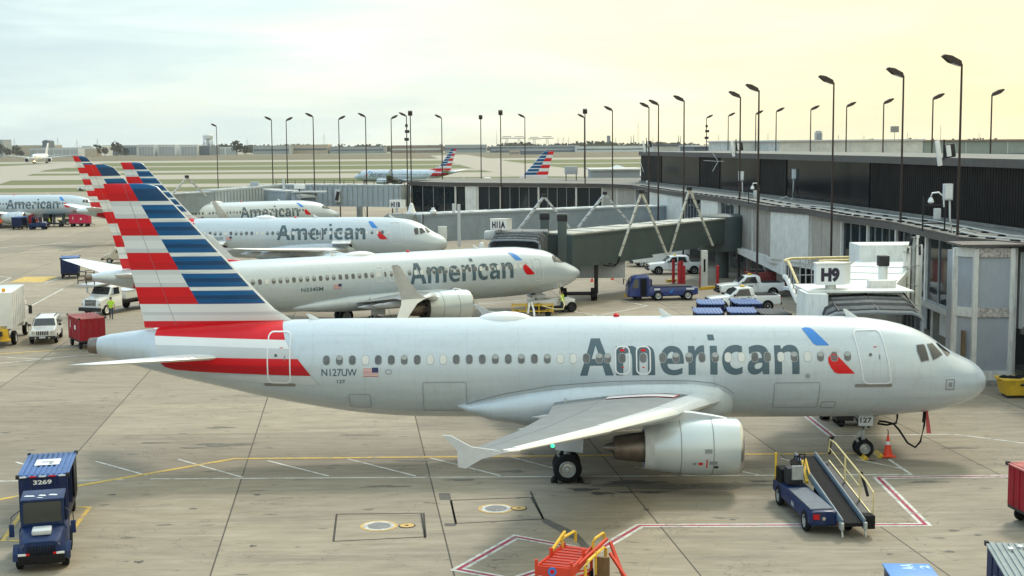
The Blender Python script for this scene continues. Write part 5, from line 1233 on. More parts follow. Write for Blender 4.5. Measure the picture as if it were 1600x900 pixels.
# far low wing of the concourse, whose roof hides the taxiing jets
t = thing('concourse_wing','low concourse wing with grey gravel roof seen over the dark glazed end','concourse',(10,235,0)); mb = MB(); mb.prism([(-27,-10,ZR-.3),(-23,2,ZR-.3),(4,-4,ZR-.3),(24,-12,ZR-.3),(24,-30,ZR-.3),(-8,-14,ZR-.3)],(0,0,.32),ROOFG); mb.build('roof', t, 20)
mb = MB(); mb.prism([(-22,-4,0),(-20,0,0),(4,-6,0),(22,-14,0),(22,-16,0),(-8,-14,0)],(0,0,ZR-.31),UNDER); mb.build('wall', t, 20)

# ---------------------------------------------------------------- jet bridges
GREENB = mat('bridge_green_grey',(.064,.088,.088),.55,0,.12,.8,dirt=.25); BLUEB = mat('bridge_blue_grey',(.235,.29,.345),.55,0,.10,.8,dirt=.2); PALEB = mat('bridge_pale_grey',(.36,.42,.46),.55,0,.10,.8,dirt=.2); WHITEB = mat('bridge_white',(.66,.68,.66),.5,0,.08,1,dirt=.25)
CANOPY = mat('canopy_fabric',(.035,.037,.042),.7,0,.3,3); CANOPYL = mat('canopy_fabric_pale',(.15,.16,.165),.7,0,.3,3); CREAM = mat('cream_steel',(.60,.58,.50),.5,0,.12,3,dirt=.3); BROOF = mat('bridge_roof',(.42,.42,.38),.7,0,.2,1,dirt=.45); GLIP = mat('bridge_roof_grey',(.45,.48,.49),.6,0,.15,1,dirt=.3)
def tunnel(parent, p, q, w, h, zp, zq, m, rm, ribs=0, name='tunnel'):
    """box corridor from p to q, floor heights zp, zq"""
    p = Vector((p[0],p[1],zp)); q = Vector((q[0],q[1],zq)); d = q-p; t = Vector((d.x,d.y,0)).normalized(); n = Vector((-t.y,t.x,0)); Z = Vector((0,0,1)); L = d.length; o = parent.location
    mb = MB(); rg = [[b_+n*a*w/2+Z*c-o for a, c in ((-1,0),(1,0),(1,h),(-1,h))] for b_ in (p,q)]; mb.loft(rg, m)
    for c in (.06,h-.08):
        for a in (-1,1): mb.bar(p+n*a*(w/2+.03)+Z*c-o, q+n*a*(w/2+.03)+Z*c-o, .10,.14,m)
    if ribs:
        k = ribs/2
        while k < L:
            b_ = p+d*(k/L)
            for a in (-1,1): mb.bar(b_+n*a*(w/2+.045)+Z*.1-o, b_+n*a*(w/2+.045)+Z*(h-.12)-o, ribs*.45,.09,m)
            k += ribs
    u = mb.build(name, parent, 20); mb = MB(); mb.loft([[b_+n*a*(w/2+.08)+Z*c-o for a, c in ((-1,h),(1,h),(1,h+.12),(-1,h+.12))] for b_ in (p-d*.002,q+d*.002)], rm)
    k = 3.0
    while k < L-1: b_ = p+d*(k/L); mb.bar(b_-n*w/2+Z*(h+.14)-o, b_+n*w/2+Z*(h+.14)-o, .15,.06,rm); k += 3.2
    mb.build('roof', u, 20); return u
def canopy(parent, c, ang, w, zb, zt, depth, m=CANOPY, n=8):
    """folding weather hood: arched ribs over a cab mouth. c centre on the cab face, ang direction of opening"""
    t = Vector((math.cos(ang),math.sin(ang),0)); s_ = Vector((-t.y,t.x,0)); o = parent.location; mb = MB(); rings = []
    for k in range(n*2+1):
        q = k/(n*2); dd = depth*q; dr = .10*(k%2) + .55*q*q
        prof = [(-1,0),(-1,.84),(-.95,.93),(-.8,.98),(0,1.0),(.8,.98),(.95,.93),(1,.84),(1,0)]
        rings.append([Vector((c[0],c[1],0))+t*dd+s_*(a*(w/2-.15*(k%2)))+Vector((0,0,zb+(zt-zb-dr)*b_))-o for a, b_ in prof])
    mb.loft(rings, lambda i,k: (m if (i//2)%2 else CANOPYL), caps=(False,False), closed=False); r = mb.build('canopy', parent, 30)  # light and dark of the ribs put into the colour: bands alternate in tone
    md = r.modifiers.new('thickness','SOLIDIFY'); md.thickness = .06
    mb = MB(); e = rings[-1]; mb.tube(rings[-1], .09, SEAM, 6); mb.build('bumper', parent)
    for a in (-.45,.05,.55):
        mb = MB(); mb.bar(Vector((c[0],c[1],zt+.05))+s_*a*w/1.2-o, Vector((c[0],c[1],zt-.5))+s_*a*w/1.2+t*depth-o, .05,.05,DARKM); mb.build('strap', parent)
def gatesign(px, py, Y, txt, w, h, label, zbase, turn=0):
    p = at(px,py,Y); t = thing('gate_sign', label, 'sign', (p.x,Y,zbase), turn); zc = p.z-zbase
    mb = MB(); mb.prism([(-w/2,-.1,zc-h/2),(w/2,-.1,zc-h/2),(w/2+.42,.5,zc-h/2),(.1,.9,zc-h/2),(-w/2,.45,zc-h/2)],(0,0,h),WHITE)
    mb.prism([(-w/2-.03,-.13,zc+h/2),(w/2+.0,-.13,zc+h/2),(w/2+.46,.5,zc+h/2),(.1,.94,zc+h/2),(-w/2-.03,.47,zc+h/2)],(0,0,.07),TRIM); mb.build('sign_box', t, 20)
    mb = MB(); flat_text(mb, txt, (-w*(.34 if len(txt) < 3 else .40),-.108,zc-h*.36), (1,0,0), (0,0,1), w*(.66 if len(txt) < 3 else .80), h*.70, mat('sign_black',(.02,.015,.035),.5), .065); NOFIX('lettering', mb, t)
    mb = MB(); mb.cyl((.1,.3,0),(.1,.3,zc-h/2+.01),.25 if h > .8 else .15,TRIM,n=14); mb.build('post', t); return t
# bridge at the foreground jet
bx = gx(1366,61); t = thing('jet_bridge','white jet bridge docked on the far side of the foreground jet, grey ribbed hood','jet bridge',(bx,64,0))
x0, x1 = gx(1275,61.6), gx(1424,61.6); zt = at(1340,459,61.6).z
mb = MB(); mb.box(((x0+x1)/2-bx,0,(3.3+zt)/2),(x1-x0+.2,2.6,zt-3.3),WHITEB,bev=.04); mb.build('cab', t, 30)
mb = MB(); mb.box(((x0+x1)/2-bx,-.3,zt+.04),(x1-x0+.5,3.4,.08),WHITEB); mb.build('cab_roof', t, 30)
xs0 = gx(1262,61.4); mb = MB(); mb.prism([(xs0-bx,-2.4,3.3),(xs0-bx+.9,-2.75,3.3),(xs0-bx+.9,-.5,3.3),(xs0-bx,-.5,3.3)],(0,0,zt-3.3+.02),WHITEB); mb.build('side_screen', t, 30)
canopy(t, ((x0+x1)/2+.15,62.7), R(-90), x1-x0-.1, 3.3, zt-.12, 2.5)
q = (gx(1388,77),77.5); u = tunnel(t, ((x0+x1)/2+.6,65), q, 3.1, 3.0, zt-3.15, zt-3.0, WHITEB, WHITEB)
mb = MB(); a = Vector((q[0]+.2,q[1],0))-t.location; mb.box((a.x,a.y+1.0,5.6),(3.6,2.4,4.0),WHITEB,bev=.05); mb.build('end_box', t, 30)
mb = MB(); zz = zt+.1; mb.cyl((gx(1379,65)-bx,1,zz-.05),(gx(1379,65)-bx,1,zz+.85),.22,WHITEB,n=14); mb.box((gx(1379,65)-bx,1,zz+1.1),(.5,.5,.5),DARKM,bev=.04); mb.build('roof_vent', t)
mb = MB(); p_ = at(1377,450,63.5); mb.box((p_.x-bx,-.5,p_.z+.1),(1.25,.5,.55),TRIM,bev=.03); mb.box((p_.x-bx-.75,-.6,p_.z-.12),(.8,.3,.2),DARKM); mb.build('air_unit', t)
mb = MB()
for sx in (-1.1,1.1): mb.cyl((sx,1.5,.6),(sx,1.5,3.4),.16,DARKM,n=12)
for sx in (-1.1,1.1): mb.cyl((sx-.2,1.5,.5),(sx+.2,1.5,.5),.5,TYRE,n=20)
mb.bar((-1.2,1.5,.6),(1.2,1.5,.6),.2,.2,DARKM); mb.build('bogie', t)
gatesign(1297,429,62.8,'H9',1.30,.94,'white gate sign reading H9 on the roof of the near jet bridge',zt)
# vertical pipe bundle beside the hood
t = thing('pipe_bundle','bundle of tall silvery service pipes between the ribbed hood and the concourse windows','pipes',(gx(1428,72),72,0)); o = t.location
for px, yt, yb in ((1415,382,475),(1421,384,480),(1428,370,490),(1434,368,492)):
    a = at(px,yt,72); b_ = at(px-3,yb,72); mb = MB(); mb.cyl(a-o, b_-o, .09, TRIM if px != 1428 else STRUT, n=10); 
    for j in range(4): c = a.lerp(b_, (j+.5)/4)-o; mb.box(c,(.22,.22,.05),STRUT)
    mb.build('pipe', t)
a = at(1428,378,72)-o; mb = MB(); mb.tube([a+Vector((-.35,0,-.6)),a+Vector((-.1,0,.2)),a+Vector((.25,0,.2)),a+Vector((.3,0,-.7))],.10,DARKM,8); mb.build('hose', t)
mb = MB(); mb.bar((0,.3,0),(0,.3,8.0),.25,.25,DARKM); mb.build('mast', t)
# service stair with yellow rails
t = thing('service_stair','grey service stair with yellow handrails against the concourse','stair',at(1290,445,90)-Vector((0,0,at(1290,445,90).z))); o = t.location.copy()
def W(px,py,Y): return at(px,py,Y)-o
mb = MB(); mb.tube([W(1226,407,90),W(1236,404,90.5),W(1330,402,93),W(1332,408,93)],.09,PALEY,8); mb.tube([W(1280,408,87),W(1354,405.5,88),W(1356,415,88)],.08,PALEY,8); mb.tube([W(1226,407,90),W(1232,409,89.5),W(1247,444,86.5),W(1250,449,86.5),W(1276,452,86.5)],.09,PALEY,8); mb.tube([W(1280,408,87),W(1290,420,86.5),W(1300,448,86)],.07,PALEY,8); mb.build('handrail', t)
mb = MB(); mb.tube([W(1226,432,90),W(1230,436,89.5),W(1246,471,86.5),W(1252,476,86),W(1266,477,85.5)],.17,TRIM,10); mb.build('stringer', t)
mb = MB()
for k in range(6):
    u_ = k/5; x_ = 1228+20*u_; mb.bar(W(x_,409+36*u_,90-3.4*u_),W(x_,434+36*u_,90-3.4*u_),.07,.07,BPANEL)
for k in range(10):
    x_ = 1250+k*9; mb.bar(W(x_,406,90),W(x_,452,90),.07,.07,BPANEL)
for zz in (416,430,445): mb.bar(W(1244,zz,90),W(1335,zz-2,90.5),.06,.06,BPANEL)
mb.build('baluster', t)
mb = MB(); a = W(1246,455,90); b_ = W(1345,450,93); mb.bar(a+Vector((0,1,0)),b_+Vector((0,1,0)),2.4,.2,LGREY); mb.build('landing', t)
for k in range(9):
    c = W(1249,452,86.5).lerp(W(1300,500,83),k/8); mb = MB(); mb.box(c,(.35,1.3,.06),LGREY); mb.build('step', t)
mb = MB()
for px in (1250,1330): a = W(px,452,91); mb.cyl((a.x,a.y,0),(a.x,a.y,a.z),.12,BPANEL,n=10)
mb.build('support', t)
# green grey bridge at the second jet
cx, cy = gx(812,112.5), 112.5; t = thing('jet_bridge','dark green grey jet bridge reaching the second jet, ribbed dark hood at its end','jet bridge',(cx,cy,0)); o = t.location
mb = MB(); mb.box((0.2,.6,4.75),(4.2,3.2,3.0),GREENB,bev=.05); mb.build('cab', t, 30)
mb = MB(); mb.box((.2,.6,6.30),(4.4,3.4,.1),CANOPYL); mb.box((-2.2,.3,6.0),(1.4,2.0,.7),GLIP,bev=.2); mb.build('cab_roof', t, 30)
canopy(t, (cx+.1,cy-.9), R(-105), 4.2, 3.3, 6.35, 2.0)
R0 = (gx(1128,136.5),136.5)
a0 = (gx(868,114.5),114.5)
def lerp2(a, b_, u): return (a[0]+(b_[0]-a[0])*u, a[1]+(b_[1]-a[1])*u)
tunnel(t, a0, lerp2(a0,R0,.44), 3.5, 2.75, 3.15, 3.2, GREENB, BROOF); tunnel(t, lerp2(a0,R0,.42), lerp2(a0,R0,.74), 3.1, 2.5, 3.42, 3.5, GREENB, BROOF); tunnel(t, lerp2(a0,R0,.73), R0, 2.8, 2.35, 3.6, 3.65, GREENB, BROOF)
mb = MB(); mb.revolve((R0[0]-o.x,R0[1]-o.y,2.7),(0,0,1),[(0,2.3),(.1,2.5),(3.5,2.5),(3.6,2.3),(3.7,0)],GREENB,20); mb.build('rotunda', t, 30)
mb = MB(); mb.cyl((R0[0]-o.x,R0[1]-o.y,0),(R0[0]-o.x,R0[1]-o.y,2.7),.65,GREENB,n=18); mb.build('rotunda_column', t)
tunnel(t, (R0[0]+1,R0[1]+.5), (24.5,140), 3.0, 2.7, 3.2, 3.2, GREENB, BROOF, name='link')
for px, yt, Y in ((877,343,116),(850,341,117.5)):
    a = at(px,yt,Y); mb = MB(); mb.box((a.x-o.x,Y-o.y-1.9,(a.z+1.2)/2+.6),(.75,.75,a.z-1.2),GREENB,bev=.04); mb.box((a.x-o.x,Y-o.y-1.9,a.z+.25),(.85,.85,.5),DARKM,bev=.05); mb.build('lift_column', t)
c = lerp2(a0,R0,.30); mb = MB(); mb.box((c[0]-o.x-1.2,c[1]-o.y,2.4),(4.6,2.2,1.5),LGREY,bev=.06); mb.cyl((c[0]-o.x-3.2,c[1]-o.y-1.13,2.4),(c[0]-o.x-3.2,c[1]-o.y-1.06,2.4),.35,SEAM,n=16); mb.build('air_unit', t)
c = lerp2(a0,R0,.12); mb = MB()
for sx in (-1.3,1.3): mb.cyl((c[0]-o.x+sx-.25,c[1]-o.y,.55),(c[0]-o.x+sx+.25,c[1]-o.y,.55),.55,TYRE,n=18)
mb.bar((c[0]-o.x-1.5,c[1]-o.y,.6),(c[0]-o.x+1.5,c[1]-o.y,.6),.3,.3,DARKM)
for sx in (-1.5,1.5): mb.cyl((c[0]-o.x+sx,c[1]-o.y,.6),(c[0]-o.x+sx,c[1]-o.y,3.2),.18,DARKM,n=10)
mb.build('bogie', t)
gatesign(779,351,112.3,'H11A',1.35,.80,'white gate sign reading H11A above the dark hood at the second jet',6.35)
def gantry(legs, Y, m, label, w=.16):
    b0 = at(legs[0][0],legs[0][1],Y); t = thing('bridge_hanger', label, 'steel frame', (b0.x,Y,0), 0, 'slanted steel frames over the bridges'); o = t.location
    for px0, py0, px1, py1, dY in legs:
        a = at(px0,py0,Y)-o; b_ = at(px1,py1,Y+dY)-o; mb = MB(); mb.bar(a,b_,w,w,m)
        for j in range(1,6): c = a.lerp(b_,j/6); mb.box(c,(w*1.3,w*1.3,.06),DARKM)
        mb.build('strut', t)
    mb = MB(); mb.box((0,0,b0.z+.1),(.5,.5,.35),DARKM,bev=.04); mb.build('head', t); return t
gantry([(1002,301,968,400,-1.6),(1003,301,1042,398,1.6)],119,CREAM,'cream steel A frame straddling the green bridge, left one')
gantry([(1077,296,1046,398,-1.6),(1078,296,1114,384,1.6)],127,CREAM,'cream steel A frame straddling the green bridge, right one beside the stone bays')
gantry([(850,307,806,364,-1.4),(850,307,890,356,.6)],152,LGREY,'grey steel A frame in front of the dark glazing, left one',.24)
gantry([(945,303,903,356,-1.4),(945,303,984,349,.6)],156.5,LGREY,'grey steel A frame in front of the dark glazing, right one',.24)
gantry([(292,277,268,305,-2),(292,277,322,306,2)],188,LGREY,'thin grey A frame behind the striped tails at the left',.2)
# blue grey bridge at the third jet
cx, cy = gx(632,146.5), 146.5; t = thing('jet_bridge','long blue grey jet bridge reaching the third jet in front of the dark glazing','jet bridge',(cx,cy,0)); o = t.location
mb = MB(); mb.box((.3,.5,4.7),(3.4,3.0,2.8),BLUEB,bev=.05); mb.build('cab', t, 30); canopy(t, (cx-.2,cy-.6), R(-95), 3.6, 3.3, 6.2, 2.2, mat('canopy_grey_green',(.22,.25,.22),.7,0,.2,3))
a0 = (gx(652,148.5),149.0); R0 = (gx(1092,168),168.0)
tunnel(t, a0, lerp2(a0,R0,.40), 3.5, 2.95, 3.0, 3.05, BLUEB, GLIP); tunnel(t, lerp2(a0,R0,.39), lerp2(a0,R0,.76), 3.1, 2.75, 3.2, 3.25, BLUEB, GLIP); tunnel(t, lerp2(a0,R0,.75), R0, 2.8, 2.6, 3.3, 3.35, BLUEB, GLIP)
mb = MB(); mb.revolve((R0[0]-o.x-1,R0[1]-o.y,2.7),(0,0,1),[(0,2.0),(.1,2.2),(3.7,2.2),(3.8,0)],BLUEB,20); mb.build('rotunda', t, 30)
mb = MB(); mb.cyl((R0[0]-o.x-1,R0[1]-o.y,0),(R0[0]-o.x-1,R0[1]-o.y,2.7),.6,BLUEB,n=16); mb.build('rotunda_column', t)
for px, yt, yb, Y in ((717,319,385,147.2),(709,318,340,150)):
    a = at(px,yt,Y); b_ = at(px,yb,Y); mb = MB(); mb.box((a.x-o.x,Y-o.y-.3,(a.z+b_.z)/2),(.32,.32,a.z-b_.z),LGREY); mb.build('lift_column', t)
a = at(692,363,147.4); mb = MB(); mb.box((a.x-o.x,.0,a.z),(.95,.6,1.4),WHITEB,bev=.04); mb.build('cabinet', t)
a = at(677,333,148); mb = MB(); mb.revolve((a.x-o.x,1.5,6.1),(0,0,1),[(0,.35),(.25,.38),(.4,.2),(.6,.2),(.62,0)],WHITE,14); mb.build('roof_vent', t)
gatesign(618,319.5,147.2,'H11B',1.25,.80,'white gate sign reading H11B on the roof of the blue grey bridge',6.2)
t = thing('satellite_cone','white cone cap on the ledge below the dark glazing, beside the blue grey bridge','roof vent',(gx(645,190),190,3.2)); mb = MB(); mb.revolve((0,0,0),(0,0,1),[(0,1.1),(.5,1.0),(1.2,.5),(2.2,.22),(2.3,0)],WHITE,16); mb.build('cap', t); mb = MB(); mb.box((0,0,-1.6),(2.6,2.0,3.2),CONC); mb.build('base', t)
# pale corrugated walkways further back
t = thing('corrugated_walkway','long pale grey corrugated walkway bridge left of the dark glazed end','jet bridge',(gx(520,218),218,0))
tunnel(t, (gx(636,212),212), (gx(438,221),221), 3.2, 3.3, 4.0, 4.0, PALEB, GLIP, ribs=.9); o = t.location
tunnel(t, (gx(440,221),221), (gx(404,216),216), 3.4, 3.2, 4.0, 4.0, PALEB, GLIP, ribs=0)
for px in (560,500,450):
    a = at(px,310,217.5); mb = MB(); mb.cyl((a.x-o.x,a.y-o.y+1.5,0),(a.x-o.x,a.y-o.y+1.5,4.0),.5,PALEB,n=12); mb.build('column', t)
for px in (528,555,590):
    a = at(px,306,214.8); mb = MB(); mb.box((a.x-o.x,a.y-o.y-.3,a.z),(.9,.6,2.0),LGREY,bev=.05); mb.box((a.x-o.x,a.y-o.y-.65,a.z),(.5,.1,1.4),DARKM,ry=R(12)); mb.build('side_vent', t)
mb = MB()
for k in range(14): a = lerp2((gx(636,212),212),(gx(438,221),221),k/13); mb.cyl((a[0]-o.x,a[1]-o.y-1.5,7.3),(a[0]-o.x,a[1]-o.y-1.5,8.1),.05,DARKM,n=6)
mb.bar((gx(636,212)-o.x,212-o.y-1.5,8.1),(gx(438,221)-o.x,221-o.y-1.5,8.1),.07,.07,DARKM); mb.bar((gx(636,212)-o.x,212-o.y-1.5,7.7),(gx(438,221)-o.x,221-o.y-1.5,7.7),.05,.05,DARKM); mb.build('roof_railing', t)
t = thing('corrugated_walkway','pale corrugated bridge section running forward behind the fourth jet','jet bridge',(gx(360,206),206,0))
tunnel(t, (gx(402,212),212), (gx(326,199),199), 3.2, 3.1, 4.1, 4.0, PALEB, GLIP, ribs=.9); tunnel(t, (gx(327,199),199), (gx(262,191),191), 2.8, 2.8, 4.1, 4.1, BLUEB, GLIP)
o = t.location; mb = MB(); mb.box((gx(403,213)-o.x,212.5-o.y,4),(1.2,1.2,8),PALEB); mb.build('column', t)
t = thing('jet_bridge','open pale jet bridge cab with sloping roof above the fourth jet','jet bridge',(gx(450,210),210,0)); o = t.location
tunnel(t, (gx(408,216),216), (gx(462,211),211), 3.2, 2.9, 3.9, 3.6, PALEB, GLIP); mb = MB(); a = at(476,308,210); mb.box((a.x-o.x,0,5.0),(3.6,2.8,2.8),PALEB,bev=.05); mb.box((a.x-o.x+.8,-.3,6.5),(5.0,3.2,.18),GLIP); mb.build('cab', t, 30)
mb = MB(); a = at(468,295,210); mb.box((a.x-o.x,0,7.3),(1.6,.9,.7),WHITE,bev=.06); mb.cyl((a.x-o.x,0,6.5),(a.x-o.x,0,7.0),.12,DARKM,n=8); mb.build('air_unit', t)
canopy(t, (gx(480,209),208.6), R(-60), 3.0, 3.6, 6.3, 1.6, GLIP)
mb = MB(); a = at(443,280,212); mb.cyl((a.x-o.x,a.y-o.y,6.5),(a.x-o.x,a.y-o.y,8.4),.2,LGREY,n=10); mb.build('lift_column', t)
# ---------------------------------------------------------------- vehicles and ramp equipment. local +x is forward
def wheelpart(par, x, y, r, w, hub=HUB, name='wheel'):
    sd = 1 if y > 0 else -1; mb = MB(); mb.revolve((x,y-sd*w/2,r),(0,sd,0),[(0,r*.5),(0,r*.85),(w*.15,r*.97),(w*.3,r),(w*.75,r),(w*.9,r*.96),(w,r*.85),(w,r*.66),(w-.09,r*.62)],TYRE,20); t = mb.build(name, par, 40)
    mb = MB(); mb.revolve((x,y+sd*(w/2-.06),r),(0,sd,0),[(-.02,r*.6),(.04,r*.62),(.02,r*.5),(-.01,r*.42),(.03,r*.2),(.05,.0)],hub,16); mb.build('rim', t, 40); return t
def loftbody(mb, st, m, n=1):
    """stations (x, half width bottom, half width top, z bottom, z top) joined with softened corners"""
    rg = []
    for x, wb, wt, z0, z1 in st:
        h = z1-z0; c = min(.10,h*.25)
        rg.append([Vector(p) for p in ((x,-wb+c,z0),(x,wb-c,z0),(x,wb,z0+c),(x,(wb*.3+wt*.7),z1-c*1.6),(x,wt-c*.6,z1-c*.35),(x,wt-c*1.8,z1),(x,-wt+c*1.8,z1),(x,-wt+c*.6,z1-c*.35),(x,-(wb*.3+wt*.7),z1-c*1.6),(x,-wb,z0+c))])
    mb.loft(rg, m)
def glass(par, pts, th=(0,0,0), name='window', m=None):
    mb = MB(); c = sum((Vector(p) for p in pts), Vector())/len(pts); mb.prism(pts, th, m or VGLASS); return mb.build(name, par, 20)
def sideglass(par, pts, y, yt, name='window'):
    """pts (x,z) on both sides; y half width at the sill, yt at the roof"""
    z0 = min(p[1] for p in pts); z1 = max(p[1] for p in pts)
    for sd in (-1,1):
        q = [(x, sd*(y+(yt-y)*(z-z0)/(z1-z0)), z) for x, z in pts]; glass(par, q, (0,sd*.015,0), name)
def pickup(label, rz, loc, crew=False, topper=None):
    t = thing('pickup_truck', label, 'pickup', loc, rz, 'white service trucks by the concourse'); L = 5.8
    mb = MB(); loftbody(mb, [(2.85,.80,.76,.55,.95),(2.75,.95,.88,.45,1.08),(2.2,.99,.93,.42,1.16),(1.15,1.0,.95,.42,1.22),(1.1,1.0,.96,.40,1.25),(-1.0 if not crew else -1.4,1.0,.97,.40,1.27),(-2.9,1.0,.97,.5,1.27)], WV)
    for x in (1.85,-1.85):
        for sd in (-1,1): mb.revolve((x,sd*.86,.42),(0,sd,0),[(0,.46),(.147,.48),(.148,.0)],BLACK,18)
    b = mb.build('body', t, 30); r0 = -.75 if not crew else -1.35
    mb = MB(); loftbody(mb, [(1.25,.93,.92,1.18,1.22),(.55,.93,.76,1.2,1.84),(-.1,.94,.77,1.2,1.92),(r0+.15,.94,.77,1.2,1.90),(r0,.94,.82,1.2,1.78),(r0-.05,.94,.84,1.2,1.5)], WV); mb.build('cab', t, 30)
    glass(t, [(1.10,-.78,1.27),(1.10,.78,1.27),(.58,.66,1.80),(.58,-.66,1.80)], (.05,0,.04), 'windscreen')
    if crew: sideglass(t, [(.78,1.27),(.42,1.76),(-.10,1.80),(-.10,1.27)], .945, .80); sideglass(t, [(-.2,1.27),(-.2,1.80),(-.95,1.78),(-1.15,1.27)], .945, .80)
    else: sideglass(t, [(.80,1.27),(.42,1.76),(-.35,1.80),(-.50,1.27)], .945, .80)
    mb = MB(); x0, x1 = r0-.2, -2.75; mb.box(((x0+x1)/2,0,1.26),(x0-x1,1.7,.05),BLACK); mb.build('load_bed', t)
    mb = MB(); mb.box((2.86,0,.86),(.08,1.35,.34),BLACK,bev=.02); mb.box((2.9,0,.88),(.04,1.2,.05),CHROME); mb.build('grille', t)
    mb = MB(); mb.box((2.92,0,.56),(.18,1.85,.22),DARKM,bev=.04); mb.build('bumper', t)
    mb = MB(); mb.box((-2.97,0,.6),(.14,1.8,.2),DARKM,bev=.04); mb.build('bumper', t)
    for sd in (-1,1):
        mb = MB(); mb.box((2.80,sd*.78,.9),(.14,.26,.24),CHROME,bev=.03); mb.build('headlight', t)
        mb = MB(); mb.box((-2.90,sd*.90,1.0),(.06,.16,.42),DRED); mb.build('tail_light', t)
        mb = MB(); mb.box((.85,sd*1.08,1.32),(.12,.22,.18),DARKM,bev=.03); mb.build('mirror', t)
        mb = MB(); mb.box((-.3,sd*1.0,1.12),(.18,.03,.04),DARKM); mb.build('door_handle', t)
        mb = MB(); mb.box((.62 if not crew else .7,sd*1.0,.86),(.02,.012,.75),SEAM); mb.box((-.52,sd*1.0,.86),(.02,.012,.75),SEAM); mb.box((.15,sd*1.0,1.02),(.5,.012,.12),SEAM); mb.build('door_seam', t)
    for x in (1.85,-1.85):
        for sd in (-1,1): wheelpart(t, x, sd*.91, .41, .26)
    mb = MB(); mb.box((.0,0,1.97),(.25,.8,.1),YEL,bev=.03); mb.build('roof_beacon', t)
    return t
def suv(label, rz, loc):
    t = thing('suv', label, 'car', loc, rz); mb = MB()
    loftbody(mb, [(2.2,.72,.68,.5,.92),(2.12,.88,.82,.40,1.02),(1.2,.90,.86,.36,1.10),(.95,.90,.87,.36,1.12),(-2.05,.90,.87,.36,1.14),(-2.2,.86,.84,.45,1.12)], WV); mb.build('body', t, 30)
    mb = MB(); loftbody(mb, [(1.0,.84,.83,1.05,1.10),(.42,.85,.70,1.08,1.64),(.1,.86,.71,1.08,1.69),(-1.9,.86,.71,1.08,1.67),(-2.12,.84,.76,1.08,1.45)], WV)
    for sd in (-1,1): mb.bar((.1,sd*.58,1.73),(-1.8,sd*.58,1.72),.04,.04,DARKM)
    mb.build('cab', t, 30)
    glass(t, [(.90,-.74,1.14),(.90,.74,1.14),(.47,.62,1.58),(.47,-.62,1.58)], (.05,0,.04), 'windscreen')
    sideglass(t, [(.62,1.14),(.32,1.56),(-.45,1.60),(-.45,1.14)], .865,.74); sideglass(t, [(-.55,1.14),(-.55,1.60),(-1.85,1.56),(-1.95,1.14)], .865,.74)
    mb = MB(); 
    for k in range(7): mb.box((2.20,-.36+k*.12,.80),(.06,.07,.26),BLACK)
    mb.build('grille', t); mb = MB(); mb.box((2.24,0,.48),(.16,1.75,.22),DARKM,bev=.05); mb.build('bumper', t)
    mb = MB(); mb.box((2.34,0,.52),(.02,.42,.14),LGREY); mb.build('number_plate', t)
    for sd in (-1,1):
        mb = MB(); mb.cyl((2.1,sd*.60,.82),(2.22,sd*.60,.82),.12,CHROME,n=16); mb.build('headlight', t)
        mb = MB(); mb.cyl((2.28,sd*.45,.48),(2.34,sd*.45,.48),.06,CHROME,n=12); mb.build('fog_light', t)
        mb = MB(); mb.box((.72,sd*1.02,1.2),(.12,.2,.16),DARKM,bev=.04); mb.build('mirror', t)
        for x in (1.4,-1.35): wheelpart(t, x, sd*.80, .36, .24)
    return t
def van(label, rz, loc):
    t = thing('van', label, 'van', loc, rz, 'white service trucks by the concourse'); mb = MB()
    loftbody(mb, [(2.95,.80,.75,.5,.95),(2.8,.98,.88,.42,1.15),(2.0,1.02,.93,.40,1.45),(1.25,1.02,.86,.40,2.25),(.8,1.02,.86,.40,2.42),(-2.8,1.02,.86,.40,2.42),(-2.95,1.0,.84,.5,2.3)], WV); mb.build('body', t, 30)
    glass(t, [(2.0,-.80,1.48),(2.0,.80,1.48),(1.36,.70,2.18),(1.36,-.70,2.18)], (.05,0,.04), 'windscreen'); sideglass(t, [(1.75,1.45),(1.1,2.1),(.55,2.1),(.55,1.4)], 1.0,.90)
    sideglass(t, [(.3,1.5),(.3,2.05),(-.9,2.05),(-.9,1.5)], .99,.91)
    mb = MB(); mb.box((2.98,0,.55),(.14,1.9,.28),DARKM,bev=.05); mb.build('bumper', t); mb = MB(); mb.box((2.92,0,.92),(.08,1.0,.2),BLACK,bev=.02); mb.build('grille', t)
    for sd in (-1,1):
        mb = MB(); mb.box((2.82,sd*.76,1.0),(.14,.3,.24),CHROME,bev=.04); mb.build('headlight', t)
        for x in (1.95,-1.75): wheelpart(t, x, sd*.88, .36, .24)
    return t
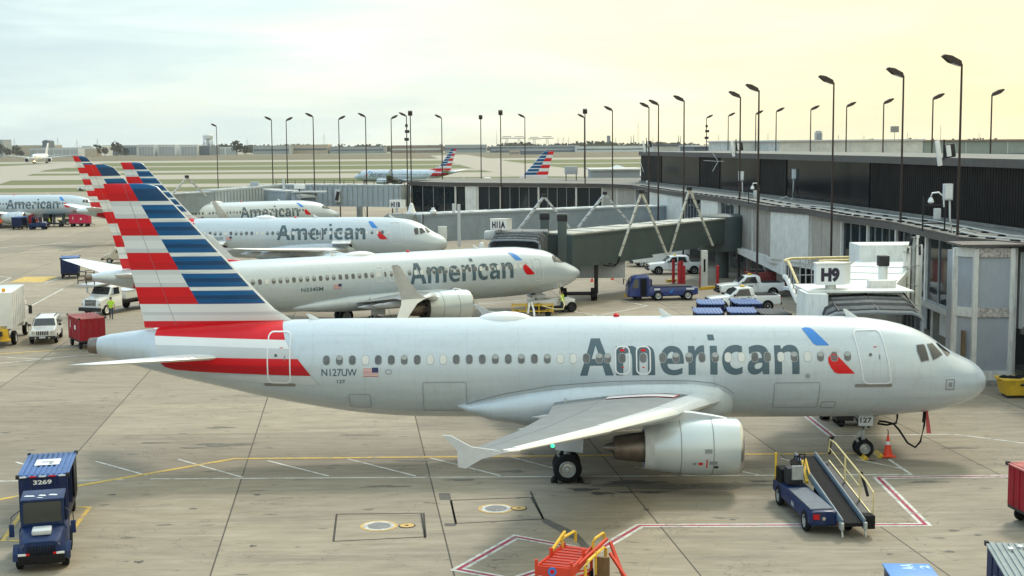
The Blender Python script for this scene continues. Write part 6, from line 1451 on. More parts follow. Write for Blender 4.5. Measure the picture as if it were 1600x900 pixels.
def cart(label, rz, loc, body=NAVYV, roof=BLUEROOF, openside=True, L=3.3, W=1.55, Hh=2.0, num=None, logo=False, curtain=None, group='baggage carts'):
    t = thing('baggage_cart', label, 'cart', loc, rz, group); z0 = .55
    mb = MB(); mb.box((0,0,z0),(L,W,.14),DARKM,bev=.02)
    for x in (-L*.36,L*.36): mb.box((x,0,.38),(.12,W*.8,.12),DARKM)
    mb.bar((L/2,0,.45),(L/2+.75,0,.35),.08,.08,DARKM); mb.cyl((L/2+.75,0,.30),(L/2+.75,0,.40),.07,DARKM,n=10); mb.build('chassis', t)
    for x in (-1,1):
        mb = MB(); mb.box((x*(L/2-.04),0,(z0+Hh)/2+.05),(.08,W,Hh-z0),body)
        for k in range(1,4): mb.box((x*(L/2+.01),-W/2+W*k/4,(z0+Hh)/2),(.04,.05,Hh-z0-.1),body)
        mb.build('end_panel', t)
    if openside:
        mb = MB(); mb.box((0,0,(z0+Hh)/2),(.06,W-.1,Hh-z0-.1),body); mb.box((0,0,z0+.1),(L-.1,W-.06,.06),DARKM)
        for sd in (-1,1):
            for x in (-.48,0,.48): mb.bar((x*L,sd*(W/2-.03),z0),(x*L,sd*(W/2-.03),Hh),.05,.05,body)
        mb.build('divider', t)
        for sd in (-1,1):
            mb = MB(); q = [Vector((-L/2+.1+k*(L*.3)/8, sd*(W/2+.02*(k%2)), 0)) for k in range(9)]
            for a, b_ in zip(q,q[1:]): mb.poly([a+Vector((0,0,z0+.15)),b_+Vector((0,0,z0+.15)),b_+Vector((0,0,Hh-.02)),a+Vector((0,0,Hh-.02))], curtain or DARKM)
            NOFIX('curtain', mb, t).modifiers.new('th','SOLIDIFY').thickness = .02
    else:
        for sd in (-1,1):
            mb = MB(); mb.box((0,sd*(W/2-.03),(z0+Hh)/2+.05),(L-.06,.06,Hh-z0),body); 
            for k in (.25,.5,.75): mb.box((-L/2+L*k,sd*(W/2+.0),(z0+Hh)/2),(.04,.05,Hh-z0-.1),body)
            mb.box((-L*.30,sd*(W/2+.01),Hh-.5),(.10,.02,.5),PWHITE); mb.box((L*.1,sd*(W/2+.01),Hh-.65),(.3,.02,.3),PWHITE)
            mb.build('side_panel', t)
    mb = MB(); n_ = int(L/.36); rg = []
    mb.box((0,0,Hh+.03),(L+.10,W+.10,.05),roof,bev=.01)
    for k in range(n_): mb.box((-L/2+(k+.5)*L/n_,0,Hh+.08),(.14,W+.02,.06),roof,bev=.015) if W < L and False else mb.box((0,-W/2+(k+.5)*W/n_,Hh+.07),(L-.06,.09,.05),roof,bev=.012)
    rf = mb.build('roof', t, 30)
    for sx in (-1,1):
        for sy in (-1,1): mb = MB(); mb.box((sx*(L/2+.02),sy*(W/2+.02),Hh+.04),(.14,.12,.14),DARKM,bev=.02); mb.build('corner_cap', rf)
    if logo:
        mb = MB(); mb.box((-.1,0,Hh+.106),(.95,.85,.01),PWHITE); mb.box((-.1,.0,Hh+.113),(.12,.42,.01),SEAM); mb.box((.1,.12,Hh+.113),(.30,.10,.01),SEAM); mb.build('roof_marking', rf)
        mb = MB()
        for k in range(5): mb.box((L/2+.06,-W*.4+W*.2*k,Hh+.03),(.02,W*.14,.05),RED if k%2 else PWHITE)
        mb.build('reflective_tape', t)
    if num: mb = MB(); flat_text(mb, num, (L/2+.035,-.02-.30,Hh-.26), (0,1,0), (0,0,1), .62, .16, PWHITE, .03); NOFIX('number', mb, t)
    for x in (-L*.36,L*.36):
        for sd in (-1,1): wheelpart(t, x, sd*(W/2-.12), .25, .16, DARKM)
    return t
def tug(label, rz, loc, bm_=BLUEV):
    t = thing('baggage_tractor', label, 'tractor', loc, rz, 'baggage tractors')
    mb = MB(); loftbody(mb, [(1.55,.62,.55,.42,.98),(1.35,.74,.64,.38,1.08),(.45,.76,.70,.38,1.20),(.4,.76,.74,.36,1.25),(-1.2,.76,.74,.38,1.0),(-1.4,.72,.7,.42,.95)], bm_); mb.build('body', t, 30)
    mb = MB(); 
    for k in range(8):
        mb.bar((1.60-.012*k,-.42,.52+k*.058),(1.60-.012*k,.42,.52+k*.058),.03,.022,BLACK)
    for k in range(10): mb.bar((1.60,-.42+k*.093,.50),(1.52,-.42+k*.093,.95),.02,.026,BLACK)
    mb.build('grille', t)
    mb = MB(); mb.box((1.60,0,.42),(.16,1.42,.28),BLACK,bev=.03); mb.build('bumper', t)
    mb = MB(); mb.revolve((1.0,0,1.16),(0,0,1),[(0,.01)],LGREY,4) if False else mb.box((.98,0,1.19),(.62,.60,.16),LGREY,bev=.06); mb.build('hood_scoop', t)
    for sd in (-1,1):
        mb = MB(); mb.cyl((1.40,sd*.5,.85),(1.54,sd*.5,.83),.075,CHROME,n=12); mb.build('headlight', t)
        mb = MB(); mb.box((1.60,sd*.58,.60),(.06,.24,.06),PWHITE); mb.box((1.60,sd*.42,.60),(.05,.12,.06),RED); mb.build('reflector', t)
        mb = MB(); rg = []
        for k in range(7): a = math.pi*k/6; rg.append([Vector((1.0+.46*math.cos(a),sd*.62,.36+.44*math.sin(a))),Vector((1.0+.46*math.cos(a),sd*.88,.36+.44*math.sin(a))),Vector((1.0+.42*math.cos(a),sd*.88,.36+.40*math.sin(a))),Vector((1.0+.42*math.cos(a),sd*.62,.36+.40*math.sin(a)))])
        mb.loft(rg, bm_); mb.build('fender', t, 30)
        mb = MB(); mb.tube([(.45,sd*.70,1.75),(.62,sd*.95,1.6),(.62,sd*.98,1.2)],.015,DARKM,6); mb.box((.62,sd*.95,1.15),(.06,.16,.42),bm_,bev=.02); mb.build('mirror', t)
    # cab
    mb = MB(); mb.box((-.22,0,2.04),(1.35,1.36,.09),bm_,bev=.03)
    for sd in (-1,1):
        mb.bar((.42,sd*.64,1.2),(.34,sd*.62,2.02),.07,.09,bm_); mb.bar((-.78,sd*.66,.95),(-.80,sd*.64,2.02),.07,.09,bm_)
    mb.box((-.85,0,1.45),(.06,1.3,1.1),bm_); mb.box((.44,0,1.28),(.06,1.32,.12),bm_); mb.build('cab', t, 30)
    glass(t, [(.46,-.60,1.32),(.46,.60,1.32),(.38,.58,1.98),(.38,-.58,1.98)], (.02,0,0), 'windscreen')
    mb = MB(); mb.box((-.45,0,1.05),(.5,1.1,.25),BLACK,bev=.05); mb.box((-.68,0,1.35),(.12,1.1,.5),BLACK,bev=.05); mb.build('seat', t)
    mb = MB(); mb.revolve((.12,.28,1.38),(-.6,0,.8),[(-.01,.17),(.01,.19),(.03,.17)],BLACK,18); mb.bar((.12,.28,1.38),(.35,.28,1.1),.04,.04,BLACK); mb.build('steering_wheel', t)
    mb = MB(); flat_text(mb, '2037', (.30,-.55,2.095), (0,1,0), (-1,0,.0), 1.1, .22, PWHITE, .03) if False else None
    mb.bm.free()
    for x, r in ((1.0,.33),(-.95,.38)):
        for sd in (-1,1): wheelpart(t, x, sd*.70, r, .22, bm_)
    return t
# foreground tractor pulling a covered cart
a = Vector((.25,-1,0)).normalized(); an = math.atan2(a.y,a.x)
tg = tug('dark blue baggage tractor at the lower left, facing the camera', R(-75), (-15.45,43.85,0))
mb = MB(); 
for k, (y, w) in enumerate(((-.42,.36),(-.02,.26),(.32,.30))): mb.poly([(-.02,y-w/2,2.092),(.06,y+w/2,2.092),(-.10,y+w/2-.04,2.092),(-.16,y-w/2+.06,2.092)], PWHITE)
mb.poly([(.22,-.2,2.092),(.30,-.02,2.092),(.24,.04,2.092),(.18,-.12,2.092)],PWHITE); NOFIX('roof_marking', mb, tg)
cart('covered navy baggage cart with ribbed blue roof behind the lower left tractor', R(-77), (gx(78,48.6)-.25,48.3,0), num='3269', logo=True, L=3.5, W=1.62, Hh=2.05)
# belt loader under the wing
bl_ = thing('belt_loader','blue belt loader with black conveyor and pale yellow rail near the nose wheel','belt loader',(10.9,48.1,0),R(-86)); t = bl_; bl_.scale = (.93,.84,.93)
mb = MB(); loftbody(mb, [(2.6,.52,.52,.42,.90),(2.5,.60,.58,.35,.94),(-2.6,.60,.58,.35,.94),(-2.8,.56,.54,.42,.90)], BLUEV)
for v in mb.bm.verts: v.co.y -= .52
mb.build('body', t, 30)
mb = MB(); mb.box((.9,-.58,.965),(3.1,.92,.05),mat('deck_blue_grey',(.09,.115,.15),.6,0,.2,3,dirt=.3)); mb.build('deck', t)
mb = MB(); flat_text(mb, 'AA', (.1,-1.135,.52), (1,0,0), (0,0,1), .4, .22, LGREY, .03); NOFIX('lettering', mb, t)
def conv(x, z, y0=.55): return Vector((x,y0,z))
P_ = [(3.1,.60),(.7,1.02),(-3.1,1.66)]
mb = MB()
for (x0,z0),(x1,z1_) in zip(P_, P_[1:]): mb.loft([[Vector((x0,y,z0+dz)) for y, dz in ((.10,0),(.90,0),(.90,-.14),(.10,-.14))],[Vector((x1,y,z1_+dz)) for y, dz in ((.10,0),(.90,0),(.90,-.14),(.10,-.14))]], BLACK)
mb.build('conveyor_belt', t, 20)
for sy in (.04,.96):
    mb = MB(); 
    for (x0,z0),(x1,z1_) in zip(P_, P_[1:]): mb.bar((x0,sy,z0+.02),(x1,sy,z1_+.02),.11,.22,mat('rail_blue_grey',(.13,.19,.25),.5,.2,.1,3))
    mb.tube([(x,sy,z+.16) for x, z in P_],.03,BARE,8); mb.build('side_rail', t, 20)
mb = MB(); 
for sy in (.02,.98): mb = MB(); mb.box((3.1,sy,.5),(.30,.14,.28),STRUT,bev=.04); mb.bar((3.1,sy,.5),(3.25,sy,.12),.06,.06,STRUT); mb.build('end_foot', t)
mb = MB(); mb.loft([[Vector((x,y,z)) for y, z in ((1.05,z0),(1.45,z0),(1.45,z0-.08),(1.05,z0-.08))] for x, z0 in ((2.6,.70),(.7,1.0),(-2.8,1.5))], DARKM); mb.box((2.7,1.25,.55),(.5,.45,.5),BLACK,bev=.03); mb.build('walkway', t, 20)
mb = MB(); mb.tube([(2.75,1.45,.7),(2.75,1.45,1.62),(1.9,1.45,1.85),(-1.9,1.45,2.45),(-2.6,1.45,2.45),(-2.75,1.45,1.9)],.035,PALEY,8)
for x, z in ((1.2,.95),(-.6,1.2)): mb.tube([(x,1.45,z),(x,1.45,z+1.0)],.04,PALEY,8)
mb.tube([(1.2,1.45,1.45),(-2.7,1.45,2.1)],.018,PALEY,6); mb.bar((2.7,1.48,.66),(-2.8,1.48,1.5),.05,.12,PALEY); mb.build('handrail', t)
mb = MB(); mb.bar((-2.7,1.5,2.4),(-2.8,1.5,1.8),.10,.10,BLACK); mb.bar((-2.3,1.5,2.6),(-2.8,1.5,2.4),.10,.10,BLACK); mb.build('rubber_bumper', t); mb = MB(); mb.bar((2.0,1.5,1.3),(1.2,1.5,2.0),.09,.09,BLACK); mb.build('rubber_bumper', t)
mb = MB(); mb.box((-1.3,-.60,1.35),(.55,.7,.65),DARKM,bev=.04); mb.box((-1.0,-.52,1.5),(.10,.5,.55),STRUT); mb.box((-2.1,-.75,1.1),(.8,.6,.75),BLACK,bev=.05); mb.build('control_console', t)
mb = MB(); mb.revolve((-1.65,-.45,1.75),(.5,0,.8),[(-.01,.19),(.01,.21),(.03,.19)],BLACK,20); mb.bar((-1.65,-.45,1.75),(-1.45,-.45,1.4),.04,.04,BLACK); mb.build('steering_wheel', t)
mb = MB(); mb.bar((-1.0,-.1,1.1),(-1.9,-.0,1.75),.14,.14,YEL); mb.bar((-.6,.02,1.1),(-1.6,.02,1.9),.07,.07,YEL); mb.build('lift_ram', t)
mb = MB(); mb.tube([(-2.45,-1.05,1.0),(-2.45,-1.05,2.0)],.05,YEL,8); mb.bar((-2.5,-1.05,1.0),(-2.5,-1.0,.35),.06,.06,YEL); mb.build('yellow_post', t)
mb = MB(); mb.tube([(-1.6,-.2,1.6),(-1.8,-.2,2.0),(-2.1,-.3,1.9),(-2.2,-.5,1.4)],.03,BLACK,6); mb.tube([(-1.5,-.1,1.6),(-1.6,0,2.1),(-2.0,-.1,2.0),(-2.3,-.4,1.5)],.03,BLACK,6); mb.build('hose', t)
for sy in (-1,): 
    mb = MB(); mb.box((2.62,-.86,.72),(.03,.26,.20),DRED); mb.cyl((2.62,-.55,.66),(2.66,-.55,.66),.07,CHROME,n=12); mb.build('tail_light', t)
for x in (1.9,-1.8):
    for y in (-1.04,.70): wheelpart(t, x, y, .40, .24, STRUT)
# red and yellow stand at the bottom edge
g = gr(905,960); t = thing('maintenance_stand','orange red work stand with yellow guard rails cut off by the bottom edge','work stand',(gx(905,40.5),40.2,0),R(0)); o = t.location
def Ws(px, py, Y): return at(px,py,Y)-o
Z0 = at(880,885,39.6).z
mb = MB(); zt = Z0
c1, c2, c3, c4 = Ws(838,879,39.3), Ws(893,888,39.0), Ws(924,866,41.2), Ws(883,858,41.6)
for v in (c1,c2,c3,c4): v.z = zt
mb.prism([c1,c2,c3,c4],(0,0,.06),mat('deck_red',(.40,.04,.03),.6,0,.15,4,dirt=.3))
n_ = 9
for k in range(1,n_): u_ = k/n_; mb.bar(c1.lerp(c4,u_)+Vector((0,0,.075)),c2.lerp(c3,u_)+Vector((0,0,.075)),.03,.03,ORANGE)
mb.build('platform', t, 20)
mb = MB()
for a_, b_ in ((c1,c2),(c1,c4),(c2,c3)): mb.bar(a_+Vector((0,0,-.02)),b_+Vector((0,0,-.02)),.06,.30,ORANGE)
for c in (c1,c2,c1.lerp(c4,.5),c2.lerp(c3,.6)): mb.box(c+Vector((0,0,.1)),(.10,.10,.42),ORANGE)
mb.build('frame', t, 20)
mb = MB(); m_ = c1.lerp(c2,.45)+Vector((.0,-.05,0)); mb.revolve(m_,(0,-1,0),[(0,.13),(.02,.13),(.021,0)],SKYB,16); mb.revolve(m_+Vector((0,-.022,0)),(0,-1,0),[(0,.07),(.01,.07),(.011,0)],RED,12); mb.build('badge', t)
def U(a, b_, hgt, m, r=.045): return [a, a+Vector((0,0,hgt*.85)), a.lerp(b_,.12)+Vector((0,0,hgt)), a.lerp(b_,.88)+Vector((0,0,hgt)), b_+Vector((0,0,hgt*.85)), b_]
mb = MB(); mb.tube(U(c4+Vector((-.1,-.3,0)), c4+Vector((.35,.55,0)), .36, YEL),.045,YEL,8); mb.build('guard_rail', t)
mb = MB(); mb.tube(U(c3+Vector((.05,-.1,0)), c3+Vector((.45,.75,0)), .36, YEL),.045,YEL,8); mb.build('guard_rail', t)
mb = MB(); q0 = c2.lerp(c3,.25)+Vector((.25,-.1,-.5)); q1 = c3+Vector((.45,.1,-.5)); mb.tube(U(q0,q1,.62,YEL),.05,YEL,8); mb.tube([q0.lerp(q1,.5),q0.lerp(q1,.5)+Vector((0,0,.7))],.035,YEL,8); mb.build('guard_rail', t)
mb = MB(); mb.bar(c1.lerp(c4,.55)+Vector((0,0,.22)),c4+Vector((0,.2,.42)),.08,.08,YEL); mb.bar(c2.lerp(c3,.3)+Vector((0,0,0)),c3+Vector((.5,.2,.30)),.08,.08,ORANGE); mb.build('top_bar', t)
mb = MB()
for a_, b_ in ((c1,c2),(c2,c3),(c3,c4),(c4,c1)):
    for e in (a_,): e2 = Vector((e.x,e.y,0)); mb.bar(e,e2+Vector((0,0,.2)),.09,.09,ORANGE)
mb.bar(c1,Vector((c2.x,c2.y,.3)),.05,.05,ORANGE); mb.bar(c2,Vector((c3.x,c3.y,.3)),.05,.05,ORANGE)
mb.bar(c3+Vector((.6,.2,.2)),Vector((c3.x+1.0,c3.y-.6,.1)),.09,.09,ORANGE); mb.bar(c3+Vector((.55,-.3,.0)),Vector((c3.x+1.15,c3.y-1.0,.1)),.08,.08,ORANGE)
for e in (c1,c2,c3,c4): mb.bar(Vector((c1.x,c1.y,.2)),Vector((e.x,e.y,.2)),.08,.1,ORANGE)
mb.build('leg_frame', t, 20)
for e in (c1,c2,c3,c4): mb = MB(); mb.cyl((e.x-.06,e.y,.17),(e.x+.06,e.y,.17),.17,TYRE,n=16); mb.build('caster', t)
mb = MB(); e = c3+Vector((.3,-.55,-.7)); mb.box(e,(.45,.12,1.3),mat('weathered_brown',(.16,.09,.04),.8,0,.3,4)); mb.build('cover_panel', t)
mb = MB(); e = c1+Vector((.05,-.05,-.25)); mb.cyl(e,e+Vector((.4,0,0)),.09,LGREY,n=14); e = c2+Vector((-.25,-.1,-.28)); mb.cyl(e,e+Vector((.4,0,0)),.10,LGREY,n=14); mb.build('tank', t)
# carts and boxes at the right and bottom edges
cart('red baggage cart with faded red top cut off by the right edge', R(8), (19.3,46.9,0), REDV, PINKROOF, False, L=3.3, W=1.6, Hh=2.02)
cart('cart seen from above at the bottom right corner, plain grey top with two white patches', R(80), (14.05,36.1,0), NAVYV, mat('cart_roof_grey',(.24,.28,.28),.7,0,.15,1.5,dirt=.2), False, L=3.6, W=1.7, Hh=1.95)
c_ = [o for o in col.objects if o.get('label','').startswith('cart seen from above')][0]
mb = MB()
for x, y in ((1.05,.35),(1.3,.05)): mb.box((x,y,2.10),(.2,.12,.01),PWHITE)
mb.build('white_patch', c_)
t = thing('equipment_box','bright blue topped box with white lettering at the bottom edge, right of the belt loader','box',(gx(1431,39.5),39.4,0),R(-4)); zt = at(1428,884,39.9).z
mb = MB(); mb.box((0,0,(zt+.2)/2),(1.30,1.2,zt-.25),BLUEV,bev=.04); mb.build('case', t)
mb = MB(); mb.box((0,0,zt),(1.40,1.3,.06),mat('bright_blue_lid',(.07,.25,.62),.5,0,.1,2,dirt=.2),bev=.02); mb.build('lid', t)
mb = MB(); flat_text(mb, 'AA', (.18,.02,zt+.034), (0,1,0), (-1,0,0), .55, .40, mat('pale_blue_lettering',(.45,.65,.85),.5), .03); flat_text(mb, '2', (.62,.15,zt+.034), (0,1,0), (-1,0,0), .3, .28, MATS['pale_blue_lettering'], .03); NOFIX('lettering', mb, t)
mb = MB()
for sx in (-1,1):
    for sy in (-1,1): mb = MB(); mb.cyl((sx*.5-.06,sy*.45,.15),(sx*.5+.06,sy*.45,.15),.15,TYRE,n=14); mb.build('caster', t)
# skip, cone, hose, streamer
g = gr(1585,624); t = thing('waste_skip','yellow skip full of black bags at the foot of the blue grey panelled shaft','skip',(g.x+.6,g.y+.8,0),0)
mb = MB(); mb.box((0,0,.55),(2.2,1.3,.8),YEL,taper=None); 
for v in mb.bm.verts:
    if v.co.z < .5: v.co.x *= .82; v.co.y *= .82
mb.box((0,0,.97),(2.35,1.42,.10),YEL,bev=.02)
for sx in (-.7,.7): mb.box((sx,0,.08),(.2,1.0,.14),DARKM)
mb.build('body', t, 20); mb = MB()
for k in range(7): mb.revolve((-.85+k*.28,random.uniform(-.2,.2),.95),(random.uniform(-.2,.2),0,1),[(-.1,.3),(.05,.32),(.14,.22),(.2,.05)],BLACK,9)
mb.build('bag', t); mb = MB(); mb.box((0,-.66,.72),(.5,.02,.10),DARKM); mb.build('marking', t)
def cone(px, py, label, h=.75, base=YEL):
    g = gr(px,py); t = thing('traffic_cone', label, 'cone', g, 0, 'orange traffic cones'); mb = MB(); mb.box((0,0,.03),(.42*h/.7,.42*h/.7,.05),CONE,bev=.01); mb.cyl((0,0,.04),(0,0,h),.15*h/.7,CONE,.03,16); mb.build('body', t)
    mb = MB(); z = h*.62; r = .15*h/.7; mb.cyl((0,0,h*.55),(0,0,h*.70),r*(1-.55)+.03*.55+.006,PWHITE,r*(1-.70)+.03*.70+.006,16,False); NOFIX('reflective_band', mb, t); return t
ct = cone(1387,713,'tall orange cone with white band beside the nearest nose wheel',.95); mb = MB(); mb.tube([(0,0,.95),(.0,0,1.1),(-.03,0,1.18)],.02,DARKM,6); mb.build('handle', ct)
cone(925,440,'small orange cone by the air unit below the green bridge, left of its twin',.6); cone(957,437,'small orange cone leaning near a pale bar, right of its twin',.6)
def chock(px, py, label, L=.7, m=YEL, g_='wheel chocks'):
    g = gr(px,py); t = thing('wheel_chock', label, 'chock', g, 0, g_); mb = MB(); mb.prism([(-.14,-L/2,0),(.14,-L/2,0),(.04,-L/2,.16),(-.04,-L/2,.16)],(0,L,0),m); mb.build('wedge', t, 20)
    mb = MB(); mb.tube([(0,-L/2,.1),(.0,-L/2-.12,.04),(.25,-L/2-.16,.02),(.4,-L/2,.02)],.012,BLACK,5); mb.build('rope', t)
chock(1349,716,'yellow chock touching the nearest nose wheel, left of the cone',.8); chock(1373,712,'yellow chock right behind the nearest nose wheel, under the cone side',.8)
chock(866,752,'black chock on the left of the nearest main wheel',.6,BLACK); chock(906,752,'black chock on the right of the nearest main wheel',.6,BLACK)
t = thing('power_hose','black ground power cable looping down from the near nose to the pavement','cable',(gx(1446,57.6),57.6,0)); o = t.location
mb = MB(); mb.tube([Ws2-o for Ws2 in (at(1446,641,57.5),at(1444,665,57.3),at(1438,690,57.2),at(1430,699,57.0),at(1418,692,57.2),at(1405,672,57.4),at(1396,662,57.8),at(1384,659,58.2),at(1374,658,58.6),at(1372,662,58.4),at(1386,664,58.0),at(1400,661,57.9),at(1402,652,58),at(1402,645,58))],.045,BLACK,8); mb.build('cable', t, None)
mb = MB(); mb.tube([at(1445,641,57.5)-o,at(1443,660,57.4)-o],.07,BLACK,8); mb.build('plug', t)
t = thing('warning_streamer','pink red cloth streamer hanging under the near nose beside the cable','streamer',(gx(1450,57.5),57.5,0)); o = t.location
mb = MB(); pts = [at(1446,642,57.5),at(1450,642,57.5),at(1455,677,57.3),at(1448,677,57.35)]; mb.prism([p-o for p in pts],(0,.02,0),mat('streamer_pink',(.60,.10,.10),.8)); mb.build('ribbon', t)
t = thing('ground_cart','low grey equipment trolley under the near nose, behind the nose wheel','trolley',gr(1330,664)); mb = MB(); mb.box((0,0,.42),(1.7,1.0,.25),DARKM,bev=.03); mb.box((-.1,0,.75),(1.2,.8,.35),LGREY,bev=.05); mb.box((.3,-.2,.98),(.4,.3,.15),YEL); mb.build('body', t)
for sx in (-.6,.6):
    for sy in (-.42,.42): wheelpart(t, sx, sy, .2, .12, DARKM)
# ---- vehicles at the upper left
g = gr(77,538); suv('white car with black grille bars parked left of the red cart', R(-78), (g.x-.85,g.y+2.0,0))
g = gr(135,548); cart('red closed baggage cart with faded top beside the near tail cone', R(-58), (g.x-.55,g.y+2.0,0), REDV, PINKROOF, False, L=3.0, W=1.7, Hh=2.05)
# flatbed service truck
g = gr(150,497); t = thing('service_truck','white flatbed service truck with raised grey work platform over its cab','truck',(g.x+.55,g.y+4.6,0),R(-112)); 
mb = MB(); loftbody(mb, [(4.1,.85,.78,.75,1.25),(3.95,1.05,.92,.60,1.50),(2.9,1.10,1.0,.58,1.72),(2.7,1.12,1.06,.58,1.80),(1.0,1.14,1.10,.58,1.80)], WV); mb.build('hood', t, 30)
mb = MB(); loftbody(mb, [(2.75,1.08,1.06,1.6,1.8),(2.25,1.10,.98,1.6,2.55),(1.9,1.10,.98,1.6,2.66),(1.15,1.10,.98,1.6,2.66),(.95,1.10,1.0,1.6,2.5)], WV); mb.build('cab', t, 30)
glass(t, [(2.70,-.96,1.86),(2.70,.96,1.86),(2.32,.88,2.48),(2.32,-.88,2.48)], (.05,0,.04), 'windscreen'); sideglass(t, [(2.45,1.85),(2.15,2.45),(1.3,2.48),(1.3,1.85)], 1.11, 1.0)
mb = MB()
for k in range(4): mb.box((4.12,0,1.0+k*.13),(.06,1.15,.05),CHROME,bev=.01)
mb.box((4.08,0,1.2),(.05,1.2,.55),BLACK); mb.build('grille', t); mb = MB(); mb.box((4.2,0,.62),(.3,2.35,.34),DARKM,bev=.05); mb.build('bumper', t)
for sd in (-1,1):
    mb = MB(); mb.box((4.0,sd*.85,1.1),(.14,.36,.24),CHROME,bev=.04); mb.build('headlight', t); mb = MB(); mb.tube([(2.6,sd*1.1,1.8),(2.7,sd*1.4,2.0),(2.7,sd*1.4,2.5)],.02,DARKM,6); mb.box((2.7,sd*1.42,2.2),(.06,.2,.55),LGREY,bev=.02); mb.build('mirror', t)
mb = MB(); mb.box((-1.9,0,1.12),(5.4,2.3,.2),DARKM); mb.box((-1.9,0,.85),(5.6,.9,.3),DARKM); mb.build('chassis', t); mb = MB(); mb.box((-2.0,0,1.55),(4.6,2.2,.7),WV,bev=.03); mb.box((-2.0,0,1.95),(4.7,2.3,.08),LGREY); mb.build('flatbed', t)
mb = MB(); mb.box((2.6,-.5,2.80),(2.7,2.0,.12),LGREY,bev=.02); mb.build('work_platform', t)
mb = MB()
for x, y in ((3.9,-1.45),(3.9,.4),(2.8,-1.45),(1.6,-1.45),(3.9,-.5)): mb.bar((x,y,2.85),(x,y,4.0),.06,.06,DARKM)
for zz in (3.2,3.6,4.0): mb.bar((3.9,-1.45,zz),(3.9,.4,zz),.05,.05,DARKM); mb.bar((3.9,-1.45,zz),(1.3,-1.45,zz),.05,.05,DARKM)
t.scale = (.88,.88,.88)
mb.build('platform_rail', t); mb = MB(); mb.bar((.2,0,1.6),(1.5,0,2.75),.35,.3,LGREY); mb.bar((.2,0,1.5),(-2.8,0,1.9),.35,.3,LGREY); mb.build('lift_arm', t)
for x in (3.15,-2.3):
    for sd in (-1,1): wheelpart(t, x, sd*.98, .50, .30, WV)
mb = MB(); mb.box((-4.7,0,.9),(.2,2.3,.2),DARKM); mb.box((-4.3,-1.2,1.3),(.9,.1,.15),DARKM); mb.build('tail_bar', t)
# box truck cut by the left edge
g = gr(15,545); t = thing('box_truck','tall white box truck cut off by the left edge, amber lamp on its roof','truck',(g.x-1.75,g.y+3.6,0),R(101)); zt = at(18,455,g.y+1.5).z
mb = MB(); mb.box((-.4,0,(1.25+zt)/2),(5.6,2.4,zt-1.25),WV,bev=.04)
for k in range(7): mb.box((-2.9+k*.8,0,(1.25+zt)/2),(.04,2.44,zt-1.4),LGREY)
mb.build('cargo_box', t, 30); mb = MB(); mb.box((-.2,0,.95),(6.6,1.0,.3),DARKM); mb.box((3.3,0,1.6),(1.6,2.1,1.7),WV,bev=.12); mb.build('cab', t, 30)
mb = MB(); mb.box((-2.95,-.6,.95),(.5,.5,1.1),YEL,bev=.03); mb.box((-3.1,-.2,.5),(.3,1.6,.12),YEL); mb.build('rear_steps', t)
mb = MB(); mb.revolve((-2.6,-.6,zt),(0,0,1),[(0,.12),(.2,.12),(.26,0)],mat('amber_lamp',(.8,.35,.02),.3),12); mb.build('beacon', t); mb = MB(); mb.box((2.6,-1.5,1.9),(.08,.24,.6),DARKM,bev=.02); mb.tube([(2.6,-1.1,2.3),(2.6,-1.5,2.2)],.02,DARKM,6); mb.build('mirror', t)
for x in (3.2,-1.7):
    for sd in (-1,1): wheelpart(t, x, sd*1.0, .48, .32, WV)
# navy cart and tan truck farther back
g = gr(104,436); cart('lone navy baggage cart on the open apron above the red cart', R(-76), (g.x-.1,g.y+1.7,0), NAVYV, BLUEROOF, False, L=3.0, W=1.75, Hh=2.1)
g = gr(172,412); t = thing('utility_vehicle','small tan utility vehicle peeking out left of the striped fins','vehicle',(g.x+.9,g.y+1.2,0),R(190)); mb = MB(); loftbody(mb, [(1.9,.7,.65,.4,.9),(1.0,.8,.78,.4,1.2),(.6,.8,.7,.4,1.8),(-1.7,.8,.7,.4,1.8),(-1.8,.78,.7,.45,1.6)], mat('tan_paint',(.45,.40,.32),.5)); mb.build('body', t, 30); sideglass(t, [(.5,1.25),(.3,1.65),(-.6,1.65),(-.6,1.25)], .78,.72)
mb = MB(); mb.box((2.0,0,.5),(.3,1.6,.2),DARKM); mb.build('bumper', t)
for x in (1.2,-1.2):
    for sd in (-1,1): wheelpart(t, x, sd*.72, .32, .2)
# row by the left jet
def gp(px, py, dy=0): g = gr(px,py); return (g.x,g.y+dy,0)
cart('navy end-on cart in the far left row, third thing right of the orange jacket', R(-92), gp(27,359,1.5), NAVYV, BLUEROOF, True, L=3.0, W=1.7, Hh=2.0)
cart('red cart half hidden between the two blue vehicles of the far left row', R(-85), gp(41,355,2.5), REDV, PINKROOF, False, L=3.0, W=1.6, Hh=2.1)
tug('blue tractor with small cab in the far left row, side on', R(0), gp(57,359,1.0))
cart('teal blue open baggage cart with workers in the far left row', R(2), gp(82,355,1.0), mat('cart_teal',(.03,.08,.12),.5,0,.2,2), MATS['cart_teal'], True, L=3.3, W=1.6, Hh=2.2)
cart('red cart at the right end of the far left row', R(1), gp(123,354.5,1.0), mat('cart_crimson',(.50,.01,.06),.5,0,.12,2), MATS['cart_crimson'], False, L=3.4, W=1.6, Hh=2.0)
t = thing('belt_loader','tan belt loader reaching the far left jet behind the teal cart','belt loader',gp(104,351,2.0),R(60)); mb = MB(); mb.bar((-2.5,0,.8),(2.5,0,2.4),.9,.25,PALEY); mb.build('conveyor', t); mb = MB(); mb.box((-.3,0,.7),(3.5,1.4,.5),DARKM,bev=.05); mb.build('body', t)
mb = MB(); mb.tube([(-2,.5,1.5),(0,.5,2.4),(2.4,.5,3.2)],.06,PALEY,6); mb.build('handrail', t)
for x in (1.2,-1.4):
    for sd in (-1,1): wheelpart(t, x, sd*.7, .35, .2)
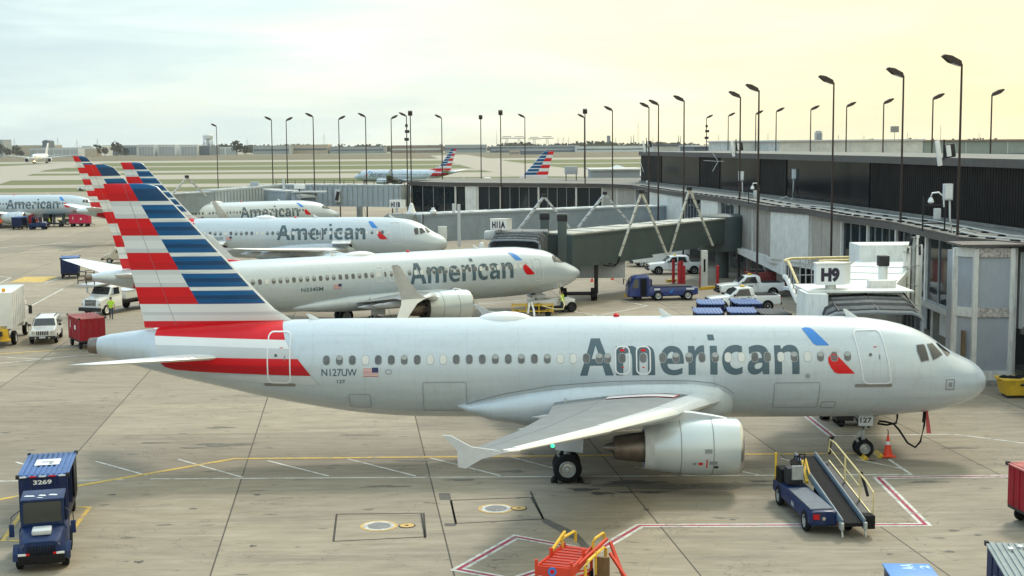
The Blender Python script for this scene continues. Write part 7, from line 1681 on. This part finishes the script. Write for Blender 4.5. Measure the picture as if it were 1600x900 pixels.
o = pickup('small white pickup driving on the far taxiway left of the striped fins', R(-3), gp(136,298,0)); o['group'] = 'white trucks far off'
# ---- right of the second jet
g = gr(1036,470); t = thing('pushback_tug','long low royal blue pushback tractor with rounded cab beyond the near fuselage','tractor',(g.x,g.y+1.2,0),R(186)); RB = mat('royal_blue',(.005,.025,.16),.35,0,.1,1.5,.4)
mb = MB(); loftbody(mb, [(1.3,1.0,.98,.35,1.15),(-2.5,1.0,.96,.38,1.15),(-3.0,.95,.88,.5,1.05)], RB); mb.build('body', t, 30)
mb = MB(); loftbody(mb, [(3.1,.75,.6,.35,.9),(2.95,.9,.75,.32,1.5),(2.6,.98,.80,.32,2.0),(2.3,1.0,.82,.32,2.12),(1.4,1.0,.82,.32,2.15),(1.25,1.0,.84,.35,2.05)], RB); mb.build('cab', t, 30)
glass(t, [(3.02,-.66,1.1),(3.02,.66,1.1),(2.72,.62,1.85),(2.72,-.62,1.85)], (.05,0,.03), 'windscreen'); sideglass(t, [(2.75,1.1),(2.55,1.85),(2.2,1.9),(2.2,1.1)], 1.0,.86)
for sd in (-1,1):
    mb = MB(); mb.prism([(2.05,sd*1.0,.45),(1.5,sd*1.0,.45),(1.5,sd*.88,1.9),(2.05,sd*.88,1.9)],(0,sd*.03,0),BLACK); mb.build('door_opening', t)
    mb = MB(); mb.tube([(2.9,sd*.9,1.6),(3.1,sd*1.25,1.7)],.02,DARKM,6); mb.box((3.1,sd*1.25,1.5),(.06,.2,.5),BLACK,bev=.02); mb.build('mirror', t)
    mb = MB(); mb.box((.6,sd*1.01,.98),(.5,.02,.16),PWHITE); mb.box((-2.3,sd*1.01,.98),(.7,.02,.16),PWHITE); mb.prism([(-.9,sd*1.0,.95),(-.7,sd*1.0,.95),(-.45,sd*1.0,.65),(-.65,sd*1.0,.65)],(0,sd*.02,0),SKYB); mb.build('marking', t)
    for x in (.5,-2.1): wheelpart(t, x, sd*.92, .42, .28, HUB)
    wheelpart(t, 2.2, sd*.8, .3, .22, DARKM)
mb = MB(); mb.box((2.95,-.3,.35),(.5,.7,.2),YEL,bev=.02); mb.build('step', t); mb = MB(); mb.box((-.8,0,1.18),(3.4,1.7,.05),DARKM); mb.box((1.0,0,1.5),(.05,1.4,.6),RB); mb.build('deck', t)
g = gr(1030,429); pickup('white crew cab pickup with dark flat bed parked before the white van', R(184), (g.x+1.7,g.y+1.0,0), True)
g = gr(1020,418); van('white van parked behind the crew cab pickup near the bollards', R(186), (g.x+.7,g.y+2.0,0))
g = gr(1163,487); pickup('white single cab pickup parked below the slanted stair casing', R(184), (g.x,g.y+1.1,0))
g = gr(1150,466); pickup('white pickup with black load mostly hidden behind the single cab pickup', R(184), (g.x+1.4,g.y+1.4,0))
g = gr(1180,460); t = thing('generator','dark red wheeled machine behind the two white pickups','machine',(g.x+1,g.y+3,0),R(5)); mb = MB(); mb.box((0,0,1.2),(2.6,1.4,1.1),mat('machine_red',(.22,.04,.035),.6,0,.2,3),bev=.06); mb.box((-.4,0,1.85),(1.2,1.0,.25),DARKM); mb.build('body', t)
mb = MB()
for sd in (-1,1): mb.bar((-1.3,sd*.7,.7),(-1.3,sd*.7,2.2),.06,.06,MATS['machine_red'])
mb.build('frame', t)
for sx in (-.9,.9):
    for sd in (-1,1): wheelpart(t, sx, sd*.6, .35, .2)
for px, Y, ro, lb in ((1106,92.6,BLUEROOF,'grey blue topped cart, leftmost of the carts just showing over the near fuselage'),(1110,97.8,BLUEROOF,'blue cart end by the front wheel of the single cab pickup'),(1159,92.8,BLUEROOF,'ribbed blue roof cart in the middle over the near fuselage'),(1166,97.8,BLUEROOF,'blue cart half hidden right behind the ribbed blue roof cart'),(1208,91.8,mat('cart_roof_dark',(.06,.07,.08),.6),'dark topped cart, rightmost of those showing over the near fuselage')):
    cart(lb, R(-95+random.uniform(-6,6)), (gx(px,Y),Y,0), NAVYV, ro, True, L=3.0, W=1.85, Hh=2.0)
for px, py in ((1052,443.5),(1061,448),(1065,446),(1068.5,447.5),(1095,447),(1103,444),(1121,447),(986,411),(991,411),(999,410),(1008,400)):
    g = gr(px,py); i_ = [1052,1061,1065,1068.5,1095,1103,1121,986,991,999,1008].index(px)
    lb = ['red bollard alone left of the cluster of three before the crew cab pickup','leftmost and tallest looking of the three clustered red bollards','middle one of the three clustered red bollards, farthest back','rightmost of the three clustered red bollards','red bollard left of the white bridge column, near one','short red bollard just right of the near one by the white column','red bollard right of the bridge column standing alone','first red bollard from the left under the green bridge','second red bollard from the left under the green bridge','third red bollard from the left under the green bridge','dark red bollard farthest back under the green bridge'][i_]
    t = thing('bollard', lb, 'bollard', g, 0, 'red bollards'); h = 2.3 if i_ in (0,1,2) else (1.9 if i_ in (3,4,6) else 1.4); mb = MB(); mb.cyl((0,0,0),(0,0,h),.15,BRICK,n=14); mb.revolve((0,0,h),(0,0,1),[(0,.15),(.06,.12),(.09,0)],BRICK,14); mb.build('post', t); mb = MB(); mb.cyl((0,0,0),(0,0,.06),.2,CONC,n=14); mb.build('foot', t)
for a, b_, lb in (((1042,441),(1056,440),'short yellow parking stop left of the clustered bollards'),((1094,453),(1131,450),'long yellow parking stop before the bridge column')):
    p, q = gr(*a), gr(*b_); t = thing('parking_stop', lb, 'parking stop', p, 0, 'yellow parking stops'); mb = MB(); mb.bar((0,0,.12),tuple(Vector((q.x-p.x,q.y-p.y,.12))),.3,.24,YEL); mb.build('bar', t); mb = MB(); mb.cyl((0,0,.2),(0,0,.27),.05,DARKM,n=8); mb.build('bolt', t)
a = gr(1103,440); t = thing('bridge_column','white sign-like column with dark slot below the green bridge rotunda','column',(gx(1100,128),128,0)); mb = MB(); mb.box((0,0,1.7),(.62,.5,3.4),TRIM,bev=.04); mb.build('column', t); mb = MB(); mb.box((.0,-.26,2.0),(.18,.04,1.2),BLACK); mb.build('slot', t)
t = thing('cable_loops','black service cables looping from the green bridge','cables',(gx(955,119),118,0)); o = t.location; mb = MB()
mb.tube([p-o for p in (at(968,402,118),at(966,410,118),at(960,416,118),at(945,415,118),at(938,408,118))],.06,BLACK,6); mb.tube([p-o for p in (at(968,402,118),at(964,413,118),at(950,412,118))],.05,BLACK,6); mb.build('cable', t)
# nose of the second jet: tow tractor, trolley, hose
t = thing('tow_tractor','white low tow tractor under the nose of the second jet','tractor',(gx(862,107),109.4,0),R(15)); mb = MB(); mb.box((0,0,.80),(3.6,1.7,.5),WV,bev=.08); mb.box((0,0,.5),(3.5,1.6,.3),DARKM); mb.box((-1.2,0,1.35),(1.2,1.6,.25),LGREY,bev=.05); mb.build('body', t, 30)
for x in (1.5,-1.3):
    for sd in (-1,1): wheelpart(t, x, sd*.8, .42, .26, DARKM)
t = thing('ground_cart','yellow framed service trolley left of the second jet nose wheel','trolley',(gx(832,106),106.5,0)); mb = MB()
for z in (.45,.9): 
    for y in (-.5,.5): mb.bar((-1.6,y,z),(1.6,y,z),.08,.08,YEL)
for x in (-1.6,-.5,.5,1.6):
    for y in (-.5,.5): mb.bar((x,y,.3),(x,y,1.0),.07,.07,YEL)
mb.build('frame', t); mb = MB(); mb.box((.3,0,.7),(1.4,.7,.3),DARKM); mb.build('load', t)
for x in (-1.2,1.2):
    for sd in (-1,1): wheelpart(t, x, sd*.5, .22, .14, DARKM)
t = thing('power_hose','yellowish hose hanging from the second jet nose and curving on the ground','cable',(gx(878,106),105.5,0)); o = t.location; mb = MB(); mb.tube([p-o for p in (at(874,445,105.5),at(876,462,105.3),at(882,476,104.5),at(880,483,104),at(866,483,104.5),at(848,478,105))],.05,PALEY,6); mb.build('hose', t)
t = thing('air_hose','pale air hose arching by the second jet nose wheel','hose',(gx(829,103),103,0)); o = t.location; mb = MB(); mb.tube([p-o for p in (at(825,490,103),at(827,474,103.2),at(830,472,103.2),at(834,484,103),at(835,494,102.6))],.08,WHITE,6); mb.build('hose', t)
# yellow loader frame between second and third jet, container, small blue cart
t = thing('yellow_loader','yellow pipe framed ground machine below the blue grey bridge','machine',(gx(724,143),143,0)); mb = MB(); mb.box((0,0,1.0),(3.6,2,.8),DARKM,bev=.05); mb.build('body', t); mb = MB()
for x in (-1.6,0,1.6): mb.tube([(x-.7,-.9,.8),(x-.5,-.9,2.2),(x+.3,-.9,2.5),(x+.8,-.9,1.6)],.12,YEL,8)
mb.tube([(-2.2,-1,1.9),(2.4,-1,2.2)],.13,YEL,8); mb.build('frame', t); mb = MB(); mb.revolve((2.0,-.6,2.4),(0,0,1),[(0,.3),(.5,.35),(.9,.2),(.95,0)],WHITE,12); mb.build('tank', t)
for x in (-1.3,1.3):
    for sd in (-1,1): wheelpart(t, x, sd*.9, .4, .25)
p = at(582,343,185); cart('dark blue open-ended container cart right of the fourth jet nose', R(0), (p.x,178,0), NAVYV, WHITE, False, L=2.4, W=1.8, Hh=2.3)
p = at(549,338,190); t = thing('ladder_cart','low dark rack with thin bars standing right of the fourth jet nose','rack',(p.x,182,0)); mb = MB()
for k in range(5): mb.bar((-2.4+k*1.2,0,.3),(-2.2+k*1.2,0,1.2+.5*(k%2)),.08,.08,DARKM)
mb.bar((-2.6,0,.4),(2.6,0,.4),.12,.12,DARKM); mb.bar((-2.6,0,.9),(2.6,0,.9),.07,.07,DARKM); mb.build('frame', t)
for x in (-2,2): wheelpart(t, x, .2, .25, .15, DARKM)
p = at(326,294,300); t = thing('baggage_cart','tiny blue roofed cart beyond the corrugated bridge at the left','cart',(gx(306,330),330,0)); mb = MB(); mb.box((0,0,1.3),(8,2,1.6),BLUEV,bev=.05); mb.build('body', t); mb = MB(); mb.box((0,0,2.15),(8.2,2.1,.1),BLUEROOF); mb.build('roof', t)
# ---------------------------------------------------------------- light poles
POLES = [ # px top, py top, px base, head side (-1 left, 1 right, 0 end on), row
 (338,197,340,-1),(424,187,424,-1),(447,188,449,1),(489,182,490,-1),(529,186,529,1),(571,182,572,-1),(611,185,611,1),(641,178,642,0),(690,184,691,-1),(751,184,752,0),(782,177,782,0),(820,183,821,-1),(913,183,913,-1),(914,175,914,0),(957,172,957,-1),
 (1014,167,1013,-1),(1029,163,1029,-1),(1069,157,1069,-1),(1104,184,1104,1),(1138,181,1138,1),(1157,151,1156,-1),(1186,141,1186,-1),(1181,178,1180,1),(1213,174,1212,1),(1267,171,1267,1),(1303,129,1302,-1),(1323,166,1322,1),(1381,161,1380,1),(1412,118,1411,-1),(1458,154,1457,1),(1503,100,1501,-1),(1550,148,1549,1),(635,181,635,-1)]
POLES.sort()
def hz(px): return 226-(px-800)*.00786
dirw = {-1:'lamp head tipping left',1:'lamp head tipping right',0:'square lamp head seen end on'}
for i, (px, py, pb, hd) in enumerate(POLES):
    Y = 4.6*F/(hz(px)-py); Y = max(60,min(Y,300)); p = at(px,py,Y); zb = 0.0
    t = thing('light_pole', 'tall thin light pole with %s, %s from the left'%(dirw[hd], ordn[i]), 'light pole', (p.x,Y,0), 0, 'light poles around the concourse')
    r = .095 if px > 1290 and hd < 0 else .11
    mb = MB(); H_ = p.z; mb.cyl((0,0,0),(0,0,H_),r*1.05,BROWNPOLE,r*.62,10); mb.build('pole', t)
    mb = MB()
    if px in (913,1029,914): r = r
    if hd == 0: mb.box((0,-.15,H_+.1),(.62,.5,.62),BROWNPOLE,rx=R(25),bev=.05)
    else:
        mb.cyl((0,0,H_-.05),(hd*.35,0,H_+.05),.05,BROWNPOLE,n=8)
        mb.loft([[Vector((hd*(.05+a*1.25),b_*.34,H_+.0+c*1.35)) for a, b_, c in ((0,-1,-.10),(0,1,-.10),(.05,.8,.14),(.05,-.8,.14))],[Vector((hd*(.05+a*1.25),b_*.40,H_+c*1.35)) for a, b_, c in ((.55,-1,.08),(.55,1,.08),(.5,.8,.36),(.5,-.8,.36))],[Vector((hd*(.05+a*1.25),b_*.28,H_+c*1.35)) for a, b_, c in ((.90,-1,.34),(.90,1,.34),(.82,.8,.42),(.82,-.8,.42))]],BROWNPOLE)
    lh = mb.build('lamp_head', t, 30)
    if hd: mb = MB(); mb.poly([(hd*.2,-.28,H_-.105),(hd*.66,-.34,H_+.06),(hd*.66,.34,H_+.06),(hd*.2,.28,H_-.105)],CHROME); NOFIX('lens', mb, lh)
    if px in (635,1104):
        for k, zz in enumerate((-1.5,-2.4,-3.6)): mb = MB(); mb.box((.1*(k%2),-.2,H_+zz),(.7 if k else .4,.4,.45),DARKM,bev=.06); mb.build('floodlight', t)
# ---------------------------------------------------------------- people
def person(loc, rz, label, pose, top, legs, hat=None, h=1.75, group='ramp workers'):
    t = thing('person', label, 'person', loc, rz, group); s_ = h/1.75
    J = {'pel':(0,0,.95),'sp':(0.02,0,1.15),'ch':(.03,0,1.36),'nk':(.03,0,1.50),'hd':(.05,0,1.60),'ht':(.05,0,1.70)}
    Rr = {'pel':.145,'sp':.135,'ch':.15,'nk':.06,'hd':.095,'ht':.07}
    E = [('pel','sp'),('sp','ch'),('ch','nk'),('nk','hd'),('hd','ht')]
    for sd, nm in ((1,'l'),(-1,'r')):
        k = pose[nm]
        J['hip'+nm] = (0,sd*.10,.90); J['kn'+nm] = (k[0]*.55+.03,sd*.11,.50); J['an'+nm] = (k[0]-.02,sd*.11,.09); J['to'+nm] = (k[0]+.15,sd*.13,.045)
        J['sh'+nm] = (.02,sd*.20,1.40); J['el'+nm] = (k[1]*.5-.02,sd*.27,1.14); J['wr'+nm] = (k[1],sd*.25,k[2]); J['pa'+nm] = (k[1]+.04,sd*.24,k[2]-.07)
        for q, r in (('hip',.105),('kn',.068),('an',.045),('to',.04),('sh',.07),('el',.05),('wr',.032),('pa',.030)): Rr[q+nm] = r
        E += [('pel','hip'+nm),('hip'+nm,'kn'+nm),('kn'+nm,'an'+nm),('an'+nm,'to'+nm),('ch','sh'+nm),('sh'+nm,'el'+nm),('el'+nm,'wr'+nm),('wr'+nm,'pa'+nm)]
        for f in range(5):
            J['f%d%s'%(f,nm)] = (k[1]+.05+(-.03 if f == 4 else 0), sd*(.24+(f-1.5)*.018 - (.05 if f == 4 else 0)), k[2]-.15-(.01 if f in (1,2) else 0)+(.05 if f == 4 else 0)); Rr['f%d%s'%(f,nm)] = .0085; E.append(('pa'+nm,'f%d%s'%(f,nm)))
    names = list(J); me = bpy.data.meshes.new('body'); me.from_pydata([tuple(c*s_ for c in J[n]) for n in names], [(names.index(a),names.index(b_)) for a, b_ in E], [])
    ob = bpy.data.objects.new('body', me); col.objects.link(ob); md = ob.modifiers.new('s','SKIN'); md.use_smooth_shade = True
    for n, v in zip(names, me.skin_vertices[0].data): v.radius = (Rr[n]*s_, Rr[n]*s_); v.use_root = (n == 'pel')
    ob.modifiers.new('u','SUBSURF').levels = 1
    dg = bpy.context.evaluated_depsgraph_get(); dg.update(); m2 = bpy.data.meshes.new_from_object(ob.evaluated_get(dg)); ob.modifiers.clear(); ob.data = m2
    m2.materials.clear()
    for m in (SKIN, top, legs, BLACK): m2.materials.append(m)
    for p in m2.polygons:
        c = p.center/s_; p.use_smooth = True
        p.material_index = 0 if c.z > 1.49 or (abs(c.y) > .20 and c.z < 1.2 and c.z > .6) else (1 if c.z > .93 else (2 if c.z > .10 else 3))
    ob.parent = t
    mb = MB(); mb.revolve((.04*s_,0,1.64*s_),(0,0,1),[(0,.105*s_),(.05,.112*s_),(.10,.085*s_),(.125,.03*s_),(.13,0)],hat or HAIR,14); mb.build('cap' if hat else 'hair', t, 60)
    return t
g = gr(174,499); person(g, R(100), 'worker in yellow vest and dark trousers walking beside the white flatbed truck', {'l':(.22,.12,.92),'r':(-.25,-.08,.90)}, HIVIS, JEAN, HAIR)
g = gr(78,355); person(g, R(200), 'worker in yellow vest standing at the teal baggage cart', {'l':(.03,.2,1.1),'r':(0,.2,1.1)}, HIVIS, JEAN, HAIR)
g = gr(85,353.5); person(g, R(160), 'worker in orange shirt bending over the teal baggage cart', {'l':(.03,.3,1.1),'r':(0,.3,1.1)}, HIOR, JEAN, HAIR)
g = gr(2,357); person(g, R(-90), 'worker in orange rain jacket at the far left edge', {'l':(.05,.1,.9),'r':(-.05,.1,.9)}, HIOR, JEAN, HIOR)
g = gr(399,412); person(Vector((gx(359,133),133,0)), R(180), 'worker in yellow vest under the third jet seen beyond the pale winglet', {'l':(.1,.2,1.1),'r':(-.1,.2,1.1)}, HIVIS, JEAN, HAIR)
g = gr(879,472); person(Vector((gx(879,108.5),108.5,0)), R(150), 'worker in yellow vest crouched by the nose of the second jet', {'l':(.1,.25,.9),'r':(-.1,.25,.9)}, HIVIS, JEAN, HAIR)
# ---------------------------------------------------------------- air
hz_m = bpy.data.materials.new('haze_air'); hz_m.use_nodes = True; tt = hz_m.node_tree; tt.nodes.clear(); oo = N(tt,'ShaderNodeOutputMaterial'); vv = N(tt,'ShaderNodeVolumePrincipled')
vv.inputs['Color'].default_value = (.93,.95,1,1); vv.inputs['Density'].default_value = .00004; vv.inputs['Anisotropy'].default_value = .3; tt.links.new(vv.outputs[0], oo.inputs['Volume'])
mb = MB(); mb.box((0,1900,29),(7000,5200,60),hz_m); h_ = struct('haze', mb, 'stuff', 20)
